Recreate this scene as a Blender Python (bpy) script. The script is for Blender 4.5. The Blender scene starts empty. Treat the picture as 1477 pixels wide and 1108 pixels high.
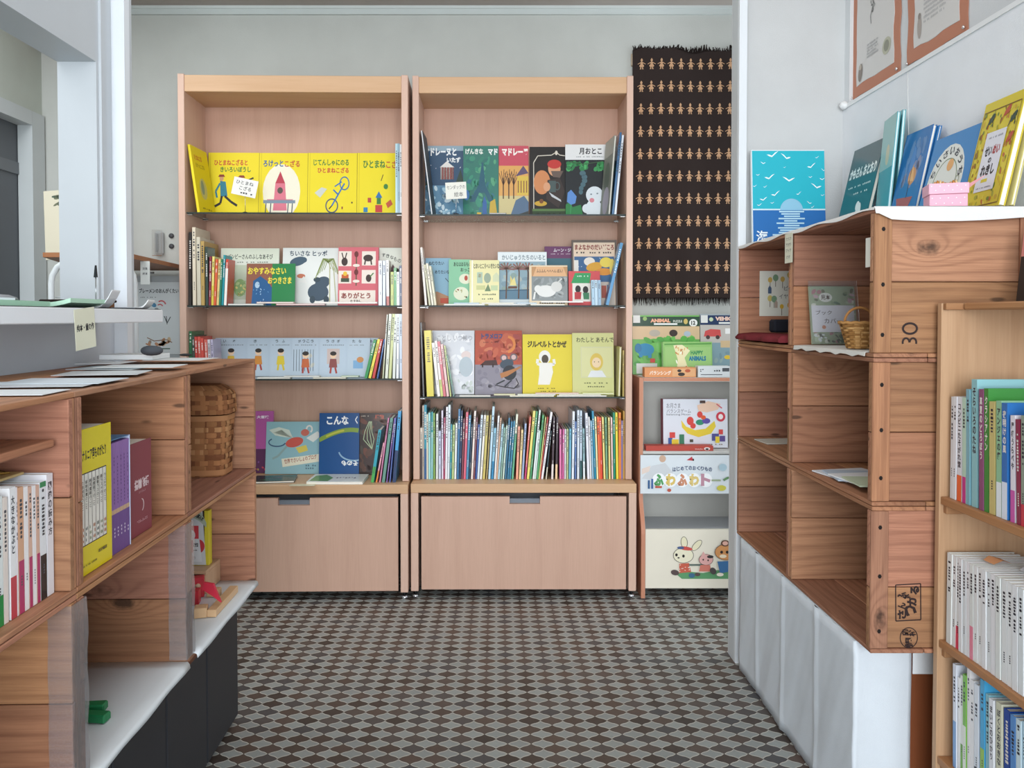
import bpy, math, random
from mathutils import Matrix, Vector
R = math.radians
random.seed(11)
SC = bpy.context.scene
COL = SC.collection

# ---------------------------------------------------------------- camera (a 27 mm view from hip height, lens shifted)
F = 1109.0; PX = 717.0; CAMZ = 1.13; PITCH = R(1.3)
CP, SP = math.cos(PITCH), math.sin(PITCH)
PY = 458.0 + F * math.tan(PITCH)
cam = bpy.data.cameras.new('camera'); cam_o = bpy.data.objects.new('camera', cam); COL.objects.link(cam_o)
cam.sensor_width = 36; cam.lens = 36 * F / 1477
cam.shift_x = (738.5 - PX) / 1477; cam.shift_y = (PY - 554) / 1477
cam.clip_start = 0.02
cam_o.location = (0, 0, CAMZ); cam_o.rotation_euler = (R(90) - PITCH, 0, 0)
SC.camera = cam_o

# ---------------------------------------------------------------- light and exposure
SC.view_settings.view_transform = 'Standard'; SC.view_settings.look = 'None'
SC.view_settings.gamma = 1; SC.view_settings.use_curve_mapping = False
SC.view_settings.exposure = EXPOSURE = 0.40
w = bpy.data.worlds.new('daylight'); SC.world = w; w.use_nodes = True
w.node_tree.nodes['Background'].inputs[0].default_value = (0.90, 0.95, 1.0, 1)
w.node_tree.nodes['Background'].inputs[1].default_value = 1.5
def area(name, loc, rot, sx, sy, power, col):
    l = bpy.data.lights.new(name, 'AREA'); l.shape = 'RECTANGLE'; l.size = sx; l.size_y = sy; l.energy = power; l.color = col
    o = bpy.data.objects.new(name, l); COL.objects.link(o); o.location = loc; o.rotation_euler = rot
    return o
area('shopfront_daylight', (0.1, -3.4, 1.5), (R(89), 0, 0), 4.0, 2.4, 205, (0.91, 0.955, 1.0))
area('ceiling_fill_back', (-0.15, 2.0, 2.47), (0, 0, 0), 1.7, 0.9, 5, (1.0, 0.98, 0.96))  # unseen fill light under the ceiling, added to brighten the back of the room
area('ceiling_fill_front', (0.1, 0.6, 2.47), (0, 0, 0), 1.2, 0.8, 4, (0.97, 0.98, 1.0))  # second added fill, no fixture there, lifts the side walls
area('side_room_fill', (-1.6, 2.1, 2.44), (0, 0, 0), 0.6, 0.9, 12, (0.96, 0.98, 1.0))  # added fill pointing down, brightens the side room behind the partition

# pixel helpers: where a photo pixel lies at a given distance
def kk(py): return (PY - py) / F
def zat(py, Y):
    k = kk(py); return CAMZ + Y * (k * CP - SP) / (CP + k * SP)
def xat(px, Y, Z=CAMZ): return (px - PX) / F * (Y * CP - (Z - CAMZ) * SP)
def yat(px, X, Z=CAMZ): return (F * X / (px - PX) + (Z - CAMZ) * SP) / CP
def yfl(py, Z):
    k = kk(py); return (Z - CAMZ) * (CP + k * SP) / (k * CP - SP)

# ---------------------------------------------------------------- materials
def lin(h, a=1.0):
    if not isinstance(h, str): return tuple(h[:3]) + (a,)
    h = h.lstrip('#'); o = []
    for i in (0, 2, 4):
        c = int(h[i:i+2], 16) / 255
        o.append(c / 12.92 if c <= 0.04045 else ((c + 0.055) / 1.055) ** 2.4)
    return (o[0], o[1], o[2], a)
class NT:
    def __init__(s, name, rough=0.6, spec=0.5):
        s.m = bpy.data.materials.new(name); s.m.use_nodes = True; s.t = s.m.node_tree; s.n = s.t.nodes; s.l = s.t.links
        s.b = s.n['Principled BSDF']; s.b.inputs['Roughness'].default_value = rough; s.b.inputs['Specular IOR Level'].default_value = spec
        s.out = s.n['Material Output']
    def node(s, typ, ins={}, **kw):
        n = s.n.new(typ)
        for k, v in kw.items(): setattr(n, k, v)
        for k, v in ins.items(): s.put(n.inputs[k], v)
        return n
    def put(s, sock, v):
        if isinstance(v, bpy.types.NodeSocket): s.l.new(v, sock)
        elif v is not None: sock.default_value = v
    def M(s, op, a, b=None, c=None):
        n = s.n.new('ShaderNodeMath'); n.operation = op
        for i, v in enumerate((a, b, c)):
            if v is not None: s.put(n.inputs[i], v)
        return n.outputs[0]
    def mix(s, f, a, b, blend='MIX'):
        n = s.n.new('ShaderNodeMix'); n.data_type = 'RGBA'; n.blend_type = blend
        s.put(n.inputs[0], f); s.put(n.inputs[6], a); s.put(n.inputs[7], b)
        return n.outputs[2]
    def ramp(s, f, stops):
        n = s.n.new('ShaderNodeValToRGB'); s.put(n.inputs[0], f); e = n.color_ramp.elements
        while len(e) < len(stops): e.new(0.5)
        for i, (p, c) in enumerate(stops): e[i].position = p; e[i].color = c
        return n.outputs[0]
    def bump(s, h, strength, dist=0.002):
        n = s.node('ShaderNodeBump', {'Height': h, 'Strength': strength, 'Distance': dist}); s.l.new(n.outputs[0], s.b.inputs['Normal'])
    def noise(s, vec, scale, detail=3, rough=0.5, dist=0.0):
        return s.node('ShaderNodeTexNoise', {'Vector': vec, 'Scale': scale, 'Detail': detail, 'Roughness': rough, 'Distortion': dist}).outputs[0]

def paint(name, rough=0.6, spec=0.4, bump=0.0, bscale=300, var=0.0):
    """colour comes from the mesh's own colour layer"""
    t = NT(name, rough, spec)
    a = t.node('ShaderNodeAttribute', attribute_name='col')
    c = a.outputs['Color']
    tc = t.node('ShaderNodeTexCoord').outputs['Object']
    if var:
        nz = t.noise(tc, 9, 4)
        c = t.mix(1.0, c, t.ramp(nz, [(0.3, (1-var, 1-var, 1-var, 1)), (0.7, (1, 1, 1, 1))]), 'MULTIPLY')
    t.put(t.b.inputs['Base Color'], c)
    if bump: t.bump(t.noise(tc, bscale, 3), bump)
    return t.m
M_PAPER = paint('printed_paper', 0.55, 0.4)
M_GLOSS = paint('laminated_cover', 0.24, 0.5)
M_PLASTER = paint('wall_plaster', 0.85, 0.2, 0.25, 260, 0.05)
M_PAINT = paint('satin_paint', 0.45, 0.4, 0.0, 200, 0.03)
M_METAL = paint('metal', 0.25, 0.6); M_METAL.node_tree.nodes['Principled BSDF'].inputs['Metallic'].default_value = 0.9
M_CLOTH = paint('woven_cloth', 0.9, 0.1, 0.35, 700, 0.06)
M_STONE = paint('stone', 0.7, 0.3, 0.3, 150, 0.2)

def wood(name, axis, light, dark, knots=True, fine=1.0, rough=0.6, contrast=1.0, ring=85.0):
    """grain runs along axis; the colour layer tints, its alpha shifts the figure plank by plank"""
    t = NT(name, rough, 0.35)
    a = t.node('ShaderNodeAttribute', attribute_name='col')
    tc = t.node('ShaderNodeTexCoord').outputs['Object']
    sh = t.M('MULTIPLY', a.outputs['Alpha'], 37.0)
    off = t.node('ShaderNodeCombineXYZ', {0: sh, 1: sh, 2: sh}).outputs[0]
    p = t.node('ShaderNodeVectorMath', {0: tc, 1: off}, operation='ADD').outputs[0]
    s = [1.0, 1.0, 1.0]; s[axis] = 0.13
    ps = t.node('ShaderNodeVectorMath', {0: p, 1: s}, operation='MULTIPLY').outputs[0]
    s3 = [1.0, 1.0, 1.0]; s3[axis] = 0.03
    pf = t.node('ShaderNodeVectorMath', {0: p, 1: s3}, operation='MULTIPLY').outputs[0]
    sep = t.node('ShaderNodeSeparateXYZ', {0: p})
    o = [i for i in range(3) if i != axis]
    across = t.M('ADD', sep.outputs[o[0]], sep.outputs[o[1]])
    big = t.noise(ps, 7.0, 3, 0.55)
    phase = t.M('ADD', t.M('MULTIPLY', across, ring), t.M('MULTIPLY', big, 5.0))
    dark_knot = None
    if knots:
        s2 = [1.0, 1.0, 1.0]; s2[axis] = 0.55
        pk = t.node('ShaderNodeVectorMath', {0: p, 1: s2}, operation='MULTIPLY').outputs[0]
        vo = t.node('ShaderNodeTexVoronoi', {'Vector': pk, 'Scale': 6.0}).outputs['Distance']
        ex = t.M('POWER', 2.718, t.M('MULTIPLY', vo, -9.0))
        phase = t.M('ADD', phase, t.M('MULTIPLY', ex, 14.0))
        kn = t.noise(p, 60, 3)
        dark_knot = t.ramp(t.M('ADD', vo, t.M('MULTIPLY', kn, 0.12)), [(0.10, (1, 1, 1, 1)), (0.165, (0, 0, 0, 1))])
    wv = t.M('MULTIPLY_ADD', t.M('SINE', t.M('MULTIPLY', phase, 3.0)), 0.5, 0.5)
    wv = t.M('POWER', wv, 3.0)
    fn = t.noise(pf, 320 * fine, 3, 0.6)
    f = t.M('ADD', t.M('MULTIPLY', wv, 0.30 * contrast), t.M('MULTIPLY', t.M('SUBTRACT', fn, 0.35), 1.1 * contrast))
    c = t.mix(t.M('MULTIPLY', f, 1.0), lin(light), lin(dark))
    # clamp factor
    if dark_knot is not None:
        c = t.mix(t.M('MULTIPLY', dark_knot, 0.85), c, lin('#2c1d17'))
        s4 = [1.0, 1.0, 1.0]; s4[axis] = 0.30
        p4_ = t.node('ShaderNodeVectorMath', {0: p, 1: s4}, operation='MULTIPLY').outputs[0]
        v2 = t.node('ShaderNodeTexVoronoi', {'Vector': p4_, 'Scale': 17.0}).outputs['Distance']
        c = t.mix(t.M('MULTIPLY', t.ramp(t.M('ADD', v2, t.M('MULTIPLY', t.noise(ps, 70, 2), 0.10)), [(0.10, (1, 1, 1, 1)), (0.15, (0, 0, 0, 1))]), 0.75), c, lin('#38241b'))
        bl = t.noise(ps, 3.1, 4, 0.6)
        c = t.mix(t.ramp(bl, [(0.42, (0, 0, 0, 1)), (0.75, (0.62, 0.62, 0.62, 1))]), c, lin('#5f4538'))
    c = t.mix(1.0, c, a.outputs['Color'], 'MULTIPLY')
    t.put(t.b.inputs['Base Color'], c)
    t.bump(f, 0.22, 0.0012)
    return t.m
CRL, CRD = '#bc886b', '#7c4e3b'
W_CR = [wood('crate_wood_%s' % 'xyz'[i], i, CRL, CRD) for i in range(3)]
W_BC_V = wood('beech_board_upright', 2, '#d8b6a3', '#bf9b88', knots=False, fine=1.0, rough=0.45, contrast=0.6, ring=16)
W_BC_H = wood('beech_board_level', 0, '#d3ad88', '#bd9067', knots=False, fine=0.7, rough=0.42, contrast=0.6, ring=16)
W_PI = [wood('pine_board_%s' % 'xyz'[i], i, '#cfae8e', '#ae8866', knots=False, fine=0.6, rough=0.5, contrast=0.8, ring=18) for i in range(3)]

def glass_mat(name, tint, gloss=0.12, cover=0.0, veil='#ffffff', rough=0.03):
    t = NT(name)
    tr = t.node('ShaderNodeBsdfTransparent', {'Color': lin(tint)})
    gl = t.node('ShaderNodeBsdfGlossy', {'Color': (1, 1, 1, 1), 'Roughness': rough})
    fr = t.node('ShaderNodeFresnel', {'IOR': 1.45}).outputs[0]
    mx = t.node('ShaderNodeMixShader', {0: t.M('ADD', t.M('MULTIPLY', fr, 0.9), gloss * 0.3), 1: tr.outputs[0], 2: gl.outputs[0]})
    if cover:
        df = t.node('ShaderNodeBsdfDiffuse', {'Color': lin(veil)})
        mx = t.node('ShaderNodeMixShader', {0: cover, 1: mx.outputs[0], 2: df.outputs[0]})
    t.l.new(mx.outputs[0], t.out.inputs['Surface'])
    return t.m
M_GLASS = glass_mat('shelf_glass', '#cfdcd0')
M_FILM = glass_mat('clear_plastic_film', '#f4f4f6', 0.25, 0.16, '#d9dade', 0.18)
M_BAG = glass_mat('clear_plastic_bag', '#fafafa', 0.3, 0.05, '#ffffff', 0.1)

def floor_mat():
    t = NT('lantern_tile_floor', 0.38, 0.5)
    tc = t.node('ShaderNodeTexCoord').outputs['Object']
    sep = t.node('ShaderNodeSeparateXYZ', {0: tc})
    A, B = 0.0622, 0.0468
    u = t.M('DIVIDE', t.M('ADD', sep.outputs[0], 0.003), A); v = t.M('DIVIDE', sep.outputs[1], B)
    ur = t.M('ROUND', u); vr = t.M('ROUND', v)
    au = t.M('ABSOLUTE', t.M('SUBTRACT', u, ur)); av = t.M('ABSOLUTE', t.M('SUBTRACT', v, vr))
    e = t.M('ADD', t.M('SUBTRACT', 0.5, au), t.M('MULTIPLY', t.M('SINE', t.M('MULTIPLY', au, 4 * math.pi)), -0.040))
    d = t.M('SUBTRACT', e, av)                     # >0 inside a light tile
    d = t.M('SUBTRACT', d, 0.012); light = t.M('GREATER_THAN', d, 0.0)
    # one id per tile
    uf = t.M('ADD', t.M('FLOOR', u), 0.5); vf = t.M('ADD', t.M('FLOOR', v), 0.5)
    cu = t.mix(light, uf, ur); cv = t.mix(light, vf, vr)
    vec = t.node('ShaderNodeCombineXYZ', {0: cu, 1: cv, 2: light}).outputs[0]
    wn = t.node('ShaderNodeTexWhiteNoise', {0: vec}); wn.noise_dimensions = '3D'
    rnd = wn.outputs[0]
    lc = t.mix(rnd, lin('#8f9593'), lin('#9ba19e'))
    ns = t.noise(tc, 55, 4, 0.6)
    lc = t.mix(t.M('MULTIPLY', ns, 0.35), lc, lin('#7d8280'))
    rim = t.ramp(d, [(0.05, (1, 1, 1, 1)), (0.10, (0, 0, 0, 1))])
    lc = t.mix(t.M('MULTIPLY', rim, 0.75), lc, lin('#c9c5ba'))
    dc = t.ramp(rnd, [(0.0, lin('#3f3732')), (0.35, lin('#5a4b43')), (0.7, lin('#574f4b')), (1.0, lin('#4a4a4c'))])
    c = t.mix(light, dc, lc)
    g = t.M('LESS_THAN', t.M('ABSOLUTE', t.M('ADD', d, 0.022)), 0.018)
    c = t.mix(g, c, lin('#332e2b'))
    t.put(t.b.inputs['Base Color'], c)
    t.put(t.b.inputs['Roughness'], t.M('ADD', 0.36, t.M('MULTIPLY', ns, 0.2)))
    t.bump(t.M('SUBTRACT', 1.0, g), 0.25, 0.001)
    return t.m

# ---------------------------------------------------------------- mesh builder
class G:
    def __init__(s, mats=None):
        s.v = []; s.f = []; s.c = []; s.mi = []; s.M = Matrix(); s.mats = mats or [M_PAPER]; s.k = 0; s.smooth = []
    def add(s, vs, fs, col, m=0, a=None, smooth=False):
        b = len(s.v); M = s.M
        s.v += [tuple(M @ Vector(p)) for p in vs]
        c = lin(col); c = (c[0], c[1], c[2], random.random() if a is None else a)
        for f in fs: s.f.append([b + i for i in f]); s.c.append(c); s.mi.append(m); s.smooth.append(smooth)
    def box(s, x0, y0, z0, x1, y1, z1, col='#ffffff', m=0):
        if x1 < x0: x0, x1 = x1, x0
        if y1 < y0: y0, y1 = y1, y0
        if z1 < z0: z0, z1 = z1, z0
        s.add([(x0,y0,z0),(x1,y0,z0),(x1,y1,z0),(x0,y1,z0),(x0,y0,z1),(x1,y0,z1),(x1,y1,z1),(x0,y1,z1)],
              [(3,2,1,0),(4,5,6,7),(0,1,5,4),(1,2,6,5),(2,3,7,6),(3,0,4,7)], col, m)
        return s
    def bbox(s, x0, y0, z0, x1, y1, z1, col='#ffffff', m=0, r=0.003):
        """box with chamfered edges"""
        if x1 < x0: x0, x1 = x1, x0
        if y1 < y0: y0, y1 = y1, y0
        if z1 < z0: z0, z1 = z1, z0
        r = min(r, (x1-x0)*.45, (y1-y0)*.45, (z1-z0)*.45)
        vs = []
        for ix, X in ((1, x0), (-1, x1)):
            for iy, Yv in ((1, y0), (-1, y1)):
                for iz, Z in ((1, z0), (-1, z1)):
                    vs += [(X, Yv+iy*r, Z+iz*r), (X+ix*r, Yv, Z+iz*r), (X+ix*r, Yv+iy*r, Z)]
        def q(i, j, k, w): return ((i*2+j)*2+k)*3+w
        fs = [(q(0,0,0,0),q(0,0,1,0),q(0,1,1,0),q(0,1,0,0)), (q(1,0,0,0),q(1,1,0,0),q(1,1,1,0),q(1,0,1,0)),
              (q(0,0,0,1),q(1,0,0,1),q(1,0,1,1),q(0,0,1,1)), (q(0,1,0,1),q(0,1,1,1),q(1,1,1,1),q(1,1,0,1)),
              (q(0,0,0,2),q(0,1,0,2),q(1,1,0,2),q(1,0,0,2)), (q(0,0,1,2),q(1,0,1,2),q(1,1,1,2),q(0,1,1,2))]
        for k in (0,1):
            for j in (0,1): fs.append((q(0,j,k,1),q(1,j,k,1),q(1,j,k,2),q(0,j,k,2)))
            for i in (0,1): fs.append((q(i,0,k,0),q(i,1,k,0),q(i,1,k,2),q(i,0,k,2)))
        for i in (0,1):
            for j in (0,1): fs.append((q(i,j,0,0),q(i,j,1,0),q(i,j,1,1),q(i,j,0,1)))
        for i in (0,1):
            for j in (0,1):
                for k in (0,1): fs.append((q(i,j,k,0),q(i,j,k,1),q(i,j,k,2)))
        s.add(vs, fs, col, m); return s
    def poly(s, pts, col, m=0): s.add(pts, [tuple(range(len(pts)))], col, m); return s
    def prism(s, pts, axis, a, b, col, m=0):
        """pts: 2-D outline in the two other axes, extruded from a to b"""
        def P(p, t):
            q = list(p); q.insert(axis, t); return tuple(q)
        n = len(pts)
        vs = [P(p, a) for p in pts] + [P(p, b) for p in pts]
        s.add(vs, [tuple(range(n))[::-1], tuple(range(n, 2*n))] + [(i, (i+1) % n, n+(i+1) % n, n+i) for i in range(n)], col, m)
        return s
    def tube(s, path, r, col, m=0, n=8, closed=False):
        P = [Vector(p) for p in path]; k = len(P); vs = []; fs = []
        rr = r if isinstance(r, (list, tuple)) else [r]*k
        up = Vector((0, 0, 1)); prev = None
        for i, p in enumerate(P):
            d = (P[(i+1) % k] - P[i-1]) if closed else (P[min(i+1, k-1)] - P[max(i-1, 0)])
            d.normalize()
            a = prev - d * prev.dot(d) if prev is not None else (up if abs(d.dot(up)) < .9 else Vector((1, 0, 0))).cross(d)
            a.normalize(); prev = a; b = d.cross(a)
            for j in range(n):
                t = 2*math.pi*j/n; vs.append(tuple(p + a*math.cos(t)*rr[i] + b*math.sin(t)*rr[i]))
        for i in range(k if closed else k-1):
            for j in range(n):
                i2 = (i+1) % k
                fs.append((i*n+j, i*n+(j+1) % n, i2*n+(j+1) % n, i2*n+j))
        if not closed: fs += [tuple(range(n))[::-1], tuple(range((k-1)*n, k*n))]
        s.add(vs, fs, col, m, smooth=True); return s
    def lathe(s, prof, cx, cy, col, m=0, n=24, sx=1, sy=1, p=2.0):
        vs = []; fs = []
        for (r, z) in prof:
            for j in range(n):
                t = 2*math.pi*j/n; c, q = math.cos(t), math.sin(t)
                e = 2.0/p
                vs.append((cx + r*sx*math.copysign(abs(c)**e, c), cy + r*sy*math.copysign(abs(q)**e, q), z))
        k = len(prof)
        for i in range(k-1):
            for j in range(n): fs.append((i*n+j, i*n+(j+1) % n, (i+1)*n+(j+1) % n, (i+1)*n+j))
        fs += [tuple(range(n))[::-1], tuple(range((k-1)*n, k*n))]
        s.add(vs, fs, col, m, smooth=True); return s
    def build(s, name, parent=None):
        me = bpy.data.meshes.new(name); me.from_pydata(s.v, [], s.f)
        for mt in s.mats: me.materials.append(mt)
        me.polygons.foreach_set('material_index', s.mi)
        me.polygons.foreach_set('use_smooth', s.smooth)
        at = me.color_attributes.new('col', 'FLOAT_COLOR', 'CORNER')
        buf = []
        for p, c in zip(s.f, s.c): buf += list(c) * len(p)
        at.data.foreach_set('color', buf)
        me.update()
        o = bpy.data.objects.new(name, me); COL.objects.link(o)
        if parent is not None: o.parent = parent
        return o
def tag(o, label=None, cat=None, group=None, kind=None):
    if label: o['label'] = label
    if cat: o['category'] = cat
    if group: o['group'] = group
    if kind: o['kind'] = kind
    return o
def empty(name, label, cat, loc=(0, 0, 0), yaw=0, group=None):
    o = bpy.data.objects.new(name, None); COL.objects.link(o); o.location = loc; o.rotation_euler = (0, 0, yaw)
    o.empty_display_size = 0.05
    return tag(o, label, cat, group)
def struct(o): o['kind'] = 'structure'; return o

# ---------------------------------------------------------------- lettering
_tc = {}
def glyphs(sx, bold=0.0):
    key = (sx, bold)
    if key not in _tc:
        c = bpy.data.curves.new('lettering', 'FONT'); c.body = sx; c.resolution_u = 1 if len(sx) > 14 else 2; c.offset = bold
        o = bpy.data.objects.new('lettering', c); m = o.to_mesh()
        vs = [(v.co.x, v.co.y) for v in m.vertices]; fs = [tuple(p.vertices) for p in m.polygons]
        o.to_mesh_clear(); bpy.data.objects.remove(o); bpy.data.curves.remove(c)
        if not vs: vs = [(0, 0), (1, 1)]; fs = []
        xs = [v[0] for v in vs]; ys = [v[1] for v in vs]
        _tc[key] = (vs, fs, min(xs), min(ys), max(xs)-min(xs) or 1e-6, max(ys)-min(ys) or 1e-6)
    return _tc[key]

class Cover:
    """draws on the face at depth y=yf, facing -y, of a w x h sheet; coordinates run over the rectangle (x0,y0)-(x1,y1), y down"""
    def __init__(s, g, w, h, rect, yf=0.0, ox=0.0, oz=0.0, step=0.00006, m=0):
        s.g = g; s.w = w; s.h = h; s.r = rect; s.yf = yf; s.ox = ox; s.oz = oz; s.k = 1; s.step = step; s.m = m
    def p(s, x, y):
        x0, y0, x1, y1 = s.r
        u = min(max((x-x0)/(x1-x0), 0.0), 1.0); v = min(max((y1-y)/(y1-y0), 0.0), 1.0)
        return (s.ox + u*s.w, s.yf - s.k*s.step, s.oz + v*s.h)
    def poly(s, pts, col, up=True):
        if up: s.k += 1
        s.g.add([s.p(*q) for q in pts], [tuple(range(len(pts)))], col, s.m); return s
    def rect(s, x0, y0, x1, y1, col, up=True): return s.poly([(x0, y1), (x1, y1), (x1, y0), (x0, y0)], col, up)
    def ell(s, x, y, rx, ry, col, up=True, n=22, a0=0, a1=360, rot=0):
        pts = []; full = abs(a1-a0) >= 360
        for i in range(n + (0 if full else 1)):
            t = R(a0 + (a1-a0)*i/n); dx, dy = math.cos(t)*rx, -math.sin(t)*ry
            c, q = math.cos(R(rot)), math.sin(R(rot)); pts.append((x+dx*c-dy*q, y+dx*q+dy*c))
        return s.poly(pts, col, up)
    def line(s, pts, wd, col, up=True):
        if up: s.k += 1
        for (a, b), (c, d) in zip(pts, pts[1:]):
            L = math.hypot(c-a, d-b) or 1e-6; nx, ny = -(d-b)/L*wd/2, (c-a)/L*wd/2
            s.poly([(a+nx, b+ny), (c+nx, d+ny), (c-nx, d-ny), (a-nx, b-ny)], col, False)
        return s
    def ring(s, x, y, rx, ry, wd, col, a0=0, a1=360, n=24):
        return s.line([(x+rx*math.cos(R(a0+(a1-a0)*i/n)), y-ry*math.sin(R(a0+(a1-a0)*i/n))) for i in range(n+1)], wd, col)
    def T(s, tx, x0, y0, x1, y1, col, bold=0.02, rot=0, up=True):
        vs, fs, mx, my, W, H = glyphs(tx, bold)
        if up: s.k += 1
        if tx.strip('一ー- ') == '': y0 = (y0+y1)/2 - 0.08*(y1-y0); y1 = y0 + 0.16*(y1-y0)
        cx, cy = (x0+x1)/2, (y0+y1)/2; c, q = math.cos(R(rot)), math.sin(R(rot)); out = []
        for (a, b) in vs:
            dx = x0 + (a-mx)/W*(x1-x0) - cx; dy = y1 - (b-my)/H*(y1-y0) - cy
            out.append(s.p(cx+dx*c-dy*q, cy+dx*q+dy*c))
        s.g.add(out, fs, col, s.m); return s
    def V(s, tx, x0, y0, x1, y1, col, bold=0.02):
        """vertical lettering"""
        s.k += 1; n = len(tx); st = (y1-y0)/n
        for i, ch in enumerate(tx):
            if ch == ' ': continue
            if ch == 'ー': s.rect((x0+x1)/2-(x1-x0)*.05, y0+st*(i+.1), (x0+x1)/2+(x1-x0)*.05, y0+st*(i+.9), col, False); continue
            vs, fs, mx, my, W, H = glyphs(ch, bold)
            cw = (x1-x0)*min(W/0.9, 1); chh = st*0.88*min(H/0.85, 1)
            if ch in 'っゃゅょッャュョ・': cw *= .75; chh *= .75
            cx, cy = (x0+x1)/2, y0+st*(i+.5)
            s.g.add([s.p(cx+((a-mx)/W-.5)*cw, cy-((b-my)/H-.5)*chh) for a, b in vs], fs, col, s.m)
        return s
    def marks(s, x0, y0, x1, y1, col, n=8, rows=1, seed=1, fill=0.65):
        """small print too fine to read: a run of tiny strokes"""
        s.k += 1; rn = random.Random(seed); st = (x1-x0)/n; rh = (y1-y0)/rows
        for r_ in range(rows):
            for i in range(n):
                if rn.random() < .12: continue
                a = x0+st*i; b = y0+rh*r_
                s.poly([(a, b+rh*.75), (a+st*fill, b+rh*.75), (a+st*fill, b+rh*rn.uniform(.05, .35)), (a, b+rh*rn.uniform(.05, .35))], col, False)
        return s
    def scatter(s, x0, y0, x1, y1, cols, n, r0, r1, seed=3):
        rn = random.Random(seed); s.k += 1
        for i in range(n):
            x = rn.uniform(x0, x1); y = rn.uniform(y0, y1); rx = rn.uniform(r0, r1); ry = rn.uniform(r0, r1)*.6
            if i % 12 == 11: s.k += 1
            s.ell(min(max(x, x0+rx), x1-rx), min(max(y, y0+rx), y1-rx), rx, ry, rn.choice(cols), False, 8, rot=rn.uniform(0, 180))
        return s

def settle(o, loc, yaw=0, tilt=0, roll=0, lift=True, extra=()):
    """stand o at loc: yaw about z, tilt leans its top backwards, roll leans it to the viewer's right; rests on loc.z"""
    Mr = Matrix.Rotation(yaw, 4, 'Z') @ Matrix.Rotation(-tilt, 4, 'X') @ Matrix.Rotation(roll, 4, 'Y')
    mz = 0
    if lift:
        mz = min((Mr @ v.co).z for v in o.data.vertices)
    o.matrix_world = Matrix.Translation((loc[0], loc[1], loc[2] - mz + 0.0004)) @ Mr
    return o
PAGE = '#efebdf'
def cover_book(name, label, w, h, t, col, art, rect=(0, 0, 100, 100), cat='book', group=None, gloss=False, page=PAGE, back=None, spine=None, cover_mat=None):
    """a book seen from its front cover: cover mesh with a page block as its part"""
    b = min(0.0018, t*.3); g = G([M_GLOSS if gloss else M_PAPER])
    g.box(0, 0, 0, w, b, h, col); g.box(0, t-b, 0, w, t, h, back or col); g.box(0, b, 0, b, t-b, h, spine or col)
    if art: art(Cover(g, w, h, rect))
    o = g.build(name); tag(o, label, cat, group)
    p = G([M_PAPER]); e = min(.0025, w*.02)
    p.box(b+.0001, b+.0001, e, w-e, t-b-.0001, h-e, page); p.build('pages', o)
    return o
def spine_book(name, label, t, h, d, col, art=None, group=None, gloss=True, page=PAGE, cat='book', low=None, frac=0, seed=0, txt=None, txtcol='#333333', capcol=None):
    """a book seen from its spine: spine and boards, page block inside"""
    b = min(0.0013, t*.22); g = G([M_GLOSS if gloss else M_PAPER])
    g.box(0, 0, 0, t, b, h, col); g.box(0, b, 0, b, d, h, col); g.box(t-b, b, 0, t, d, h, col)
    c = Cover(g, t, h, (0, 0, 100, 1000), step=.0001)
    if low: c.rect(0, 1000*(1-frac), 100, 1000, low)
    if capcol: c.rect(0, 0, 100, 45, capcol)
    if art: art(c)
    elif txt: c.V(txt, 20, 60, 80, 60+min(len(txt)*75, 620), txtcol, .03)
    else:
        rn = random.Random(seed); n = rn.randint(6, 13); y = rn.randint(50, 120)
        c.k += 1
        for i in range(n):
            hh = rn.randint(16, 26); x0 = rn.randint(26, 36)
            if rn.random() > .15:
                c.rect(x0, y, 100-x0, y+hh, txtcol, False)
                if hh > 20: c.rect(x0-6, y+hh*.4, 100-x0+6, y+hh*.6, txtcol, False)
            y += hh + rn.randint(7, 14)
        if rn.random() > .4:
            y = 700
            for i in range(rn.randint(3, 6)): c.rect(40, y, 62, y+14, txtcol, False); y += 22
    o = g.build(name); tag(o, label, cat, group)
    p = G([M_PAPER]); p.box(b+.0001, b+.0001, .002, t-b-.0001, d-.003, h-.002, page); p.build('pages', o)
    return o
def lum(c):
    a = lin(c); return .2*a[0]+.7*a[1]+.1*a[2]
HUES = [('#ffffff','white'),('#dcdcdc','pale grey'),('#222222','black'),('#5b5b60','dark grey'),('#e0493c','red'),('#ee7d3c','orange'),('#f0a58a','salmon'),('#f0e04a','yellow'),('#e8dda0','pale yellow'),('#efe4cf','cream'),
        ('#c9a04a','ochre'),('#8a5a3a','brown'),('#7fb050','green'),('#2c9070','deep green'),('#a8cfa8','pale green'),('#2a93ab','teal'),('#9fd8d8','pale turquoise'),('#2b5f9e','blue'),('#1f3057','navy'),('#a8c8e8','light blue'),
        ('#c9cfe6','pale lilac'),('#8a7aa8','purple'),('#e27bb0','pink'),('#f4cfd0','pale pink'),('#a83a62','crimson'),('#5a2a38','maroon')]
def hue(c):
    a = lin(c); f = lambda v: v**.4545
    return min(HUES, key=lambda h: sum((f(lin(h[0])[i])-f(a[i]))**2 for i in range(3)))[1]
ORD = ['first','second','third','fourth','fifth','sixth','seventh','eighth','ninth','tenth','eleventh','twelfth','thirteenth','fourteenth','fifteenth','sixteenth','seventeenth','eighteenth','nineteenth','twentieth']
def ordn(n):
    n -= 1
    if n < 20: return ORD[n]
    tens = ['twenty','thirty','forty','fifty','sixty','seventy','eighty','ninety']
    n += 1; t, u = divmod(n, 10)
    if u == 0: return tens[t-2][:-1]+'ieth'
    return tens[t-2]+'-'+ORD[u-1]
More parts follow.
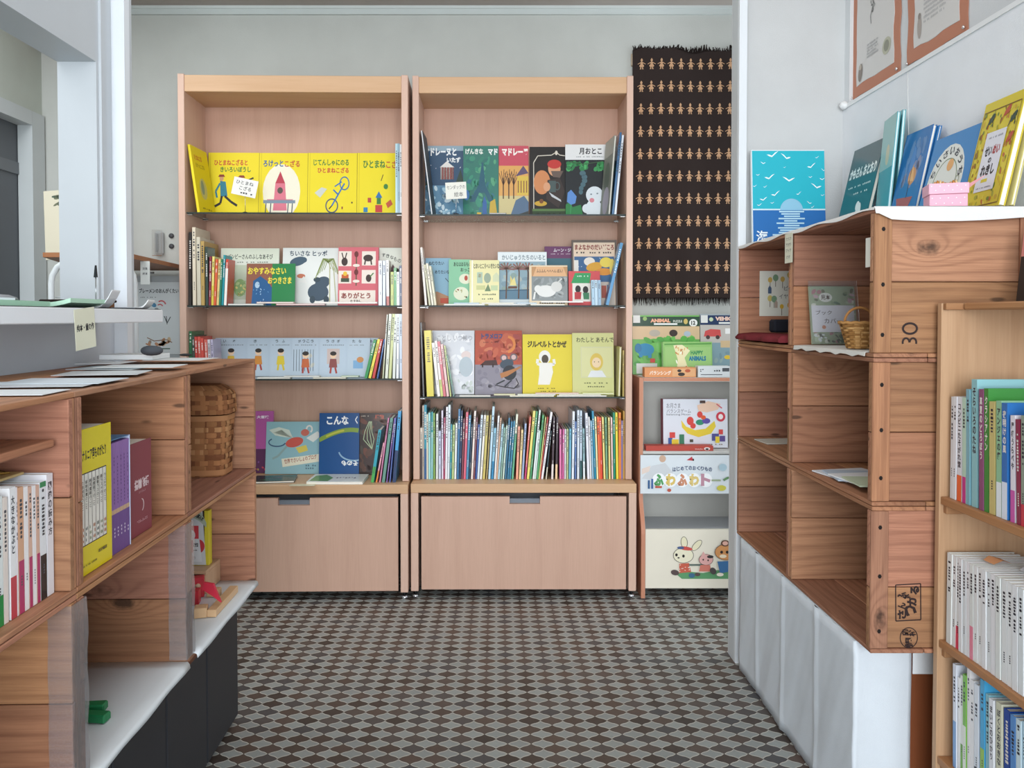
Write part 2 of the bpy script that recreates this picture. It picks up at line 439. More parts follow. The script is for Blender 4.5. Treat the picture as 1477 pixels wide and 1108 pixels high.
def spine_row(rows, name, where, group, zsh, pos, depth, yaw, height_of, min_t=.003, end='left', gloss=True, offs=None, seed0=0, squeeze=True, jit=.004, lo=-99, hi=99):
    """rows: (px_bottom, px_top, py_top, px_width, colour, low colour, low fraction, text); pos(px,z) -> (s, point) along the shelf"""
    N = len(rows); S = []
    for r in rows:
        r = tuple(r) + (None,)*(8-len(r))
        pb, pt, py, pw, c, low, fr, tx = r
        sb, P = pos(pb, zsh); h = height_of(pb, py) - zsh
        st, _ = pos(pt, zsh+h)
        s2, _ = pos(pb+pw, zsh); t = abs(s2-sb)
        S.append([sb, st, h, t, c, low, fr, tx])
    if squeeze:
        lim = [9]*N
        for i in range(N-1):
            a, b = S[i], S[i+1]; hm = min(a[2], b[2])
            ga = b[0]-a[0]; gt = (b[0]+(b[1]-b[0])*hm/b[2])-(a[0]+(a[1]-a[0])*hm/a[2])
            g_ = max(min(ga, gt), .0045)
            g_ *= .93; lim[i] = min(lim[i], g_); lim[i+1] = min(lim[i+1], g_)
        for i in range(N): S[i][3] = max(min(S[i][3], lim[i]*.97), min_t)
    for r_ in S:
        r_[0] = min(max(r_[0], lo+r_[3]/2+.0005), hi-r_[3]/2-.0005); r_[1] = min(max(r_[1], lo+r_[3]/2+.001), hi-r_[3]/2-.001)
    for i in range(N-2, -1, -1):
        if hi < 90 and squeeze:
            for k in ((0, 1) if i > N-4 else (0,)): S[i][k] = min(S[i][k], S[i+1][k]-(S[i][3]+S[i+1][3])/2-.0002)
    S[0][0] = max(S[0][0], lo+S[0][3]/2+.0005); S[0][1] = max(S[0][1], lo+S[0][3]/2+.001)
    for i in range(1, N):
        if lo > -90 and squeeze:
            for k in ((0, 1) if i < 3 else (0,)): S[i][k] = max(S[i][k], S[i-1][k]+(S[i][3]+S[i-1][3])/2+.0002)
    prev = None
    for i, (sb, st, h, t, c, low, fr, tx) in enumerate(S):
        roll = math.atan2(st-sb, h); hh = h/math.cos(roll)
        if prev is not None and squeeze and abs(sb-prev) < .003: sb = prev+.003
        prev = sb
        dark = lum(c) > .28
        hs = hue(c)
        lab = '%s spine%s, %s from %s %s' % (hs,
              (' with %s foot' % hue(low)) if low else '', ordn(i+1), end, where)
        if len(lab.split()) > 16: lab = '%s spine, %s from %s %s' % (hs, ordn(i+1), end, where)
        o = spine_book(name, lab, t, hh, depth(rows[i][0]) if callable(depth) else depth, c, None, group, gloss, low=low, frac=fr or 0, seed=seed0+i*7, txt=tx,
                       txtcol=('#3a3a44' if dark else '#e9e6e0'))
        _, P = pos(None, sb - t/2/max(.5, math.cos(roll)))
        dy = (random.Random(seed0+i).random()*jit) + (.0007*i % .002)
        d = Matrix.Rotation(yaw, 3, 'Z') @ Vector((0, dy, 0))
        settle(o, (P[0]+d.x, P[1]+d.y, zsh), yaw, 0, roll)
# ================================================================ the room
WALL = '#c3ccc9'; WHITE = '#bfc5ca'; BACKW = '#bfc2bd'
YB = 3.40; CEIL = 2.49; XR = 1.123; XL = -2.0
g = G([floor_mat()]); g.box(-2.1, -1.6, -0.05, 1.3, YB+.1, 0); struct(g.build('floor'))
g = G([M_PLASTER]); g.box(-2.1, -1.6, CEIL, 1.3, YB+.1, CEIL+.05, '#b3aca6'); struct(g.build('ceiling'))
g = G([M_PLASTER]); g.box(-2.1, YB, 0, 1.3, YB+.1, CEIL, BACKW); struct(g.build('wall_back'))
g = G([M_PAINT]); g.box(-2.0, YB-.012, CEIL-.036, 1.3, YB, CEIL, '#c6cecc'); g.box(-2.0, YB-.018, CEIL-.012, 1.3, YB-.012, CEIL, '#cdd4d2'); struct(g.build('trim_1'))
# left outer wall with a doorway
g = G([M_PLASTER])
zd = zat(168, yat(62, XL)); yd1 = yat(62, XL); yd0 = yd1-1.0
g.box(XL-.1, -1.6, 0, XL, yd0-.001, CEIL, '#bfc6bd'); g.box(XL-.1, yd1, 0, XL, YB, CEIL, '#bfc6bd'); g.box(XL-.1, yd0, zd, XL, yd1, CEIL, '#bfc6bd')
struct(g.build('wall_left'))
g = G([M_PAINT])
g.box(XL-.045, yd1-.09, 0, XL+.018, yd1, zd, '#c3cacb'); g.box(XL-.045, yd0+.0705, zd-.06, XL+.018, yd1-.0905, zd, '#c3cacb'); g.box(XL-.045, yd0, 0, XL+.018, yd0+.07, zd, '#c3cacb')
struct(g.build('trim_2'))
g = G([M_PAINT]); g.box(XL-.068, yd0+.002, 0, XL-.048, yd1-.002, zd-.002, '#5c6166')
for z in (.9, 1.74): g.box(XL-.048, yd0+.071, z, XL-.040, yd1-.091, z+.05, '#6d7276')
struct(g.build('door_1'))
g = G([W_CR[0]]); g.box(XL, 3.30, 2.30, -1.75, YB-.02, 2.40, '#ffffff'); b = g.build('trim_3'); struct(b)
# partition with the serving hatch
YC = 2.068; YJ = 1.99; ZH = zat(89, YJ); XP = -1.03; XQ = -1.13
g = G([M_PAINT])
g.box(XQ, -1.6, 0, XP, YC, 1.116, '#cdd3da'); g.box(XQ, YJ, 1.116, XP, YC, CEIL, WHITE); g.box(XQ, -1.6, ZH, XP, YJ, CEIL, WHITE)
struct(g.build('wall_partition'))
g = G([M_PAINT])
g.box(XP, YJ+.012, 1.151, XP+.007, YJ+.03, CEIL, WHITE)
g.box(XQ-.01, YC+.001, 0, XP+.035, YC+.03, CEIL, '#e0e6ec'); g.box(XQ-.01, YC+.03, 0, XP+.022, YC+.07, CEIL, '#c4cbd1')
struct(g.build('trim_4'))
# right side: end post, cross wall, side wall with a ledge
YX = 2.512
g = G([M_PLASTER]); g.box(.803, YX, 0, 1.3, YX+.056, CEIL, '#c9cbcb'); struct(g.build('wall_cross'))
g = G([M_PAINT])
g.box(.778, 2.488, 0, .803, YX+.056, CEIL, '#dfe4e8'); g.box(.7775, 2.50, 0, .778, YX+.05, CEIL, '#cdd4d8')
struct(g.build('trim_5'))
g = G([M_PAINT]); g.box(.8035, YX-.014, 0, XR, YX, .12, '#dde2e6'); g.box(.8075, YX-.005, .125, .99, YX, .46, '#dadfe4'); struct(g.build('baseboard_cross'))
g = G([M_PLASTER]); g.box(XR, -1.6, 0, XR+.12, YX+.056, 1.81, '#e6eaee'); g.box(XR+.018, -1.6, 1.81, XR+.12, YX+.056, CEIL, '#d3d6d8'); struct(g.build('wall_right'))
g = G([M_PAINT]); g.box(XR+.004, YX-.035, 1.81, XR+.018, YX, CEIL, '#d6dadc'); g.box(XR-.004, -1.0, 1.802, XR, YX, 1.814, '#e6e9ea'); struct(g.build('trim_6'))
g = G([M_PAINT]); g.lathe([(.001, 0), (.012, .002), (.014, .01), (.009, .02), (.001, .022)], 0, 0, '#e6e8e8', n=16)
o = g.build('wall_peg'); o.location = (XR, YX-.02, 1.812); o.rotation_euler = (0, R(-90), R(25)); tag(o, 'small round white peg in the corner at the ledge end of the right wall', 'peg')

# ================================================================ bookcases
def bookcase(name, label, ul, ur, yl, yr, bl, br, by, ztop, shelves, zbase, notch):
    """tall beech bookcase: carcass, glass shelves on chrome clips, wide plinth with a pull-out drawer"""
    wd = math.hypot(ur-ul, yr-yl); a = math.atan2(yr-yl, ur-ul); T = .026; D = .25
    root = empty(name, label, 'bookcase', (ul, yl, 0), a)
    g = G([W_BC_V]); g.bbox(0, 0, zbase+.002, T, D, ztop, r=.0015); g.build('side_panel', root)
    g = G([W_BC_V]); g.bbox(wd-T, 0, zbase+.002, wd, D, ztop, r=.0015); g.build('side_panel', root)
    g = G([W_BC_V]); g.box(T, D-.012, zbase+.002, wd-T, D, ztop-.01, '#ece2dc'); g.build('back_panel', root)
    g = G([W_BC_H]); g.bbox(T, .003, ztop-.070, wd-T, .028, ztop-.004, r=.0015); g.build('top_rail', root)
    g = G([W_BC_H]); g.box(T, .028, ztop-.07, wd-T, D-.012, ztop-.05); g.build('top_panel', root)
    for z in shelves:
        g = G([M_GLASS, M_PAINT]); g.box(T+.001, .012, z-.006, wd-T-.001, D-.014, z)
        g.box(T+.001, .0105, z-.006, wd-T-.001, .012, z, '#1d2b28', 1)
        sh = g.build('glass_shelf', root); sh['label'] = 'clear glass shelf with a dark edge'
        for x0, x1 in ((T, T+.022), (wd-T-.022, wd-T)):
            for yy in (.02, .19):
                c = G([M_METAL]); c.bbox(x0, yy, z-.0105, x1, yy+.014, z-.0062, '#d8d8da', r=.0015); 
                k = c.build('shelf_clip', sh); k['label'] = 'chrome clip'
    # plinth, in the bookcase's own frame
    ca, sa = math.cos(a), math.sin(a)
    def loc(x, y): return ((x-ul)*ca + (y-yl)*sa, -(x-ul)*sa + (y-yl)*ca)
    x0, y0 = loc(bl, by[0]); x1, _ = loc(br, by[1]); yb = D+.0
    g = G([W_BC_H, W_BC_V])
    g.bbox(x0, y0, zbase-.036, x1, yb, zbase, r=.0015); g.bbox(x0, y0, .03, x0+.030, yb, zbase-.0362, m=1, r=.0015); g.bbox(x1-.030, y0, .03, x1, yb, zbase-.0362, m=1, r=.0015)
    g.build('plinth_frame', root)
    q = G([M_PAINT]); q.box(x0+.03, y0+.22, .03, x1-.03, y0+.235, zbase-.0365, '#3a3838'); q.build('plinth_back', root)
    f0, f1, z0, z1 = x0+.042, x1-.040, .036, zbase-.052
    n0, n1 = notch
    g = G([W_BC_V]); nz = z1-.030; th = .02; yy = y0+.004
    g.prism([(f0, z0), (f1, z0), (f1, z1), (n1, z1), (n1, nz), (n0, nz), (n0, z1), (f0, z1)], 1, yy, yy+th, '#f4eeea'); dr = g.build('drawer', root)
    g = G([M_PAINT]); g.box(f0+.01, yy+th, z0+.01, f0+.02, y0+.21, z1-.03, '#8b9199'); g.box(f1-.02, yy+th, z0+.01, f1-.01, y0+.21, z1-.03, '#8b9199')
    g.box(f0+.02, yy+th, z0+.01, f1-.02, y0+.21, z0+.02, '#8b9199'); g.box(f0+.02, y0+.20, z0+.02, f1-.02, y0+.21, z1-.03, '#8b9199')
    g.box(n0-.02, yy+th, nz-.06, n1+.02, yy+th+.004, nz+.018, '#7d8792')
    g.build('drawer_box', dr)
    for fx in (x0+.016, x1-.016):
        for fy in (y0+.022, yb-.03):
            g = G([M_METAL]); g.lathe([(.006, .012), (.006, .03)], fx, fy, '#2b2b2d', n=12); g.lathe([(.002, 0), (.013, .0005), (.014, .006), (.012, .012), (.002, .0125)], fx, fy, '#d9dde2', n=18)
            ft = g.build('foot', root); ft['label'] = 'small metal levelling foot'
    return root, a
YL0, YL1, YR0, YR1 = 3.085, 3.105, 3.14, 3.142
ULX, ULX1 = xat(257, YL0, 1.7), xat(588.5, YL1, 1.7); URX, URX1 = xat(595, YR0, 1.7), xat(913, YR1, 1.7)
LZ = [zat(305.5, YL0), zat(440.5, YL0+.01), zat(547, YL0+.01)]; RZ = [zat(308.5, YR0), zat(440.5, YR0), zat(573, YR0)]
ZBL = .463; ZBR = .463
b1, AL = bookcase('bookcase', 'left one of two tall beech bookcases with glass shelves, yellow books on top shelf', ULX, ULX1, YL0, YL1, ULX-.001, xat(588.5, 3.05, .3), (3.03, 3.05), zat(107, 3.095), LZ, ZBL,
     (xat(399, 3.03, .4)-ULX, xat(445, 3.03, .4)-ULX))
b2, AR = bookcase('bookcase', 'right one of two tall beech bookcases, packed row of spines above its wide drawer', URX, URX1, YR0, YR1, xat(592.5, 3.065, .3), xat(918, 3.065, .3), (3.065, 3.067), zat(109, 3.14), RZ, ZBR,
     (xat(735, 3.065, .4)-URX, xat(779, 3.065, .4)-URX))

# ================================================================ crates
def crate(label, x0, x1, y0, y1, z0, z1, front, group, rot=0, piv=(0, 0)):
    """apple crate on its long side, mouth towards +x (front=1) or -x (front=-1); the two plank ends have cleats at mouth and back"""
    e = .012; b = .009; cw = .037
    xf, xb = (x1, x0) if front > 0 else (x0, x1); s = 1 if front > 0 else -1     # mouth and back
    root = empty('wooden_crate', label, 'crate', (piv[0], piv[1], 0), rot, group)
    rn = random.Random(int((y0*7+z0*13)*1000))
    def tn(): 
        v = rn.uniform(.80, 1.10); return (v, v*rn.uniform(.94, 1.07), v*rn.uniform(.82, 1.04))
    X = lambda x: x-piv[0]; Y = lambda y: y-piv[1]
    def end_panel(ya, yb, cy0, cy1):
        g = G([W_CR[0], W_CR[2]]); zm = z0 + (z1-z0)*rn.uniform(.44, .56); v = tn()
        g.bbox(X(x0), Y(ya), z0+b+.0005, X(x1), Y(yb), zm-.0008, (v[0], v[1], v[2]), r=.0012, m=0); v = tn()
        g.bbox(X(x0), Y(ya), zm+.0008, X(x1), Y(yb), z1-b-.0005, (v[0], v[1], v[2]), r=.0012, m=0)
        p = g.build('end_panel', root)
        for xx in (xf, xb):
            dx = -s*cw if xx == xf else s*cw; v = tn()
            q = G([W_CR[2]]); q.bbox(X(xx), Y(cy0), z0+b+.0005, X(xx+dx), Y(cy1), z1-b-.0005, v, r=.0015)
            for k in range(3):      # nail heads
                zz = z0 + (z1-z0)*(.16+.34*k) + rn.uniform(-.01, .01); xx2 = xx+dx*.5
                yy = cy0 if cy0 < ya else cy1
                sg = -1 if cy0 < ya else 1
                q.poly([(X(xx2+.0042*math.cos(t*math.pi/3)), Y(yy+sg*.0003), zz+.0050*math.sin(t*math.pi/3)) for t in range(6)][::sg], '#1d120e')
            q.build('cleat', p)
    end_panel(y0+.007, y0+.007+e, y0+.0005, y0+.0068)        # near end, cleats outside
    end_panel(y1-.007-e, y1-.007, y1-.0068, y1-.0005)        # far end
    for nm, za, zb in (('bottom_panel', z0, z0+b), ('top_panel', z1-b, z1)):
        g = G([W_CR[1]]); n = 3; st = (x1-x0)/n
        for i in range(n): g.bbox(X(x0+st*i+.0007), Y(y0), za+.0002, X(x0+st*(i+1)-.0007), Y(y1), zb-.0002, tn(), r=.0012)
        g.build(nm, root)
    g = G([W_CR[1]]); n = 2; zz0 = z0+b+.001; zz1 = z1-b-.001; st = (zz1-zz0)/n
    for i in range(n): g.bbox(X(xb), Y(y0+.0195), zz0+st*i+.001, X(xb+s*.009), Y(y1-.0195), zz0+st*(i+1)-.001, tn(), r=.0012)
    g.build('back_panel', root)
    return root

# ---- left stack: 3 wide, 2 high, slightly turned
LROT = R(1.34); LP = (-.67, 2.13); ZL = [.392, .7045, 1.017]; YLc = [2.13, 1.629, 1.177, .725]; XLd = .318
lab = [['far lower crate of the left stack, wooden toys on a white sheet inside', 'middle lower crate of the left stack, two green blocks on its white sheet', 'near lower crate of the left stack, large knotty end board, mostly out of frame'],
       ['far upper crate of the left stack holding the brown woven basket', 'middle upper crate of the left stack holding yellow box set and maroon box', 'near upper crate of the left stack with paperbacks under its inner shelf']]
def LX(Y): return LP[0] - (Y-LP[1])*math.tan(LROT)         # mouth plane of the left stack
def Lw(x, y, z=0):                                          # stack frame (x from the mouth, y) -> world
    v = Matrix.Rotation(LROT, 3, 'Z') @ Vector((x-LP[0], y-LP[1], z)); return (v.x+LP[0], v.y+LP[1], z)
for r in range(2):
    for c in range(3):
        crate(lab[r][c], LP[0]-XLd, LP[0], YLc[c+1]+.0005, YLc[c]-.0005, ZL[r], ZL[r+1]-.001, 1, 'old apple crates stacked at the left', LROT, LP)
# ---- right stack: 2 wide, 3 high
XRc = .779; ZR = [.428, .7375, 1.047, 1.3565]; YRc = [1.59, 2.0385, 2.487]
lab = [['near bottom crate of the right stack with two black ink stamps on its end', 'far bottom crate of the right stack, empty, beside the white post'],
       ['near middle crate of the right stack with leaflets inside', 'far middle crate of the right stack, one thin leaflet inside'],
       ['near top crate of the right stack, stamped 30, little basket inside', 'far top crate of the right stack with the illustrated postcard inside']]
rcr = {}
for r in range(3):
    for c in range(2):
        rcr[r, c] = crate(lab[r][c], XRc, 1.118, YRc[c]+.0005, YRc[c+1]-.0005, ZR[r], ZR[r+1]-.001, -1, 'old apple crates stacked at the right')
# ink stamps on the near ends of the near column (parts of their crates)
def stamp(name, parent, px0, py0, px1, py1, fn):
    Yp = YRc[0]+.0072
    x0, x1 = xat(px0, Yp, 1.0 if py0 < 700 else .6), xat(px1, Yp, 1.0 if py0 < 700 else .6); z0, z1 = zat(py1, Yp), zat(py0, Yp)
    g = G([M_PAPER]); c = Cover(g, x1-x0, z1-z0, (px0, py0, px1, py1), yf=Yp, ox=x0, oz=z0, step=.00015); fn(c)
    o = g.build(name, parent); o['label'] = 'black ink stamp'; return o
INK = '#2b1c1c'
def s30(c):
    # digits lie on their side: 0 above, 3 below, both turned a quarter turn
    c.ring(1311.5, 474, 10.2, 7.6, 3.2, INK)
    c.ring(1306, 494, 4.8, 6.2, 2.8, INK, 0, 200); c.ring(1316, 494, 4.8, 6.2, 2.8, INK, -20, 180)
stamp('ink_stamp', rcr[2, 0], 1298, 463, 1326, 506, s30)
def sbox(c):
    c.line([(1292, 844), (1328, 842), (1329, 894), (1293, 896), (1292, 844)], 1.6, INK)
    for ch, x0, y0, x1, y1, rt in (('さ', 1295, 880, 1308, 893, -90), ('ん', 1296, 868, 1306, 880, -90), ('つ', 1306, 872, 1322, 890, -90), ('が', 1306, 858, 1324, 873, -90), ('る', 1313, 845, 1326, 858, -90), ('ふ', 1296, 852, 1306, 866, -90)):
        c.T(ch, x0, y0, x1, y1, INK, .05, rt)
stamp('ink_stamp', rcr[0, 0], 1290, 840, 1331, 898, sbox)
def scirc(c):
    c.ring(1312, 920, 12.5, 14.5, 1.3, INK)
    c.T('印', 1303, 907, 1312, 918, INK, .05, -90); c.T('村', 1312, 908, 1321, 919, INK, .05, -90); c.T('組', 1304, 921, 1320, 933, INK, .05, -90)
stamp('ink_stamp', rcr[0, 0], 1297, 903, 1327, 937, scirc)

# ================================================================ black cabinet under the left crates
g = G([M_PAINT]); cx0, cx1 = LP[0]-XLd-.0, LP[0]-.062
root = empty('black_cabinet', 'matt black panelled low cabinet carrying the left crate stack', 'cabinet', (LP[0], LP[1], 0), LROT)
X = lambda x: x-LP[0]
g.bbox(X(cx0), -1.5, .012, X(cx1)-.004, 0.0, ZL[0]-.016, '#26272b', r=.002); g.build('carcass', root)
ys = [0.0, -.245, -.49, -.735, -.98, -1.225, -1.47]
for i in range(6):
    g = G([M_PAINT]); g.bbox(X(cx1)-.0038, ys[i+1]+.003, .02, X(cx1)+.008, ys[i]-.003, ZL[0]-.022, '#2d2f34', r=.003)
    g.build('door', root)
g = G([W_CR[1]]); g.bbox(X(cx0), -1.5, ZL[0]-.0155, -.006, -.004, ZL[0]-.0015, '#b9a698', r=.002)
o = g.build('top_board', root); o['label'] = 'brown timber board under the crates'

# ================================================================ counter through the hatch
root = empty('counter', 'white serving counter shelf running through the hatch', 'counter', (-1.0, 1.0, 0))
g = G([M_PAINT]); XC = -.862; YE = 1.985
zc0, zc1 = 1.1175, 1.1495
g.bbox(-1.36+1, -1.0-1, zc0, XC+1, YE-1, zc1, '#e2e6ea', r=.002); g.build('slab', root)
g = G([M_PAINT]); g.box(-1.36+1, -2.0, zc1+.0001, XC+1-.004, YE-1-.004, zc1+.0014, '#4a4d50'); o = g.build('top_sheet', root); o['label'] = 'thin dark grey top sheet'

# ================================================================ covered table below the right crates
root = empty('desk', 'red-brown wooden desk end showing beneath the right crates', 'desk', (1.0, 2.0, 0))
g = G([W_PI[2]]); g.box(-.10, -.34, 0, .118, -.32, .42, '#99694f'); g.build('end_panel', root)
g = G([W_PI[0]]); g.box(-.205, -.335, .40, .118, .43, .42, '#99694f'); g.build('top', root)
g = G([W_PI[2]]); g.box(-.205, .41, 0, .118, .43, .399, '#99694f'); g.build('end_panel', root)
# white cloth: one draped sheet with vertical creases round the corner
g = G([M_CLOTH]); pts = []
xc = .778; yf0 = 2.44; yn = 1.655; hang = []
n = 90
for i in range(n+1):                      # along the long face, far to near
    t = i/n; y = yf0 + (yn-yf0)*t
    hang.append((xc - .004*math.exp(-((t-.20)/.012)**2) - .004*math.exp(-((t-.46)/.012)**2) - .004*math.exp(-((t-.74)/.012)**2) - .001*math.sin(t*9), y))
for i in range(1, 15):                    # end face
    t = i/14; hang.append((xc + (.902-xc)*t, yn + .003*math.sin(t*7)))
vs = []; fs = []; rows = 14
for j in range(rows+1):
    q = j/rows
    for i, (x, y) in enumerate(hang):
        k = i/len(hang); z = .426 - q*.422
        x2 = x - (.0025*q*math.sin(k*17+q*2.0) + .0016*math.sin(k*47+q*9)*q + .0007*math.sin(k*120+q*23)) * (1 if i <= n else .2)
        y2 = y - (.004*math.sin(q*5+k*9)*q if i > n else 0)
        vs.append((x2, y2, z))
m = len(hang)
for j in range(rows):
    for i in range(m-1): fs.append((j*m+i, (j+1)*m+i, (j+1)*m+i+1, j*m+i+1))
g.add(vs, fs, '#dde5ec', smooth=True)
g.add([(xc, yn, .4262), (xc, yf0, .4262), (1.118, yf0, .4262), (1.118, yn, .4262)], [(0, 1, 2, 3)][::-1], '#dde5ec')
o = g.build('table_cloth'); tag(o, 'white creased cloth hanging to the floor below the right crates', 'cloth')
md = o.modifiers.new('thickness', 'SOLIDIFY'); md.thickness = .0012
g = G([M_CLOTH]); g.box(.9035, yn-.001, .355, 1.117, yn+.0005, .425, '#dfe3e6'); o = g.build('cloth_strip'); tag(o, 'short white cloth flap above the red-brown desk panel', 'cloth')

# ================================================================ pine shelf unit at the right
XS = .905; YS = 1.565
root = empty('pine_shelf_unit', 'pale pine shelf unit full of books at the right edge', 'shelf', (1.01, 1.3, 0))
sx = lambda x: x-1.01; sy = lambda y: y-1.3
zS = [zat(716, YS), zat(922, YS), zat(1090, YS)]; ZT = zat(437, YS)
g = G([W_PI[2]]); g.bbox(sx(XS), sy(YS), .0, sx(1.117), sy(YS)+.016, ZT-.0005, '#f3ebe2', r=.0015); g.build('side_panel', root)
g = G([W_PI[2]]); g.bbox(sx(XS), sy(.30), .0, sx(1.117), sy(.316), ZT-.0005, '#f3ebe2', r=.0015); g.build('side_panel', root)
g = G([W_PI[0]]); g.bbox(sx(XS)+.002, sy(YS)-.012, ZT-.014, sx(1.117), sy(YS)-.0005, ZT-.0008, '#d2b9a0', r=.001); g.build('cross_rail', root)
for z in zS:
    g = G([W_PI[1]]); g.bbox(sx(XS)+.002, sy(.3165), z-.016, sx(1.117), sy(YS)-.0005, z, '#dcc0a4', r=.0015); g.build('shelf', root)
    g = G([W_PI[0]]); g.bbox(sx(XS)+.008, sy(YS)-.012, z-.034, sx(1.11), sy(YS)-.0008, z-.0165, '#d2b9a0', r=.001); g.build('bearer', root)
# ================================================================ books facing out
Y_, K_, R_, B_, W_ = '#e6d02c', '#232326', '#c23a35', '#2e62a8', '#eceae4'
def facing(name, label, rect, Y, z, t, tilt, col, art, yaw=0, cat='book', group=None, gloss=False, h=None, back=None, roll=0, page=PAGE):
    """front-facing book whose cover covers the photo rectangle at distance Y, standing on z"""
    x0, y0, x1, y1 = rect
    a, b = xat(x0, Y, z+.1), xat(x1, Y, z+.1); hh = h or (zat(y0, Y+.01) - z)/math.cos(R(tilt))
    o = cover_book(name, label, b-a, hh, t, col, art, rect, cat, group, gloss, back=back, page=page)
    return settle(o, (a, Y, z), yaw, R(tilt), roll)
def flat(label, x, y, z, w, d, t, col, yaw=0, group=None, art=None, cat='book', name='picture_book', page='#f4f1e8'):
    g = G([M_GLOSS]); b = min(.0012, t*.3)
    g.box(-w/2, -d/2, t-b, w/2, d/2, t, col); g.box(-w/2, -d/2, 0, w/2, d/2, b, col); g.box(-w/2, -d/2, b, -w/2+b, d/2, t-b, col)
    if art: art(g, t)
    o = g.build(name); tag(o, label, cat, group)
    p = G([M_PAPER]); p.box(-w/2+b+.0001, -d/2+.0015, b+.0001, w/2-.002, d/2-.0015, t-b-.0001, page); p.build('pages', o)
    o.location = (x, y, z+.0005); o.rotation_euler = (0, 0, yaw); return o
def card(name, label, rect, Y, z_base, col, art, yaw=0, group=None, cat='card', wire=True, roll=0.0):
    """handwritten price card held by a small clip stand"""
    x0, y0, x1, y1 = rect; a, b = xat(x0, Y), xat(x1, Y); z0, z1 = zat(y1, Y), zat(y0, Y); cx = (a+b)/2
    root = empty(name, label, cat, (cx, Y, z_base+.0004), yaw, group)
    g = G([M_PAPER]); w2 = (b-a)/2
    g.M = Matrix.Translation((0, 0, (z0+z1)/2-z_base)) @ Matrix.Rotation(roll, 4, 'Y') @ Matrix.Translation((0, 0, -(z0+z1)/2+z_base))
    g.box(-w2, 0, z0-z_base, w2, .0008, z1-z_base, col)
    c = Cover(g, b-a, z1-z0, rect, ox=-w2, oz=z0-z_base, step=.0001); art(c)
    g.build('card', root)
    g = G([M_METAL]); hb = max(z0-z_base, .01)
    g.lathe([(.001, 0), (.013, .0005), (.012, .004), (.004, .007), (.001, .0075)], 0, .004, '#3a3d42', n=14)
    g.tube([(0, .004, .006), (0, .004, hb+.01)], .0011, '#c9c9cc', n=6); g.build('stand', root)
    return root

# small generic figures used by several covers
def monkeyless_rocket(c):
    c.ell(405, 268, 27, 34, '#eee9d4'); c.poly([(393, 292), (396, 258), (403, 245), (410, 258), (413, 292)], '#d9778a'); c.poly([(396, 258), (403, 243), (410, 258)], '#b9394d')
    c.ell(403, 267, 4, 4, '#5a4c46'); c.poly([(388, 283), (418, 283), (422, 278), (384, 278)], '#c76f80')
    c.rect(379, 279, 425, 283, '#7c8ea0'); 
    for x in (383, 390, 415, 421): c.line([(x, 283), (x-1, 297)], 1.4, '#4d5560', False)
def yel1(c):
    c.T('ひとまねこざると', 307, 228, 355, 235.5, '#c23b2e', .03); c.T('きいろいぼうし', 316, 237, 360, 244, '#3a7a36', .03)
    # a plain striding walker with a hat
    c.ell(318, 252, 3, 3.2, '#c99a70'); c.poly([(313, 250), (323, 250), (321, 247), (315, 247)], '#8a3a2a')
    c.poly([(316, 255), (324, 256), (327, 274), (317, 275)], '#2f7f96'); c.line([(316, 258), (310, 268), (312, 276)], 2.6, '#2f7f96')
    c.line([(319, 274), (317, 283), (309, 287)], 3, '#26262a'); c.line([(323, 274), (332, 281), (341, 286)], 3, '#26262a')
    c.ell(346, 253, 3, 3, '#c99a70'); c.poly([(341, 251), (352, 251), (350, 248), (344, 248)], '#8a3a2a'); c.poly([(344, 256), (352, 255), (354, 262), (344, 263)], '#2f7f96')
    c.line([(352, 256), (364, 251)], 2, '#26262a'); c.marks(309, 294, 345, 298, '#5a4a20', 9, 1, 4)
def yel2(c):
    monkeyless_rocket(c)
    c.T('ろけっと', 378, 229, 407, 237.5, '#2c5f9a', .03); c.T('こざる', 409, 229, 431, 237.5, '#c25a2e', .03); c.marks(378, 295, 425, 300, '#4a3f1a', 11, 1, 5)
def yel3(c):
    c.T('じてんしゃにのる', 451, 228, 502, 236, '#3a7a36', .03); c.T('ひとまねこざる', 457, 238, 502, 245, '#c23b2e', .03)
    c.ring(478, 286, 8.5, 8.5, 1.6, '#3a4f6e'); c.ring(496, 258, 6.5, 8, 1.6, '#3a6f9e'); c.line([(478, 286), (487, 272), (496, 258)], 2, '#2e6fae'); c.line([(487, 272), (480, 266)], 2, '#2e6fae'); c.line([(482, 262), (492, 256)], 1.6, '#2e6fae')
    c.poly([(453, 270), (463, 263), (471, 265), (461, 276)], '#c9cdc4'); c.line([(478, 286), (474, 290)], 1.4, '#26262a'); c.rect(492, 287, 494, 290, '#8a3a2a'); c.rect(506, 281, 508, 283, '#4a3a2a', False)
    c.marks(452, 295, 500, 300, '#4a3f1a', 11, 1, 6)
def yel4(c):
    c.T('ひとまね', 523, 229, 555, 239, '#3a7a36', .03); c.T('こざる', 556, 229, 580, 239, '#c25a2e', .03)
    c.rect(541, 285, 551, 294, '#c23b3a'); c.rect(530, 276, 535, 282, '#b5443a'); c.rect(524, 288, 530, 294, '#2e7fae'); c.poly([(556, 283), (563, 278), (566, 284), (559, 289)], '#c2553a')
    c.rect(543, 276, 549, 284, '#3a7a36'); c.poly([(541, 276), (546, 268), (551, 276)], '#2e6fae'); c.ell(556, 262, 3.2, 3.4, '#3f7f3a'); c.line([(549, 255), (552, 247)], 1, '#4a3020')
    c.marks(525, 296, 575, 300, '#4a3f1a', 11, 1, 7)
z1, z2, z3 = LZ; q1, q2, q3 = RZ
YLf = 3.276
GY = 'yellow picture books lined up on the top shelf'
YEL = '#e9d51f'
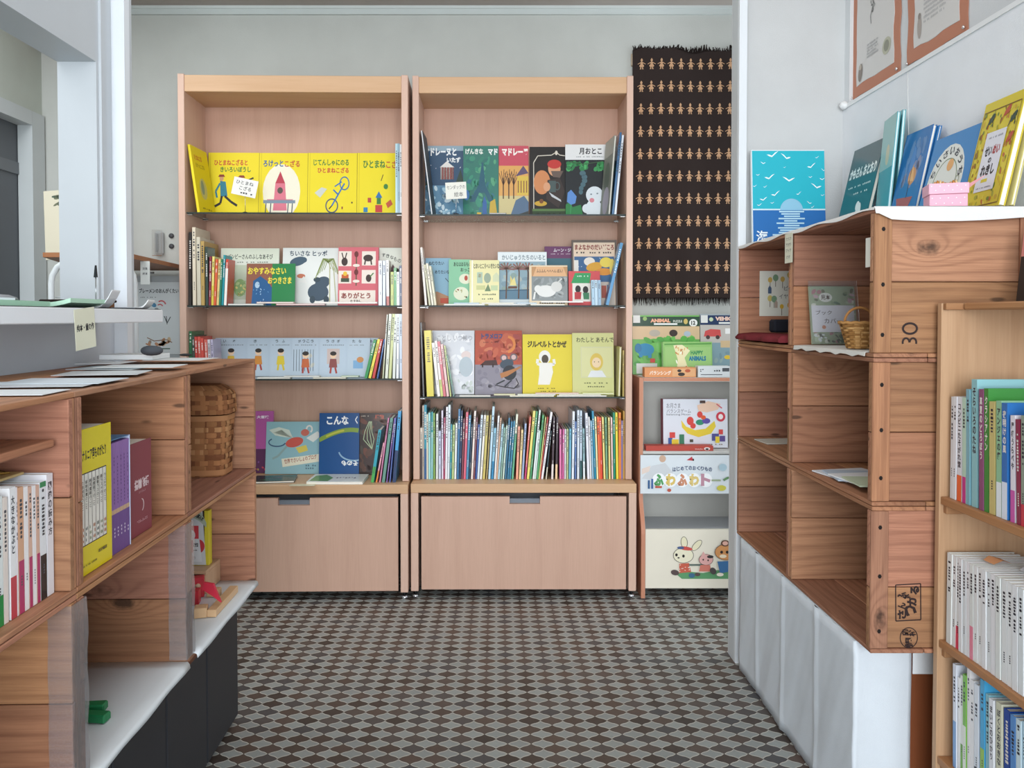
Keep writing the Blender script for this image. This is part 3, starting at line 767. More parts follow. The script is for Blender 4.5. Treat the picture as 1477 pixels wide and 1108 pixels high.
for i, (rc, fn, lb) in enumerate([((298, 219.5, 371.6, 301), yel1, 'yellow picture book with two striding walkers in hats, behind a price card'),
        ((372, 220, 442.1, 301), yel2, 'yellow picture book with a pink rocket over a table'),
        ((442.5, 220, 513.6, 301), yel3, 'yellow picture book with a blue bicycle'),
        ((514, 220, 577, 301), yel4, 'yellow picture book with tumbling toy blocks at right end of top shelf')]):
    facing('picture_book', lb, rc, YLf + .002*i, z1, .009, 5, YEL, (lambda c, f=fn, r=rc: (c.rect(r[0], r[1], r[0]+.8, r[3], '#a8961c'), c.rect(r[0]+3.2, r[1], r[0]+3.8, r[3], '#cdb91c'), f(c))), AL, group=GY)
o = cover_book('picture_book', 'yellow picture book leaning on the left side of the top shelf', .162, .275, .010, YEL,
    lambda c: (c.T('ひとまねこざる', 15, 12, 60, 20, '#c23b2e', .03), c.T('ろけっとこざる', 18, 24, 70, 31, '#8a7a20'), c.ell(45, 62, 22, 16, '#c9c27a'), c.ell(42, 60, 10, 11, '#8a9a8a'), c.marks(25, 90, 80, 94, '#5a4a20', 10, 1)), (0, 0, 100, 100), 'book', GY)
o.matrix_world = Matrix.Translation((ULX+.076, 3.108, z1+.002)) @ Matrix.Rotation(R(88), 4, 'Z') @ Matrix.Rotation(R(-8), 4, 'X')
card('price_card', 'white handwritten card on a clip stand before the yellow books', (337, 258, 372, 283), 3.135, z1, '#e9e8e2', lambda c: (c.T('ひとまね', 341, 261.5, 366, 267, '#33363c', .01), c.T('こざる', 347, 269, 364, 275, '#33363c', .01), c.marks(350, 277, 368, 281, '#33363c', 5)), AL, roll=R(12))
# pale blue upright slim books at the right of the top-left shelf
def upos(yoff, a, ul, yl):
    def f(px, v):
        if px is None: x = v
        else:
            Yc = yl + yoff; x = xat(px, Yc, v)
        return x, (x, yl + yoff + (x-ul)*math.tan(a))
    return f
LPOS = upos(.020, AL, ULX, YL0); RPOS = upos(.020, AR, URX, YR0)
def hof(Y): return lambda px, py: zat(py, Y)
spine_row([(571.0, 571.5, 205, 3.2, '#a8c8d0'), (574.6, 576.2, 205, 3, '#7f9fae'), (578.4, 579.4, 206, 3, '#dfe6e8')], 'picture_book', 'in the upright trio right of the yellow books', 'upright books at the right end of the top left shelf', z1, LPOS, .15, AL, hof(3.10), lo=ULX+.027, hi=ULX1-.027)

# ---- left case, second shelf
def bambi(c):
    c.rect(317, 358, 400, 374, '#dfe4d2'); c.T('バンビーさんのふしなあそび', 326, 366, 391, 373, '#3a4038', .02); c.marks(340, 376, 385, 378.5, '#7d8478', 14)
    c.rect(322, 381, 356, 428, '#d5d9c6'); c.rect(336, 381, 354, 428, '#c3ccb6'); c.ell(345, 412, 9, 12, '#8fae74'); c.scatter(338, 400, 354, 425, ['#9aba80', '#b8c98e', '#e6d98a'], 16, 1.5, 3.5, 5)
facing('picture_book', 'white picture book with pale green meadow, behind the green goodnight book', (316, 358, 400, 436), 3.225, z2, .009, 7, '#e2e5da', bambi, AL)
def goodnight(c):
    c.rect(354, 380, 391, 432, '#8d5a48'); c.rect(391, 380, 427, 432, '#2c7f49'); c.poly([(362, 432), (364, 402), (374, 396), (384, 402), (391, 410), (391, 432)], '#2a5b8c')
    c.ell(370, 407, 3.4, 4, '#a9c4d8'); c.scatter(364, 405, 388, 430, ['#5f93bd', '#9fc2da'], 14, .7, 1.2, 2)
    c.T('おやすみなさい', 356, 385, 411, 394, '#ead94a', .03); c.T('おつきさま', 385, 397, 419, 405.5, '#ead94a', .03)
facing('picture_book', 'green and brown goodnight picture book in a plastic sleeve', (354, 380.5, 424, 432), 3.165, z2, .008, 7, '#2c7f49', goodnight, AL, gloss=True)
def hippo(c):
    c.T('ちいさな ヒッポ', 416, 361, 470, 369, '#2b4358', .025)
    c.ell(428, 376, 12, 6, '#41586a', rot=-15); c.ell(436, 374, 5, 4, '#41586a'); c.ell(433, 396, 6, 3, '#c9785a'); c.poly([(430, 404), (437, 396), (442, 406)], '#e9e9e4')
    c.ell(458, 418, 15, 12, '#3f5161'); c.ell(464, 405, 11, 8, '#3f5161', rot=-20); c.ell(456, 401, 5, 3.4, '#34444f'); c.ell(450, 428, 4, 5, '#34444f'); c.ell(470, 428, 4, 5, '#34444f')
    c.k += 1
    for i, a in enumerate(range(-75, 80, 13)):
        x2 = 472+math.sin(R(a))*16; y2 = 372-math.cos(R(a))*2+abs(a)*.16
        c.line([(472, 378), ((472+x2)/2, 372), (x2, y2+8), (x2+(3 if a > 0 else -3), y2+16)], .9, '#8b9a55', False)
    c.line([(474, 378), (475, 432)], 1.6, '#b8b890'); c.line([(479, 378), (484, 431)], 1.4, '#b8b890')
facing('picture_book', 'white picture book with two dark hippos under a grass tree', (406, 357.5, 487, 436), 3.222, z2, .009, 7, '#e4e6e2', hippo, AL)
def arigato(c):
    c.rect(487, 356, 546, 436, '#cf6670')
    for x0, y0, x1, y1 in ((487.5, 362, 506, 382), (521, 362, 541, 381), (487.5, 388, 506, 405), (521, 387, 541, 405), (489, 414, 541, 432)): c.rect(x0, y0, x1, y1, '#e8dcd0')
    c.ell(496, 376, 4.5, 5.5, '#3c2c28'); c.line([(494, 371), (492, 364)], 1.6, '#3c2c28'); c.line([(497, 371), (499, 364)], 1.6, '#3c2c28')
    c.ell(530, 371, 7, 4.5, '#3c2c28'); c.line([(526, 374), (525, 380)], 2, '#3c2c28'); c.line([(534, 374), (535, 380)], 2, '#3c2c28')
    c.rect(491, 398, 503, 403, '#3a4a38'); c.rect(492, 393, 502, 398, '#c25a2e'); c.ell(497, 392, 3, 3, '#e2b93a'); c.ell(531, 398, 4, 5, '#3c2c28'); c.line([(533, 396), (538, 391)], 1.6, '#4a7a3a')
    c.line([(513, 362), (513, 408)], 1.5, '#4a5a3a'); c.ell(513, 366, 3, 4, '#6a2a2a'); c.ell(513, 381, 5, 2, '#e8dcd0'); c.ell(513, 390, 3, 4, '#6a2a2a'); c.ell(513, 402, 5, 2, '#e8dcd0')
    c.T('ありがとう', 492, 417, 534, 425, '#8a3b32', .03); c.T('の えほん', 505, 426.5, 520, 430, '#3c2c28')
facing('picture_book', 'red and white picture book with animals in little squares', (487, 356.5, 545, 434), 3.190, z2, .009, 6, '#cf6670', arigato, AL)
facing('picture_book', 'pale grey picture book with curved title behind the right-hand spines', (546, 357.5, 580, 436), 3.222, z2, .009, 6, '#dcdfd4', lambda c: (c.T('す', 550, 365, 555, 370, '#3f4440'), c.T('き', 556, 366, 561, 371, '#3f4440'), c.T('な', 562, 368, 567, 373, '#3f4440'), c.T('もの', 567, 371, 578, 377, '#3f4440', .01, 20), c.poly([(560, 392), (566, 380), (572, 390), (578, 381), (580, 395)], '#5a3f44')), AL)
spine_row([(273.5, 274, 335, 4, '#2e2a28'), (280, 279, 328, 6, '#ddd2bc'), (286.5, 285, 342, 6, '#cfc8b4'), (292.5, 291.5, 348, 6, '#b8995a'), (298, 297, 356, 4, '#3a4a44'), (302, 303, 370, 4, '#8a2f3f'), (305.5, 307, 370, 4, '#e6d87a', '#d8c84a', .4),
           (309, 312, 374, 3.6, '#d9603a'), (313, 316, 374, 3.6, '#e3c884'), (316.5, 319.5, 374, 3.2, '#2f7a5a'), (320, 323, 368, 3.2, '#1f8f9a'), (324, 327, 374, 4.4, '#c8442f', '#f0ece4', .8)],
          'picture_book', 'in left group, left case second shelf', 'upright books at the left of the second shelf', z2, LPOS, lambda p: .17 if p < 298 else .085, AL, hof(3.11), seed0=40, lo=ULX+.027)
spine_row([(547.5, 547.5, 376, 5, '#dfe3ee'), (553, 553, 376, 5, '#cfd6e6'), (558.5, 557.5, 375, 5.4, '#e9e6e2', '#b34a3f', .2), (564.5, 564.5, 392, 4.6, '#b7bf5a'), (569.2, 569.2, 386, 4.4, '#4f9a56'), (573.5, 573.5, 392, 4, '#ebe9e4'), (578, 578, 383, 4.6, '#23355e')],
          'picture_book', 'in right group, left case second shelf', 'upright books at the right of the second shelf', z2, LPOS, .085, AL, hof(3.11), seed0=90, hi=ULX1-.027)
def ux(px, Y): return xat(px, Y)
for i, (px0, px1, col, lb, k) in enumerate([(331, 382, '#b8bfc0', 'grey', 0), (372, 425, '#cfa9a4', 'rose', 0), (400, 470, '#b8565a', 'red-edged', 1), (455, 545, '#e6dcd8', 'off-white', 0)]):
    Yf = 3.131 + .0005*i; w = ux(px1, Yf)-ux(px0, Yf)
    flat('%s thin picture book lying flat at the front of the hippo shelf' % lb, (ux(px0, Yf)+ux(px1, Yf))/2 + (.0 if not k else .0), Yf-.0, z2 + (.0075 if i % 2 else 0), w, .034, .0065, col, AL, 'thin books lying flat on the second shelf')
# ---- left case, third shelf: six small pale blue books
SM = [('いぬ', 309, 355), ('き', 355, 388), ('うふ', 388, 420), ('がっこう', 420, 460), ('うさぎ', 460, 500), ('たな', 500, 530), ('あ', 528, 542)]
def smallart(i, t, x0, x1):
    def f(c):
        w = x1-x0; m = (x0+x1)/2
        for j, ch in enumerate(t): c.T(ch, x0+w*(.2+.6*(j+.15)/len(t)), 490.5, x0+w*(.2+.6*(j+.15)/len(t))+4.2, 494.5, '#2c3640', .02)
        c.marks(x0+w*.12, 497, x1-w*.1, 499, '#7d868e', 11, 1, i)
        if i == 3: c.scatter(x0+4, 505, x1-6, 530, ['#c9c9c0'], 3, 4, 7, 2); [c.line([(x0+3+k*4, 504), (x0+3+k*4, 534)], .7, '#4a5560', False) for k in range(8)]
        if i == 4: c.rect(m-9, 503, m+9, 524, '#c9b6b0')
        if i == 5: c.rect(m-6, 519, m+8, 530, '#7fa9cf'); c.ell(m+4, 518, 5, 4, '#c98a52'); return
        if i == 6: return
        # a plain seated or standing child
        cy = 512 if i in (3, 4) else 508
        body = ['#d9b23a', '#d08a3a', '#d9c23a', '#c2653a', '#8a4a46'][i]
        c.ell(m, cy, 4.4, 4.6, '#e9c6a4'); c.ell(m, cy-2.4, 4.6, 3, '#2e2622'); c.poly([(m-4.5, cy+5), (m+4.5, cy+5), (m+6, cy+17), (m-6, cy+17)], body)
        c.line([(m-3, cy+17), (m-4, cy+25)], 2.6, body if i == 2 else '#a8433a'); c.line([(m+3, cy+17), (m+5, cy+25)], 2.6, body if i == 2 else '#a8433a')
    return f
names = ['child in yellow and a small dog', 'little figure half hidden by the crate corner', 'child in a yellow suit', 'child sitting before school railings', 'child in a chair', 'blue and orange bundle', 'lone character at its right edge']
for i, (t, x0, x1) in enumerate(SM):
    facing('picture_book', 'small pale blue picture book showing %s' % (['a child in yellow at the row start', 'a little figure half hidden by the crate corner', 'a standing child in a yellow suit', 'a child before school railings', 'a child in an armchair', 'a blue and orange bundle', 'only its edge, last of its row'][i]),
        (x0, 488, x1+3, 541.5), 3.242 - .0085*i if i < 6 else 3.215, z3, .0075, 6, '#b9c8d6', smallart(i, t, x0, x1), AL, group='small pale blue books in a row')
spine_row([(274, 273, 478, 4, '#2c6a44'), (279.5, 277.5, 484, 4, '#3f4a40'), (284, 281.5, 486, 4.4, '#c8453c'), (288.5, 286, 486, 4.4, '#d2564a'), (293, 290.5, 488, 4.4, '#cf4f44'), (298, 295.5, 490, 4.6, '#d66a5e'), (303, 300.5, 490, 3.4, '#d9d2d8'), (307, 304.5, 490, 3.2, '#b9b2cc')],
          'picture_book', 'in left group, left case third shelf', 'upright books at the left of the third shelf', z3, LPOS, lambda p: .14 if p < 290 else .095, AL, hof(3.11), seed0=140, lo=ULX+.027)
spine_row([(526.5, 540, 491, 4.2, '#2f8f4e'), (532, 545.5, 490, 4.2, '#e9d84a'), (537.5, 549.5, 490, 4.2, '#c8382f'), (543.5, 553.5, 490, 4.8, '#2f66b0'), (551.2, 557.6, 454, 4.2, '#e4e6da', '#d2d8b0', .3), (556.2, 562, 453, 4.0, '#dfe2d2'), (561.4, 566.8, 453, 3.8, '#c9cf8e'), (567.0, 571.2, 453, 3.8, '#dfe4dc'), (572.2, 576.0, 453, 3.6, '#e4e9ee'), (578, 580.5, 453, 4, '#c6d6ea')],
          'picture_book', 'in right group, left case third shelf', 'upright books at the right of the third shelf', z3, LPOS, lambda p: .058 if p < 545 else .15, AL, hof(3.11), seed0=170, hi=ULX1-.027)
for i, (px0, px1, lb, off) in enumerate([(372, 420, 'white', 0), (410, 462, 'pale grey', 1), (452, 500, 'cream', 0), (492, 518, 'pale green-edged', 1)]):
    Yf = 3.130; w = ux(px1, Yf)-ux(px0, Yf)-.002
    flat('%s thin booklet lying flat before the small blue books' % lb, (ux(px0, Yf)+ux(px1, Yf))/2, Yf+.001*i, z3+off*.0062, w, .036, .0052, ['#f0efe8', '#c9ccc8', '#ddd9c4', '#a9bf9a'][i], AL, 'thin booklets lying flat on the third shelf')
# ---- left case, plinth top
zb = ZBL
facing('picture_book', 'magenta book half hidden behind the light blue flying dragon book', (366, 594, 393, 694), 3.275, zb, .012, 4, '#b4569e', lambda c: (c.rect(366, 655, 393, 694, '#5a2a55'), c.scatter(366, 660, 393, 690, ['#c2485a', '#a89a4a', '#7a4a8a'], 10, 1, 3), c.T('大冒険', 369, 601, 387, 606, '#efe4ee', .03)), AL)
def dragon(c):
    c.poly([(386, 622), (400, 618), (415, 622), (421, 634), (405, 632), (395, 630)], '#cfd8cc'); c.poly([(392, 626), (404, 622), (420, 634)], '#b9c2b4', False)
    c.ring(398, 640, 12, 6, 1.8, '#3a5a7a', 130, 350); c.ell(423, 640, 13, 7, '#c9574a', rot=-15); c.ell(438, 626, 6, 5, '#c96a5a'); c.ring(444, 621, 4, 5, 2.4, '#e8e4dc', -60, 180)
    c.poly([(440, 634), (456, 624), (462, 630), (450, 640)], '#dfe2dc'); c.poly([(425, 648), (440, 644), (443, 652), (430, 656)], '#d9c85a'); c.line([(412, 646), (400, 660), (392, 664)], 3, '#8fa9a8')
    c.poly([(405, 664), (460, 657), (460, 668), (407, 676)], '#e6e2cc'); c.T('世界でさいしょのブログ', 409, 661, 456, 668, '#a2564a', .02, -9); c.marks(440, 672, 456, 680, '#5a7a86', 5, 2, 3)
facing('picture_book', 'light blue picture book with a winged red and white creature', (382, 610, 462, 686), 3.25, zb, .010, 8, '#8fb9c2', dragon, AL)
def navy(c):
    c.T('こんな', 470, 601, 502, 613, '#eef0ee', .04); c.T('く', 511, 601, 515, 612, '#eef0ee', .04)
    pts = [(459+i*5.2, 634-14*math.sin(i/11*math.pi*.62)) for i in range(12)]; c.line(pts, 6, '#7f9a3f'); c.line(pts[2:8], 2.5, '#b7b64a')
    c.ring(510, 648, 22, 14, 2, '#8fb0c8', 190, 300); c.T('そのも', 492, 662, 516, 669, '#eef0ee', .04, 180)
facing('picture_book', 'navy blue picture book with an olive arc across its cover', (459.5, 597, 517, 683), 3.21, zb, .011, 5, '#1f4f86', navy, AL, gloss=True)
def plant(c):
    c.scatter(515, 600, 560, 675, ['#5a3a2c', '#6d3f30', '#3f2a26', '#4a4238'], 46, 3, 8, 8); c.T('植物', 540, 599, 553, 605, '#c2553a', .03); c.marks(520, 600, 534, 602, '#c9b9a8', 6)
    for a in (-6, 0, 6, 11): c.line([(533+a*.2, 608), (529+a*.6, 622), (529+a*.9, 632), (536, 645)], .9, '#b9c9a0', False)
facing('picture_book', 'dark brown picture book with pale plant stalks behind leaning spines', (515.5, 597, 576, 679), 3.235, zb, .011, 5, '#3a2b26', plant, AL, gloss=True)
spine_row([(536, 547, 621, 4.2, '#3aa5b8', '#4fae5a', .3), (541.8, 552.5, 640, 4.4, '#f0b3c0', '#e98a3f', .3), (546.8, 559.5, 604, 4.4, '#d98ab0'), (551.8, 564, 604, 4.4, '#6b9a8c'), (556.8, 568.5, 604, 4.2, '#8a6ab0'), (561.3, 569.8, 604, 4.0, '#5f74b8'), (567.2, 579.5, 594, 4.4, '#3f9fd4', '#2a3f6a', .45)],
          'picture_book', 'in the leaning group on left plinth top', 'leaning books at the right of the left plinth top', zb, upos(-.015, AL, ULX, YL0), .13, AL, hof(3.08), seed0=210, hi=ULX1-.027)
flat('dark green picture book lying flat beside the woven basket crate', xat(395, 3.13), 3.135, zb, .165, .12, .009, '#24382f', AL+.12, art=lambda g, t: [g.poly([(x, y, t+.0003), (x+.05, y+.004, t+.0003), (x+.04, y+.018, t+.0003)], c) for x, y, c in ((-.07, -.04, '#4f7f3f'), (-.02, 0, '#7a4a6a'), (.02, .02, '#3f6f4a'), (-.05, .02, '#2f5f5a'))])
flat('white picture book with green hill lying flat on left plinth top', xat(487, 3.13), 3.13, zb, .225, .15, .011, '#e9ebe4', AL-.02, art=lambda g, t: [g.poly([(-.105, -.06, t+.0003), (-.03, -.065, t+.0003), (-.02, .0, t+.0003), (-.06, .06, t+.0003), (-.10, .04, t+.0003)], '#6f9a4a')] + [g.poly([(-.01+i*.012, -.01+(i % 3)*.006, t+.0003), (.0+i*.012, -.008+(i % 3)*.006, t+.0003), (-.003+i*.012, .012, t+.0003)], '#7a5a4a') for i in range(7)])
flat('thin cream leaflet lying flat at the plinth edge', xat(437, 3.06), 3.040, zb, .10, .03, .002, '#ddd6b4', AL, cat='leaflet', name='leaflet')

# ---- right case, top shelf
yr = 3.235
def temple(c):
    c.rect(610, 262, 672, 307, '#5f8fae'); c.rect(610, 209, 672, 216, '#8fa9b8'); c.scatter(612, 262, 668, 304, ['#a9cfe0', '#8fb9cf', '#4f7fa0', '#cfe4ec', '#3f6a7a'], 60, 2, 6, 14)
    c.poly([(634, 238), (644, 230), (655, 238)], '#e6e4de'); c.rect(635, 238, 654, 254, '#8a3f3a'); [c.rect(635+k*4, 238, 637+k*4, 254, '#e6e4de', False) for k in range(5)]
    c.T('マドレーヌと', 611, 212, 658, 223, '#eef2f2', .05); c.T('いたず', 644, 224.5, 664, 232, '#eef2f2', .05); c.scatter(616, 234, 668, 244, ['#e8eef2'], 7, .5, .9, 3)
    c.poly([(610, 262), (618, 245), (624, 262)], '#2c4438'); c.poly([(656, 262), (664, 240), (670, 262)], '#2c4438')
facing('picture_book', 'dark blue picture book with white columned temple at night', (613, 209.5, 672, 307), 3.333, q1, .009, 5, '#2c4f6e', temple, AR, gloss=True, group='night-blue, green and red sister books')
def tower(c):
    c.scatter(668, 222, 717, 304, ['#2f7f6a', '#3a8f74', '#2a6f66', '#57a07a', '#2f6f7f'], 70, 3, 7, 21)
    c.poly([(697, 232), (700, 262), (712, 284), (705, 284), (699, 272), (691, 272), (685, 284), (677, 284), (690, 262), (695, 232)], '#1f5a6e'); c.line([(687, 270), (704, 270)], 1.5, '#1f5a6e')
    c.T('げんきな', 671, 213, 697, 221, '#e8efe8', .04); c.T('マド', 704, 213, 718, 222, '#eef2f0', .06); c.poly([(696, 306), (696, 285), (699, 276), (702, 285), (702, 306)], '#2a5f9e'); c.rect(688, 298, 694, 306, '#d9b23a'); c.poly([(705, 306), (707, 284), (714, 280), (718, 306)], '#c9a83a'); c.ell(673, 275, 4, 7, '#3f7fbe')
facing('picture_book', 'green picture book with a tall iron tower', (668, 209.5, 719, 307), 3.322, q1, .009, 5, '#2f7668', tower, AR, gloss=True, group='night-blue, green and red sister books')
def sunset(c):
    c.rect(719, 209.5, 764, 240, '#c4485a'); c.rect(719, 236, 764, 276, '#dba35a'); c.rect(719, 276, 764, 307, '#cfc08a'); c.T('マドレーヌ', 724, 212.5, 762, 223, '#f4eee8', .06)
    for x in (726, 734, 741): c.line([(x, 280), (x, 252)], 1.6, '#4a3228'); [c.line([(x, 262), (x+d, 240+abs(d))], .8, '#4a3228', False) for d in (-6, -3, 1, 4, 7)]
    c.rect(746, 250, 764, 275, '#d9b84a'); c.poly([(744, 250), (755, 236), (764, 246)], '#5a4a6a'); [c.rect(747+k*4, 256, 748.5+k*4, 272, '#8a5a3a', False) for k in range(4)]
    c.poly([(735, 306), (744, 282), (756, 276), (764, 284), (764, 306)], '#4f6a86'); c.poly([(719, 300), (740, 303), (764, 296), (764, 307), (719, 307)], '#222a26')
facing('picture_book', 'red picture book with bare trees and a golden palace at sunset', (719.5, 209.5, 762.5, 307), 3.322, q1, .009, 5, '#c4485a', sunset, AR, gloss=True, group='night-blue, green and red sister books')
def mug(c):
    c.rect(764, 211, 817, 307, '#211d1c'); c.line([(770, 306), (770, 232), (776, 223), (796, 222), (803, 218), (808, 222), (817, 223)], 1.1, '#d9d2c4'); c.ell(803, 219, 2, 3, '#d9d2c4')
    # a plain seated man with a red cap and a mug
    c.ell(782, 258, 12, 16, '#d08a5a'); c.ell(800, 240, 9, 10, '#d9a07a'); c.ell(800, 234, 10, 6, '#c23a35'); c.poly([(795, 243), (813, 243), (808, 252), (798, 251)], '#6a5a52'); c.poly([(790, 255), (808, 252), (815, 270), (806, 292), (788, 280)], '#3a2f2c')
    c.rect(792, 256, 802, 271, '#4a5a5a'); c.ring(804, 263, 3.5, 5, 1.5, '#4a5a5a'); c.ell(789, 264, 5, 6, '#d9a07a'); c.poly([(792, 271), (809, 281), (810, 284), (796, 277)], '#c9ced2')
    c.rect(768, 293, 817, 296, '#5a7a46'); c.rect(768, 296, 817, 307, '#2f4428'); c.ell(780, 286, 9, 3.5, '#c9a23a'); c.ell(781, 283, 3, 3, '#7a4a2a'); c.T('すてきな人', 772, 298, 812, 306, '#1d1f18', .03)
facing('picture_book', 'black picture book with a red-capped man holding a mug', (764.5, 211, 817, 307), 3.332, q1, .011, 5, '#211d1c', mug, AR, back='#eeeae2')
def moonman(c):
    c.rect(816, 207.5, 882, 228, '#e6e8e8'); c.T('月おとこ', 836, 212, 869, 221, '#26282c', .03); c.marks(832, 223, 872, 225, '#8a8e92', 16)
    c.rect(816, 228, 882, 307, '#20262a'); c.scatter(817, 229, 878, 244, ['#3f9a5a', '#4fae66', '#2f7f4a'], 30, 3, 6, 9); c.line([(822, 231), (842, 234), (870, 230)], 1, '#3a5a3a')
    for k in range(6): c.ell(841+math.sin(k)*3, 246+k*5, 4.5-k*.3, 3.4, '#4f6f7a', k == 0)
    c.poly([(816, 288), (822, 284), (826, 291), (838, 288), (842, 307), (816, 307)], '#2f7f46'); c.poly([(818, 284), (819, 272), (824, 268), (832, 277), (830, 286), (824, 288)], '#5f8fd0'); c.line([(824, 288), (822, 306)], 1.2, '#3f9a5a')
    c.ell(858, 275, 12.5, 11.5, '#dfe7ec'); c.ell(857, 294, 12, 14, '#dfe7ec'); c.ell(846, 293, 6, 6, '#dfe7ec'); c.ell(868, 293, 6, 6, '#dfe7ec'); c.ell(854, 282, 3.5, 3, '#d98a94'); c.ell(853, 274, 1.4, 1, '#7f8f98'); c.ell(862, 273, 1.4, 1, '#7f8f98')
facing('picture_book', 'black picture book with a round white figure smelling a flower', (816, 207.5, 880.5, 307), 3.320, q1, .010, 5, '#20262a', moonman, AR, page='#eeeae2')
o = cover_book('picture_book', 'thin white-edged picture book leaning on the left side of the right case top shelf', .14, .345, .007, '#3f4a52', None, spine='#eceff0'); 
o.matrix_world = Matrix.Translation((URX+.080, 3.165, q1+.0015)) @ Matrix.Rotation(R(88), 4, 'Z') @ Matrix.Rotation(R(-7.0), 4, 'X')
o = cover_book('picture_book', 'grey picture book turned inward at right end of the right case top shelf', .148, .325, .008, '#8f948c', lambda c: (c.rect(0, 0, 100, 100, '#8a8f86'), c.rect(0, 0, 100, 22, '#b4b6ac'), c.ell(50, 50, 30, 20, '#6f7a70'), c.ell(55, 80, 34, 18, '#b4b0c0')))
o.matrix_world = Matrix.Translation((URX1-.112, 3.314, q1+.0015)) @ Matrix.Rotation(R(-84), 4, 'Z') @ Matrix.Rotation(R(-4.5), 4, 'X')
for k, (bx, cc, nm) in enumerate(((.0, '#2a5f8a', 'navy and white'), (.0105, '#dfe6ee', 'white'))):
    o = spine_book('picture_book', '%s upright book tilted at right end, right case top shelf' % nm, .008, .335-.01*k, .15, cc, None, 'tilted uprights at right end of the top shelf')
    settle(o, (URX1-.083+bx, 3.158+.004*k, q1), AR, 0, R(5.4))
card('price_card', 'cream handwritten card on a clip stand before the temple and tower books', (643, 263, 673, 287), 3.17, q1, '#e3e2d8', lambda c: (c.T('センダックの', 645, 267, 671, 273, '#33363c', .0), c.T('絵本', 655, 277, 668, 284, '#33363c', .0)), AR, roll=R(-3))
flat('black shiny book lying flat beneath the red sunset book', xat(718, 3.17), 3.175, q1, .07, .05, .005, '#1d2022', AR)

# ---- right case, second shelf
g2 = 'small and middle-sized picture books on the second shelf'
facing('picture_book', 'light blue picture book with sandy landscape, left in its row', (613, 372.5, 650, 437), 3.258, q2, .009, 7, '#8fb6cc', lambda c: (c.poly([(613, 437), (613, 424), (630, 418), (650, 426), (650, 437)], '#b98a6a'), c.rect(635, 427, 650, 434, '#c4553f'), c.T('ねむりたい', 618, 377, 640, 382, '#22303a', .02), c.T('めりたいな', 627, 389, 648, 394, '#22303a', .02), c.line([(642, 400), (650, 408)], 1, '#3a4a52')), AR)
facing('picture_book', 'mint green picture book with pale round vignettes', (647, 374.5, 679, 437), 3.232, q2, .009, 7, '#8fc9a4', lambda c: (c.T('あなはほるもの', 654, 378, 679, 384, '#25332a', .02), c.T('おっこ', 664, 386, 678, 391, '#25332a', .02), c.ell(671, 401, 9, 7, '#e6e8cf'), c.ell(665, 421, 11, 9, '#e6e8cf'), c.scatter(656, 414, 674, 428, ['#8a4a3a', '#4a4a3a', '#a9a46a'], 7, 1, 2.2, 4), c.ell(672, 400, 2.4, 3.6, '#b8503f')), AR)
def tokoro(c):
    c.T('とおいところへいきたいな', 683, 380, 720, 387, '#2c3024', .03); c.rect(680, 375, 682, 437, '#eeeedd')
    c.rect(688, 392, 696, 407, '#a9bfa9'); c.rect(690, 394, 694, 399, '#e6e2c0', False); c.ell(703, 400, 5, 7, '#8fa08a'); c.poly([(711, 405), (711, 397), (716, 392), (720, 397), (720, 405)], '#c9cfa9'); c.rect(687, 410, 700, 416, '#c2c487'); c.rect(708, 410, 718, 417, '#b9c99a'); c.poly([(699, 418), (704, 408), (708, 418)], '#5f7a4f')
    c.marks(690, 421, 716, 424, '#4f5a3a', 9, 1, 2); c.marks(695, 427, 712, 430, '#4f5a3a', 6, 1, 5)
facing('picture_book', 'cream yellow picture book with small sketched houses', (677, 375.5, 720, 437), 3.208, q2, .009, 7, '#e3dca4', tokoro, AR, gloss=True)
def shore(c):
    c.rect(718, 364, 789, 376.5, '#dfe6e8'); c.T('かいじゅうたちのいると', 724, 367.5, 787, 375, '#6f7f88', .02)
    c.rect(719, 377, 787, 428, '#8fa9b4'); c.scatter(719, 378, 787, 425, ['#9fb6bd', '#7f99a6', '#a9b4ae', '#8a9f9a'], 50, 3, 7, 31); c.rect(719, 416, 787, 429, '#5f7f93'); c.line([(719, 417), (787, 415)], 1.4, '#3f5f74')
    for x in (730, 748, 761): c.line([(x, 428), (x+1, 392), (x, 385)], 2, '#5f4a3f'); [c.line([(x, 387), (x+12*math.cos(R(a)), 387-9*math.sin(R(a)))], 2.2, ['#8a5f5a', '#7f6a5a'][a % 2], False) for a in range(-5, 190, 27)]
    c.poly([(736, 410), (736, 396), (744, 410)], '#d9c87a'); c.poly([(745, 410), (742, 398), (735, 410)], '#e3d68f'); c.rect(733, 411, 746, 414, '#6a4a3a')
facing('picture_book', 'pale picture book with a sailing boat among tall palms, largest of the middle row', (718, 363.5, 789, 437), 3.222, q2, .010, 7, '#cfd9dc', shore, AR)
facing('picture_book', 'purple picture book half hidden behind the kitchen book', (786, 355.5, 830, 437), 3.272, q2, .010, 6, '#6f3f66', lambda c: (c.rect(786, 372, 830, 437, '#3f6a78'), c.T('ムーン・ジャ', 799, 358, 829, 363.5, '#e6dfe6', .03), c.marks(795, 365, 824, 367, '#c9b9c6', 12)), AR)
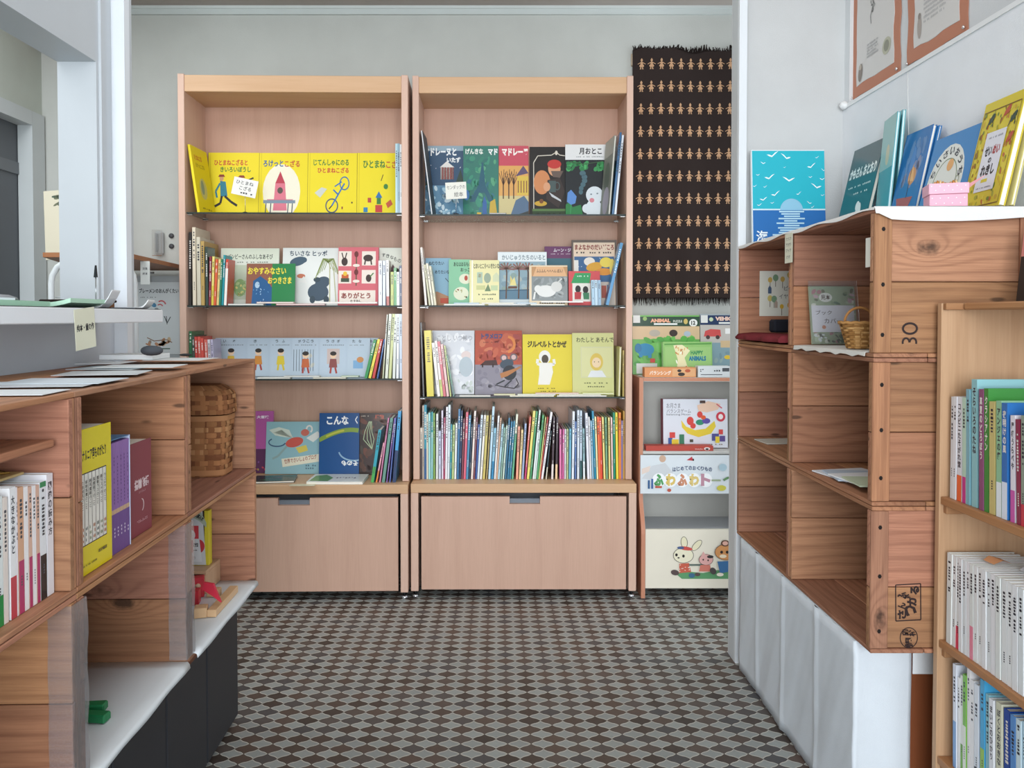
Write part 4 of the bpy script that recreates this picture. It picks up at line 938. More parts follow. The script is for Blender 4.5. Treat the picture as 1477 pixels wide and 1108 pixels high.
def kitchen(c):
    c.rect(825, 346.5, 891, 436, '#6a5f58'); c.rect(828, 349.5, 888, 436, '#e3cdb6'); c.T('まよなかのだいどころ', 830, 352, 887, 360, '#8a3a34', .04, 0); c.marks(832, 362, 884, 365.5, '#3a332f', 16, 1, 7)
    c.rect(829, 369, 887, 404, '#3f6690'); c.scatter(830, 370, 886, 384, ['#dfe4e8', '#9fb9d0'], 16, .6, 1.2, 12); c.rect(829, 374, 835, 392, '#e0e0da'); c.ell(851, 376, 8, 6, '#e6dfd4'); c.ell(858, 383, 12, 6, '#d9a23a', rot=-12); c.ell(875, 377, 9, 7, '#e6cf5a'); c.ell(872, 390, 12, 5, '#d9903a'); c.ell(884, 384, 4, 12, '#e3cf6a')
    c.rect(829, 404, 887, 436, '#c9bfb4'); c.rect(876, 408, 882, 420, '#4f6f9a'); c.rect(868, 409, 875, 426, '#a9584a')
facing('picture_book', 'tall orange and blue kitchen picture book with a brown border', (825.5, 346, 891, 436), 3.240, q2, .011, 7, '#6a5f58', kitchen, AR)
def horse(c):
    c.rect(767, 385, 820, 398, '#d9a97a'); c.poly([(767, 385), (774, 385), (769, 398), (767, 398)], '#b98a5a'); c.poly([(820, 385), (813, 385), (818, 398), (820, 398)], '#b98a5a'); c.T('ふふふん へへへん ぽん！', 774, 388, 812, 393, '#4f3f33', .02)
    c.rect(767, 398, 820, 431, '#7f8686'); c.scatter(768, 399, 819, 429, ['#8f9696', '#6f7676', '#9aa09e'], 34, 3, 7, 6)
    # a woolly white goat lying down
    c.ell(788, 418, 14, 8, '#dcdcd8'); c.ell(776, 415, 5, 5, '#dcdcd8'); c.line([(772, 419), (770, 429)], 2.4, '#dcdcd8'); c.ell(803, 412, 8, 7, '#cfcfca'); c.line([(805, 406), (811, 401)], 1.5, '#cfcfca')
    c.marks(768, 433, 816, 435.5, '#4f453c', 14, 1, 3)
facing('picture_book', 'small tan and grey picture book with a white animal lying down', (763.5, 383, 819, 437), 3.200, q2, .008, 7, '#dfc9a8', horse, AR, gloss=True)
def greenhouse(c):
    c.rect(820, 391.5, 868, 438, '#cf5458'); c.poly([(824, 408), (830, 394), (853, 394), (851, 408)], '#3a9a5f'); c.rect(826, 408, 852, 433, '#e6e3da'); c.ell(834, 416, 4, 5, '#2c2a2a'); c.poly([(829, 420), (839, 420), (838, 430), (829, 430)], '#b83f44'); c.ell(845, 417, 4, 5, '#2c2a2a'); c.poly([(841, 421), (850, 421), (850, 430), (842, 430)], '#3f7f5a')
    c.marks(833, 397, 850, 400, '#cfe6d4', 7, 1, 1)
facing('picture_book', 'small red picture book with two figures under a green roof', (820.5, 391.5, 866, 438), 3.200, q2, .008, 7, '#cf5458', greenhouse, AR)
spine_row([(856, 855, 404, 4.4, '#8fb2c8'), (860.6, 859.6, 404, 4.4, '#a9c4d4'), (865.2, 864.4, 404, 4.4, '#7fa2bc')], 'picture_book', 'in the blue booklet trio on right case', 'three small pale blue upright booklets', q2, upos(.014, AR, URX, YR0), .03, AR, hof(3.15), seed0=260)
o = spine_book('picture_book', 'bright blue book leaning to the right at the second shelf end', .012, .262, .062, '#2f86b8', None, txtcol='#dfeef6'); settle(o, (xat(874, 3.16), 3.165, q2), AR, 0, R(13.0))
spine_row([(614.5, 606.5, 357, 3.0, '#e0d8cc'), (620, 612.5, 382, 2.8, '#b8b48a'), (624, 615.5, 380, 3, '#dcd4bc'), (628, 620, 384, 3, '#c9c2a0')], 'picture_book', 'in left slim group, right case second shelf', 'slim books leaning left on the second shelf', q2, RPOS, .076, AR, hof(3.16), seed0=300, lo=URX+.027)
for i, (px0, px1, lb, off, cc) in enumerate([(640, 700, 'white', 0, '#e9ebe6'), (654, 692, 'light blue edged', 1, '#7fb2d4'), (694, 742, 'cream', 1, '#e3ddc4'), (745, 775, 'blue edged', 1, '#8fb9d6'), (704, 760, 'grey', 0, '#c9ced0'), (765, 815, 'ivory', 0, '#e6e2d2'), (780, 842, 'white glossy', 1, '#eef0f0')]):
    Yf = 3.156; w = ux(px1, Yf)-ux(px0, Yf)-.003; off = off + (1 if i == 6 else 0)
    flat('%s thin booklet lying flat on the right case second shelf' % lb, (ux(px0, Yf)+ux(px1, Yf))/2 , 3.172, q2+off*.0058, w, .032, .005, cc, AR, 'thin booklets lying flat on the right case second shelf')

# ---- right case, third shelf
def glossy(c):
    c.scatter(625, 480, 682, 560, ['#c3c6cc', '#b4b8c0', '#ced0d4', '#dcdde0'], 60, 3, 9, 17); c.T('ことし いつはつ', 630, 484, 681, 492, '#8f8f98', .02)
    c.ell(672, 512, 7, 6, '#c9b2ac'); c.ell(672, 528, 10, 14, '#8fa0aa'); c.scatter(655, 545, 683, 564, ['#6f7f7a', '#8f9a94', '#a9b4ac'], 16, 2, 4, 2)
facing('picture_book', 'shiny silver-grey picture book behind the leaning slim spines', (623, 477.5, 684, 566), 3.248, q3, .010, 6, '#c0c3ca', glossy, AR, gloss=True)
def mouse(c):
    c.rect(685, 478, 753.5, 528, '#b8553f'); c.scatter(686, 480, 753, 524, ['#c4654a', '#a84a3a', '#cf7a5a', '#b0503f', '#a84f4a'], 60, 3, 8, 23); c.rect(685, 528, 753.5, 572, '#8f8a96'); c.scatter(686, 530, 753, 568, ['#9a96a2', '#85808e', '#a6a0a8'], 30, 3, 7, 24)
    c.T('トラメロフ', 694, 482, 725, 490, '#4a4f7a', .06); c.ring(733, 498, 9, 11, 4, '#e08a4a', -90, 90); c.marks(697, 494, 722, 496, '#6a3a30', 9)
    c.poly([(692, 529), (700, 522), (716, 521), (718, 529)], '#4a2f2c'); c.rect(695, 527, 697, 532, '#2f2020', False); c.rect(710, 527, 712, 532, '#2f2020', False)
    # a grey mouse with a small guitar
    c.ell(727, 518, 5.5, 5.5, '#6f6468'); c.ell(741, 517, 5.5, 5.5, '#6f6468'); c.ell(727, 518, 3.4, 3.6, '#d9b8b4'); c.ell(741, 517, 3.4, 3.6, '#d9b8b4'); c.ell(731, 527, 10, 7, '#45525f', rot=-15); c.ell(735, 540, 10, 11, '#2f3238'); c.poly([(721, 541), (744, 533), (751, 530), (752, 532), (732, 545), (723, 548)], '#b5794a')
    c.line([(728, 551), (716, 557)], 2, '#2f3238'); c.line([(738, 551), (728, 560)], 2, '#2f3238'); c.line([(744, 548), (748, 556), (742, 563), (728, 561), (714, 558)], 1.3, '#2a2528')
facing('picture_book', 'rust red picture book with a grey mouse playing guitar under a crescent', (685, 477.5, 753, 572), 3.232, q3, .010, 6, '#b8553f', mouse, AR)
def wind(c):
    c.T('ジルベルトとかぜ', 761, 492, 818, 501, '#2c2614', .045); c.ell(786, 514, 8.5, 9, '#eceae2'); c.ell(786.5, 517, 5, 6, '#4f4638'); c.poly([(778, 522), (796, 522), (798, 535), (793, 552), (776, 552), (778, 538)], '#eceae2'); c.line([(780, 525), (775, 523), (776, 517)], 4, '#eceae2'); c.line([(795, 525), (800, 524), (799, 517)], 4, '#eceae2'); c.marks(776, 556, 805, 558, '#6a5f1a', 9); c.marks(780, 560, 803, 562, '#6a5f1a', 8)
facing('picture_book', 'yellow picture book with a child in a white hood', (754, 483, 826, 566), 3.216, q3, .009, 6, '#e2cf3e', wind, AR)
def girl(c):
    c.T('わたしと あそんで', 832, 487, 886, 494, '#4a4f30', .02); c.rect(838, 500, 884, 543, '#cfcfa4'); c.rect(839.5, 501.5, 882.5, 541.5, '#d6d59f', True); c.ell(861, 521, 9.5, 12, '#d9bd5a'); c.ell(861, 522, 6.5, 7, '#ecd2ae'); c.poly([(848, 542), (853, 533), (869, 533), (875, 542)], '#dfe2e6'); c.ell(858, 521, .7, .7, '#5a4a3a'); c.ell(864, 521, .7, .7, '#5a4a3a', False)
    c.marks(843, 549, 878, 551.5, '#5a5f3a', 10); c.marks(848, 554, 873, 556.5, '#5a5f3a', 8, 1, 4)
facing('picture_book', 'pale green picture book with a fair-haired girl in a frame', (826, 481, 886, 567), 3.202, q3, .009, 6, '#cfd08f', girl, AR)
o = cover_book('picture_book', 'pale yellow sleeved book turned inward at right end of third shelf', .17, .205, .008, '#d6d08a', lambda c: c.rect(10, 5, 92, 95, '#cfcb94'), gloss=True)
o.matrix_world = Matrix.Translation((URX1-.058, 3.325, q3+.001)) @ Matrix.Rotation(R(-89), 4, 'Z') @ Matrix.Rotation(R(-1.5), 4, 'X')
o = spine_book('picture_book', 'ochre upright spine at the far right of the third shelf', .006, .190, .12, '#c9b45a'); settle(o, (URX1-.034, 3.175, q3), AR, 0, 0)
o = spine_book('picture_book', 'dark thin spine at the far left of the third shelf', .006, .305, .17, '#4a4a48'); settle(o, (URX+.0385, 3.16, q3), AR, 0, R(-2))
o = spine_book('picture_book', 'broad yellow spine at the left of the third shelf', .028, .272, .08, '#dccb32', None, txtcol='#7a6a1a'); settle(o, (URX+.055, 3.16, q3), AR, 0, R(-2.4))
spine_row([(633, 624.5, 495, 4, '#efe9e2'), (637.5, 628.5, 492, 4, '#e4dcd8', '#c9cf6a', .3), (641.5, 632.5, 493, 3.6, '#cf5a68'), (646, 637, 497, 4, '#e4b8b4'), (650, 641, 499, 3.6, '#c9d27a'), (654.5, 644.5, 513, 4.4, '#4f8a6a', '#3f6f6a', .3)],
          'picture_book', 'in leaning group, right case third shelf', 'slim books leaning left on the third shelf', q3, RPOS, .06, AR, hof(3.16), seed0=330)
for i, (px0, px1, lb, off, cc) in enumerate([(662, 708, 'white', 0, '#eceae2'), (712, 744, 'pale yellow edged', 1, '#e0dc9a'), (746, 802, 'white with green edge', 1, '#dfe6d4'), (772, 836, 'rose edged', 2, '#e0b4ac'), (735, 800, 'cream', 0, '#e9e3cc'), (806, 868, 'ivory', 1, '#e6e4c9'), (840, 886, 'lime edged', 2, '#d9df9a'), (803, 876, 'off-white', 0, '#efeee8')]):
    Yf = 3.158; w = ux(px1, Yf)-ux(px0, Yf)-.003
    flat('%s thin booklet lying flat in the fanned row, right case third shelf' % lb, (ux(px0, Yf)+ux(px1, Yf))/2, 3.170+(.002*i % .004), q3+off*.0054, w, .030, .0046, cc, AR, 'thin booklets fanned along the third shelf')

# ---- right case, plinth top: the packed row of spines
def ZA(L): return [(600+a/8.525, 600+b/8.525, 575+c/8.525, d/8.525) + tuple(r) for a, b, c, d, *r in L]
def ZB(L): return [(750+a/8.524, 750+b/8.524, 575+c/8.524, d/8.524) + tuple(r) for a, b, c, d, *r in L]
ROW = ZA([(38,38,360,24,'#e8dccb','#4a3a38',.6),(70,68,85,22,'#b3a596'),(103,103,80,38,'#2a93ab','#2e5f93',.41),(138,138,195,20,'#d8d6c0'),(168,165,175,26,'#9fd8d8'),(196,198,165,22,'#2f9aa0','#8fd0cf',.7),(224,222,180,26,'#7fa650'),(257,260,190,24,'#dfe6e2'),
 (292,290,400,28,'#c9cfe6'),(325,322,150,30,'#e6dff0'),(345,352,235,18,'#a83a62'),(370,382,105,24,'#f0eef4'),(398,412,80,26,'#dbe8ee'),(425,436,320,18,'#2d9aa3'),(452,465,325,24,'#b9cf8c'),(482,498,305,22,'#eef3f0'),(512,535,130,34,'#2b6f9e'),(540,565,150,18,'#1f3f6a'),
 (567,592,250,20,'#7b3a4a'),(597,630,170,28,'#e0647c'),(628,665,205,28,'#3f86ae'),(658,690,315,14,'#26405a'),(687,728,155,24,'#f0e3dc'),(712,752,235,16,'#8a4a55'),(738,775,320,20,'#2f55a0'),(765,812,205,26,'#d8e8f2'),(798,850,205,24,'#f2efe6'),(833,882,210,28,'#cfc06a'),
 (868,920,205,14,'#b9a468'),(901,955,100,32,'#bcdcec'),(937,974,365,28,'#8cc4dc','#1f86b8',.35),(970,1018,215,28,'#eef0f0'),(993,1045,240,16,'#e2b79a'),(1017,1068,315,26,'#b4dbe6'),(1045,1092,360,18,'#8fb8a8'),(1073,1120,335,18,'#cfe6d8'),(1100,1150,240,22,'#2c6c8e'),
 (1130,1180,285,20,'#2b7fa6'),(1156,1210,280,20,'#2f86a8'),(1187,1245,195,22,'#e6ebd6','#5fb48a',.7),(1242,1268,345,26,'#f0a58a'),(1278,1308,385,24,'#f2d79a'),(1310,1350,310,22,'#9fb2d4')])
ROW += ZB([(65,130,225,20,'#e0705f','#c2356e',.25),(98,178,155,28,'#e9dd72'),(130,209,160,22,'#3f9a62'),(165,247,145,24,'#e8f2f0'),(187,244,395,20,'#cfe0dc'),(212,288,205,26,'#4fa868'),(234,318,230,20,'#d9dd8a'),(246,344,230,12,'#c9483f'),(272,390,170,24,'#f3f0f4'),(322,384,400,12,'#2c4650','#e5e2cf',.25),
 (397,422,230,24,'#3b2230','#e6dcd8',.24),(447,462,230,24,'#33202a','#f0cfa0',.24),(500,500,380,24,'#e27bb0'),(530,538,380,24,'#d563a0'),(557,562,380,18,'#e6e4ea'),(583,588,375,18,'#bcc994'),(615,622,375,24,'#6db8d4'),(650,662,160,26,'#e6eef8'),(683,688,285,20,'#5474ac'),
 (717,720,145,24,'#dfe9f4'),(750,752,150,22,'#cfe0f0','#2a5f62',.27),(790,783,370,22,'#8fb6bc','#e8f2f6',.35),(845,818,180,30,'#eceef8'),(875,850,230,16,'#f2f2f2'),(900,875,275,18,'#9fc8e0'),(930,898,155,26,'#1f8fb2'),(955,928,225,18,'#f2efb8'),(982,960,225,24,'#ee6f3a'),(1008,988,235,24,'#e04c30'),
 (1043,1020,230,22,'#f0e08a'),(1072,1056,230,20,'#7fb08a'),(1105,1095,235,20,'#e9d98a'),(1140,1128,235,18,'#f4d6d0'),(1165,1157,175,22,'#1f9070'),(1200,1188,175,26,'#f2e04a'),(1232,1230,175,28,'#f08a35'),(1270,1267,275,22,'#8a7aa8'),(1312,1312,155,18,'#c9a04a')])
spine_row(ROW, 'picture_book', 'in the packed bottom row', 'packed row of picture book spines on the right plinth', ZBR, upos(.012, AR, URX, YR0), .19, AR, hof(3.155), seed0=400, lo=URX+.027, hi=URX1-.027)
# ================================================================ woven wall hanging
YT = YB-.022; tx0, tx1 = xat(912, YT, 1.8), xat(1060, YT, 1.8); tz0, tz1 = zat(430, YT), zat(72, YT)
g = G([M_CLOTH]); rn = random.Random(5)
nx, nz = 24, 30; vs = []; fs = []
def wav(u, v): return .004*math.sin(u*9+v*2) + .003*math.sin(u*21) * (1-v)
for j in range(nz+1):
    for i in range(nx+1):
        u, v = i/nx, j/nz; top = .008*math.sin(u*7)+.006*math.sin(u*19)
        vs.append((tx0+(tx1-tx0)*u + .004*(1-v), YT + wav(u, v), tz0+(tz1-tz0)*v + (top if j == nz else 0)))
for j in range(nz):
    for i in range(nx): a = j*(nx+1)+i; fs.append((a, a+1, a+nx+2, a+nx+1))
g.add(vs, fs, '#322a28', smooth=True)
n0 = len(vs); g.add([(x, y+.002, z) for x, y, z in vs], [f[::-1] for f in fs], '#322a28')
FC = '#c09a78'
def fig(cx, cz, s):
    def P(x, z):
        X_ = cx+x*s; u = (X_-tx0)/(tx1-tx0); v = (cz+z*s-tz0)/(tz1-tz0)
        return (X_, YT + wav(u, v) - .0012, cz+z*s)
    for pts in ([(-.12,.72),(0,.62),(.12,.72),(.10,.86),(0,1.0),(-.10,.86)], [(-.05,.58),(.05,.58),(.05,.64),(-.05,.64)], [(-.17,.56),(-.10,.36),(.10,.36),(.17,.56),(0,.60)],
                [(-.13,.36),(-.26,.20),(-.20,.08),(.20,.08),(.26,.20),(.13,.36)], [(-.13,.08),(-.16,-.12),(-.05,-.12),(-.04,.08)], [(.04,.08),(.05,-.12),(.16,-.12),(.13,.08)], [(-.22,-.16),(-.05,-.16),(-.05,-.10),(-.18,-.10)], [(.05,-.16),(.22,-.16),(.18,-.10),(.05,-.10)],
                [(-.16,.55),(-.42,.40),(-.40,.34),(-.13,.48)], [(.16,.55),(.13,.48),(.40,.34),(.42,.40)]):
        g.poly([P(*q) for q in pts], FC)
for r in range(11):
    pz = zat(91+r*32.35, YT)
    for c in range(10):
        fig(xat(925+c*14.15-(r*.35), YT, 1.8), pz-.020, .0415)
for k in range(150):                 # fringe at both ends
    u = (k+.5)/150; x = tx0+(tx1-tx0)*u; w = .0016; y = YT+wav(u, 0)
    l = rn.uniform(.020, .036); d = rn.uniform(-.006, .006)
    g.add([(x-w+.004, y, tz0+.002), (x+w+.004, y, tz0+.002), (x+w*.4+d+.004, y-.002, tz0-l), (x-w*.4+d+.004, y-.002, tz0-l)], [(0, 3, 2, 1), (0, 1, 2, 3)], '#322a28')
    l = rn.uniform(.002, .016) + (.012 if .55 < u < .72 or u > .93 else 0); d = rn.uniform(-.01, .01); zt = tz1+.008*math.sin(u*7)+.006*math.sin(u*19)
    g.add([(x-w*1.6, y, zt-.004), (x+w*1.6, y, zt-.004), (x+w+d, y-.003, zt+l), (x-w+d, y-.003, zt+l)], [(0, 3, 2, 1), (0, 1, 2, 3)], '#322a28')
o = g.build('wall_hanging'); tag(o, 'dark brown woven wall hanging with rows of small figures and fringes', 'wall hanging')
g = G([M_PAPER]); g.box(xat(909, 3.39), 3.386, zat(95, 3.39), xat(912.5, 3.39), 3.399, zat(78, 3.39), '#b9a68e'); tag(g.build('wall_clip'), 'small wooden clip holding the upper corner of the wall hanging', 'clip')
# intercom and switches on the back wall at the left
root = empty('intercom', 'clear plastic wall intercom handset beside two round buttons', 'intercom', (xat(232, 3.39), 3.399, zat(350, 3.39)))
g = G([M_PAINT]); g.bbox(-.022, -.02, -.055, .016, 0, .05, '#b9c0c2', r=.008); g.build('body', root)
g = G([M_PAINT]); g.bbox(-.011, -.031, -.045, -.001, -.0205, .038, '#8f979b', r=.004); g.build('handset', root)
g = G([M_BAG]); g.bbox(-.026, -.036, -.060, .020, -.0315, .054, r=.002); g.build('plastic_cover', root)
for k, (cx, cz) in enumerate(((247.5, 340), (247.5, 355))):
    g = G([M_PAINT]); g.lathe([(.001, 0), (.011, .001), (.011, .006), (.007, .010), (.001, .010)], 0, 0, '#45464a', n=16)
    o = g.build('wall_button'); o.location = (xat(cx, 3.39), 3.3995, zat(cz, 3.39)); o.rotation_euler = (R(90), 0, 0); tag(o, '%s of two dark round buttons on the back wall beside the intercom' % ('upper', 'lower')[k], 'button')

# ================================================================ things in the side room at the left
sh_a = (xat(262, 3.3, 1.3), 3.3); z_sh = 1.335
g = G([W_PI[0]]); g.prism([(-1.545, 2.62), (-1.262, 2.62), (-1.345, 3.37), (-1.80, 3.37)], 2, z_sh, z_sh+.016, '#c9a48c'); tag(g.build('wall_shelf'), 'reddish wooden board shelf in the side room above the wire rack', 'shelf')
tagx = xat(210, 2.8, 1.3)
root = empty('price_tag', 'small white tag hanging beneath the reddish board shelf', 'tag', (tagx, 2.80, z_sh))
g = G([M_PAPER]); w_ = .017; g.box(-w_, -.004, -.085, w_, -.003, -.0005, '#d5d9d6'); c = Cover(g, 2*w_, .0845, (0, 0, 34, 84), yf=-.004, ox=-w_, oz=-.085); c.T('詩集', 8, 22, 26, 32, '#4a4f54', .01); c.T('絵本', 8, 40, 26, 50, '#4a4f54', .01); g.build('card', root)
# tube framed wire magazine rack
ry = 2.50; rx0, rx1 = xat(74, ry, 1.2), xat(194.5, ry, 1.2)
root = empty('wire_rack', 'white tube-framed wire magazine rack in the side room behind the counter', 'rack', ((rx0+rx1)/2, ry, 0))
cx = (rx0+rx1)/2; hw = (rx1-rx0)/2
def arch(y): 
    pts = [(-hw, y, 0.0), (-hw, y, 1.24)]
    pts += [(-hw+.07*(1-math.cos(t)), y, 1.24+.075*math.sin(t)) for t in (R(20), R(45), R(70), R(90))]
    return pts + [(-x, y, z) for x, y, z in pts[::-1]]
for y in (0,):
    g = G([M_PAINT]); g.tube(arch(y), .0095, '#d3d8da', n=10); g.build('frame_tube', root)
for k in range(13):
    g = G([M_PAINT]); z = .2+k*.083
    g.tube([(-hw+.008, .01, z), (hw-.008, .01, z)], .0022, '#c9ced0', n=6); g.build('wire', root)
for x in (-hw+.03, -hw+.055, hw-.03):
    g = G([M_PAINT]); g.tube([(x, .014, .05), (x, .014, 1.28)], .0022, '#c9ced0', n=6); g.build('wire', root)
# poster board with a hook
py_ = 3.30
def bremen(c):
    c.T('ブレーメンのおんがくたい', 201, 416, 258, 423, '#2c2f34', .03); c.marks(203, 428, 226, 430, '#6a7074', 10)
    c.ell(222, 440, 4, 3, '#4f86a8', rot=30); c.ring(233, 440, 6, 6, 2, '#c4565a', 10, 130); c.ring(231, 443, 4, 4, 1.6, '#c4565a', 20, 140); c.ell(226, 446, 3, 2, '#8a8f92')
    c.line([(237, 456), (241, 466), (246, 457)], 1.2, '#4a4f52'); c.line([(240, 456), (241, 468)], 1, '#4a4f52')
    c.scatter(206, 486, 248, 500, ['#b98a6a', '#c9b08f', '#9a8a7a'], 12, 2, 5, 3); c.line([(212, 487), (222, 492), (240, 490), (248, 494)], 1.2, '#8a6a52'); c.line([(215, 503), (245, 503)], 1.6, '#4f6f5f')
w_ = xat(260, py_) - xat(199, py_); h_ = zat(407, py_)-zat(511, py_)
root = empty('poster_board', 'pale grey picture board with animals hung on a hook at back left', 'poster', (xat(199, py_), py_, zat(511, py_)))
g = G([M_GLOSS]); g.box(0, 0, 0, w_, .006, h_, '#cfd6d8'); bremen(Cover(g, w_, h_, (199, 407, 260, 511))); g.build('board', root)
g = G([M_METAL]); g.tube([(w_*.28, -.002, h_-.004), (w_*.28, -.006, h_+.035)], .0025, '#9aa0a4', n=6); g.tube([(w_*.16, -.004, h_+.04), (w_*.40, -.004, h_+.04)], .004, '#9aa0a4', n=6); g.build('hook', root)
g = G([M_PAINT]); g.box(xat(199, 3.33), 3.312, zat(511, 3.3)-.03, xat(262, 3.33), 3.40, zat(398, 3.3), '#aeb5b7'); tag(g.build('grey_panel'), 'plain grey panel behind the hung picture board', 'panel')
# small framed picture behind the hatch jamb
def sketch(c): c.rect(68, 250, 100, 355, '#cfc9b4'); c.scatter(74, 252, 84, 275, ['#4f5f52', '#6a6f5a'], 8, 2, 4, 2); c.line([(80, 270), (86, 300), (84, 340)], 1.5, '#6a7a5f'); c.scatter(80, 290, 90, 345, ['#8f9a7f', '#a9a080'], 8, 1.5, 3.5, 6)
o = cover_book('picture_book', 'tall cream brush-drawing book leaning behind the hatch jamb', .16, .27, .008, '#cfc9b4', sketch, (68, 250, 100, 355))
settle(o, (xat(70, 3.0, 1.4), 2.98, z_sh+.0165), 0, R(5), R(-4))

# ================================================================ on the counter
zc = .03295 + 1.1175 + .0014 - .0009
zc = 1.1495 + .0016
def sheet(name, label, x, y, z, w, d, t, col, yaw=0, curl=0, cat='paper', group=None, mats=None):
    g = G(mats or [M_PAPER]); n = 10
    vs = []
    for i in range(n+1):
        u = i/n; zz = curl*max(0, u-.6)**2*6
        vs += [(-w/2+w*u, -d/2, zz+t), (-w/2+w*u, d/2, zz+t), (-w/2+w*u, -d/2, zz), (-w/2+w*u, d/2, zz)]
    fs = []
    for i in range(n):
        a, b = i*4, i*4+4
        fs += [(a, b, b+1, a+1), (a+2, a+3, b+3, b+2), (a, a+2, b+2, b), (a+1, b+1, b+3, a+3)]
    fs += [(0, 1, 3, 2), (n*4, n*4+2, n*4+3, n*4+1)]
    g.add(vs, fs, col); o = g.build(name); o.location = (x, y, z+.0004); o.rotation_euler = (0, 0, yaw); return tag(o, label, cat, group)
def cpt(px, Y): return xat(px, Y, 1.15)
sheet('booklet', 'pale green booklet at the left end of the counter', -.965, 1.42, zc, .17, .20, .010, '#a9d8bd', R(3))
sheet('booklet', 'pale green booklet with curled corner on the counter by the tray', -.960, 1.665, zc, .15, .16, .009, '#b9e0c8', R(3), .010)
sheet('leaflet', 'white leaflet lying on the left green booklet', -.945, 1.375, zc+.0104, .11, .09, .004, '#dbe2e8', R(-8))
sheet('leaflet', 'white curling leaflet beside the right green booklet', -.918, 1.765, zc, .085, .05, .003, '#e6eaee', R(6), .04)
sheet('leaflet', 'dark-backed leaflet near the counter end', -.896, 1.868, zc, .055, .06, .0025, '#5a6066', R(5))
sheet('leaflet', 'crumpled white paper at the far right end of the counter', -.900, 1.938, zc, .055, .06, .004, '#eceff0', R(10), .02)
g = G([M_PAINT]); g.lathe([(.02, 0), (.047, .002), (.043, .007), (.03, .012), (.001, .014)], 0, 0, '#7c7f84', n=28); o = g.build('saucer'); o.location = (cpt(62, 1.56), 1.545, zc+.0105); o.location.z = zc+.0112
o.location = (-.975, 1.482, zc+.0107); tag(o, 'grey upturned shallow dish lying on the left green booklet', 'dish')
# dark basket tray with a clip holder
ty = 1.86; tw = cpt(153, ty)-cpt(75, ty)
root = empty('tray', 'dark woven tray on the counter in front of the hatch jamb', 'tray', ((cpt(153, ty)+cpt(75, ty))/2, ty, zc+.0005))
g = G([M_CLOTH]); hw = tw/2
g.box(-hw+.004, -.045, 0, hw-.004, .045, .003, '#6a4a36')
for s in (-1, 1):
    g.tube([(-hw, s*.047, .018), (hw, s*.047, .018)], .0032, '#2e2522', n=8); g.tube([(s*hw, -.047, .018), (s*hw, .047, .018)], .0032, '#2e2522', n=8)
    g.box(-hw+.003, s*.045-.001, .003, hw-.003, s*.045+.001, .018, '#4a372c'); g.box(s*(hw-.003)-.001, -.045, .003, s*(hw-.003)+.001, .045, .018, '#8a5f40')
for k in range(26):
    x = -hw + tw*(k+.5)/26; g.box(x-.0018, -.0485, .002, x+.0018, -.0462, .017, '#3a2c26' if k < 18 else '#a06c48')
g.build('basket', root)
root = empty('card_holder', 'wire card clip stand rising in front of the white jamb', 'card holder', (cpt(137, 1.79), 1.795, zc+.0005))
g = G([M_METAL]); g.lathe([(.001, 0), (.014, .0005), (.013, .005), (.001, .006)], 0, 0, '#55585c', n=14); g.tube([(0, 0, .005), (0, 0, .075)], .0014, '#a9adb0', n=6); g.build('stand', root)
g = G([M_METAL]); g.prism([(-.004, .072), (.004, .072), (.0015, .100), (-.001, .100)], 1, -.002, .002, '#3a3c40'); g.build('clip', root)
# hanging tag on the counter edge
Yt = yat(122, XC+.002, 1.13); zt1 = 1.1493; hh = .085
root = empty('hanging_tag', 'cream handwritten tag hanging from the counter edge', 'tag', (XC+.0015, Yt, zt1))
g = G([M_PAPER]); g.M = Matrix.Rotation(R(90), 4, 'Z') @ Matrix.Rotation(R(-5), 4, 'Y'); w_ = .043
ww = yat(128, XC, 1.13)-yat(98, XC, 1.13)
g.box(-ww/2, 0, -hh, ww/2, .0008, 0, '#dedfc9'); c = Cover(g, ww, hh, (0, 0, 100, 150), ox=-ww/2, oz=-hh, step=.0001); c.T('絵本・童の作', 8, 56, 94, 84, '#22242a', .03); g.build('card', root)
root.rotation_euler = (0, 0, 0)

# ================================================================ on top of the left crates
zt = ZL[2] + .0005
def lt(px, py):
    """photo point on the crate top"""
    Y = yfl(py, zt); return xat(px, Y, zt), Y
PP = [((30, 567), .16, .09, 4, 'white printed sheet at the near front edge of the left crate top', '#dde3e6'), ((45, 556), .20, .11, 7, 'pale grey sheet lying over the near white sheet', '#c3cacf'), ((100, 552), .17, .12, 2, 'pale blue sheet in the middle of the crate top', '#cbd6de'),
      ((150, 541), .15, .12, 10, 'pale grey leaflet fanned in the middle of the crate top', '#bfc5c8'), ((165, 534), .14, .12, -4, 'photo leaflet under the dark stone', '#a9b3b8'), ((130, 527), .10, .10, 3, 'small white slip near the back of the crate top', '#dfe4e6'),
      ((205, 533), .16, .11, 5, 'white leaflet beneath the dark stone paperweight', '#d3d9db'), ((262, 523), .14, .12, -3, 'white leaflet at the far end of the crate top', '#d6dbdc')]
for i, ((px, py), w_, d_, yw, lb, cc) in enumerate(PP):
    x, y = lt(px, py); x = min(max(x, LX(y)-XLd+w_*.5+.012), LX(y)-w_*.5-.012)
    sheet('leaflet', lb, x, y, zt+.0011*i, w_, d_, .0008, cc, LROT+R(yw), group=None)
x, y = lt(182, 523); g = G([M_PAPER]); g.bbox(-.065, -.05, 0, .065, .05, .012, '#e3e7e8', r=.001); o = g.build('paper_stack'); x = max(x, LX(y)-XLd+.08); o.location = (x, y, zt+.0095); tag(o, 'stack of white cards behind the dark stone on the crates', 'paper stack')
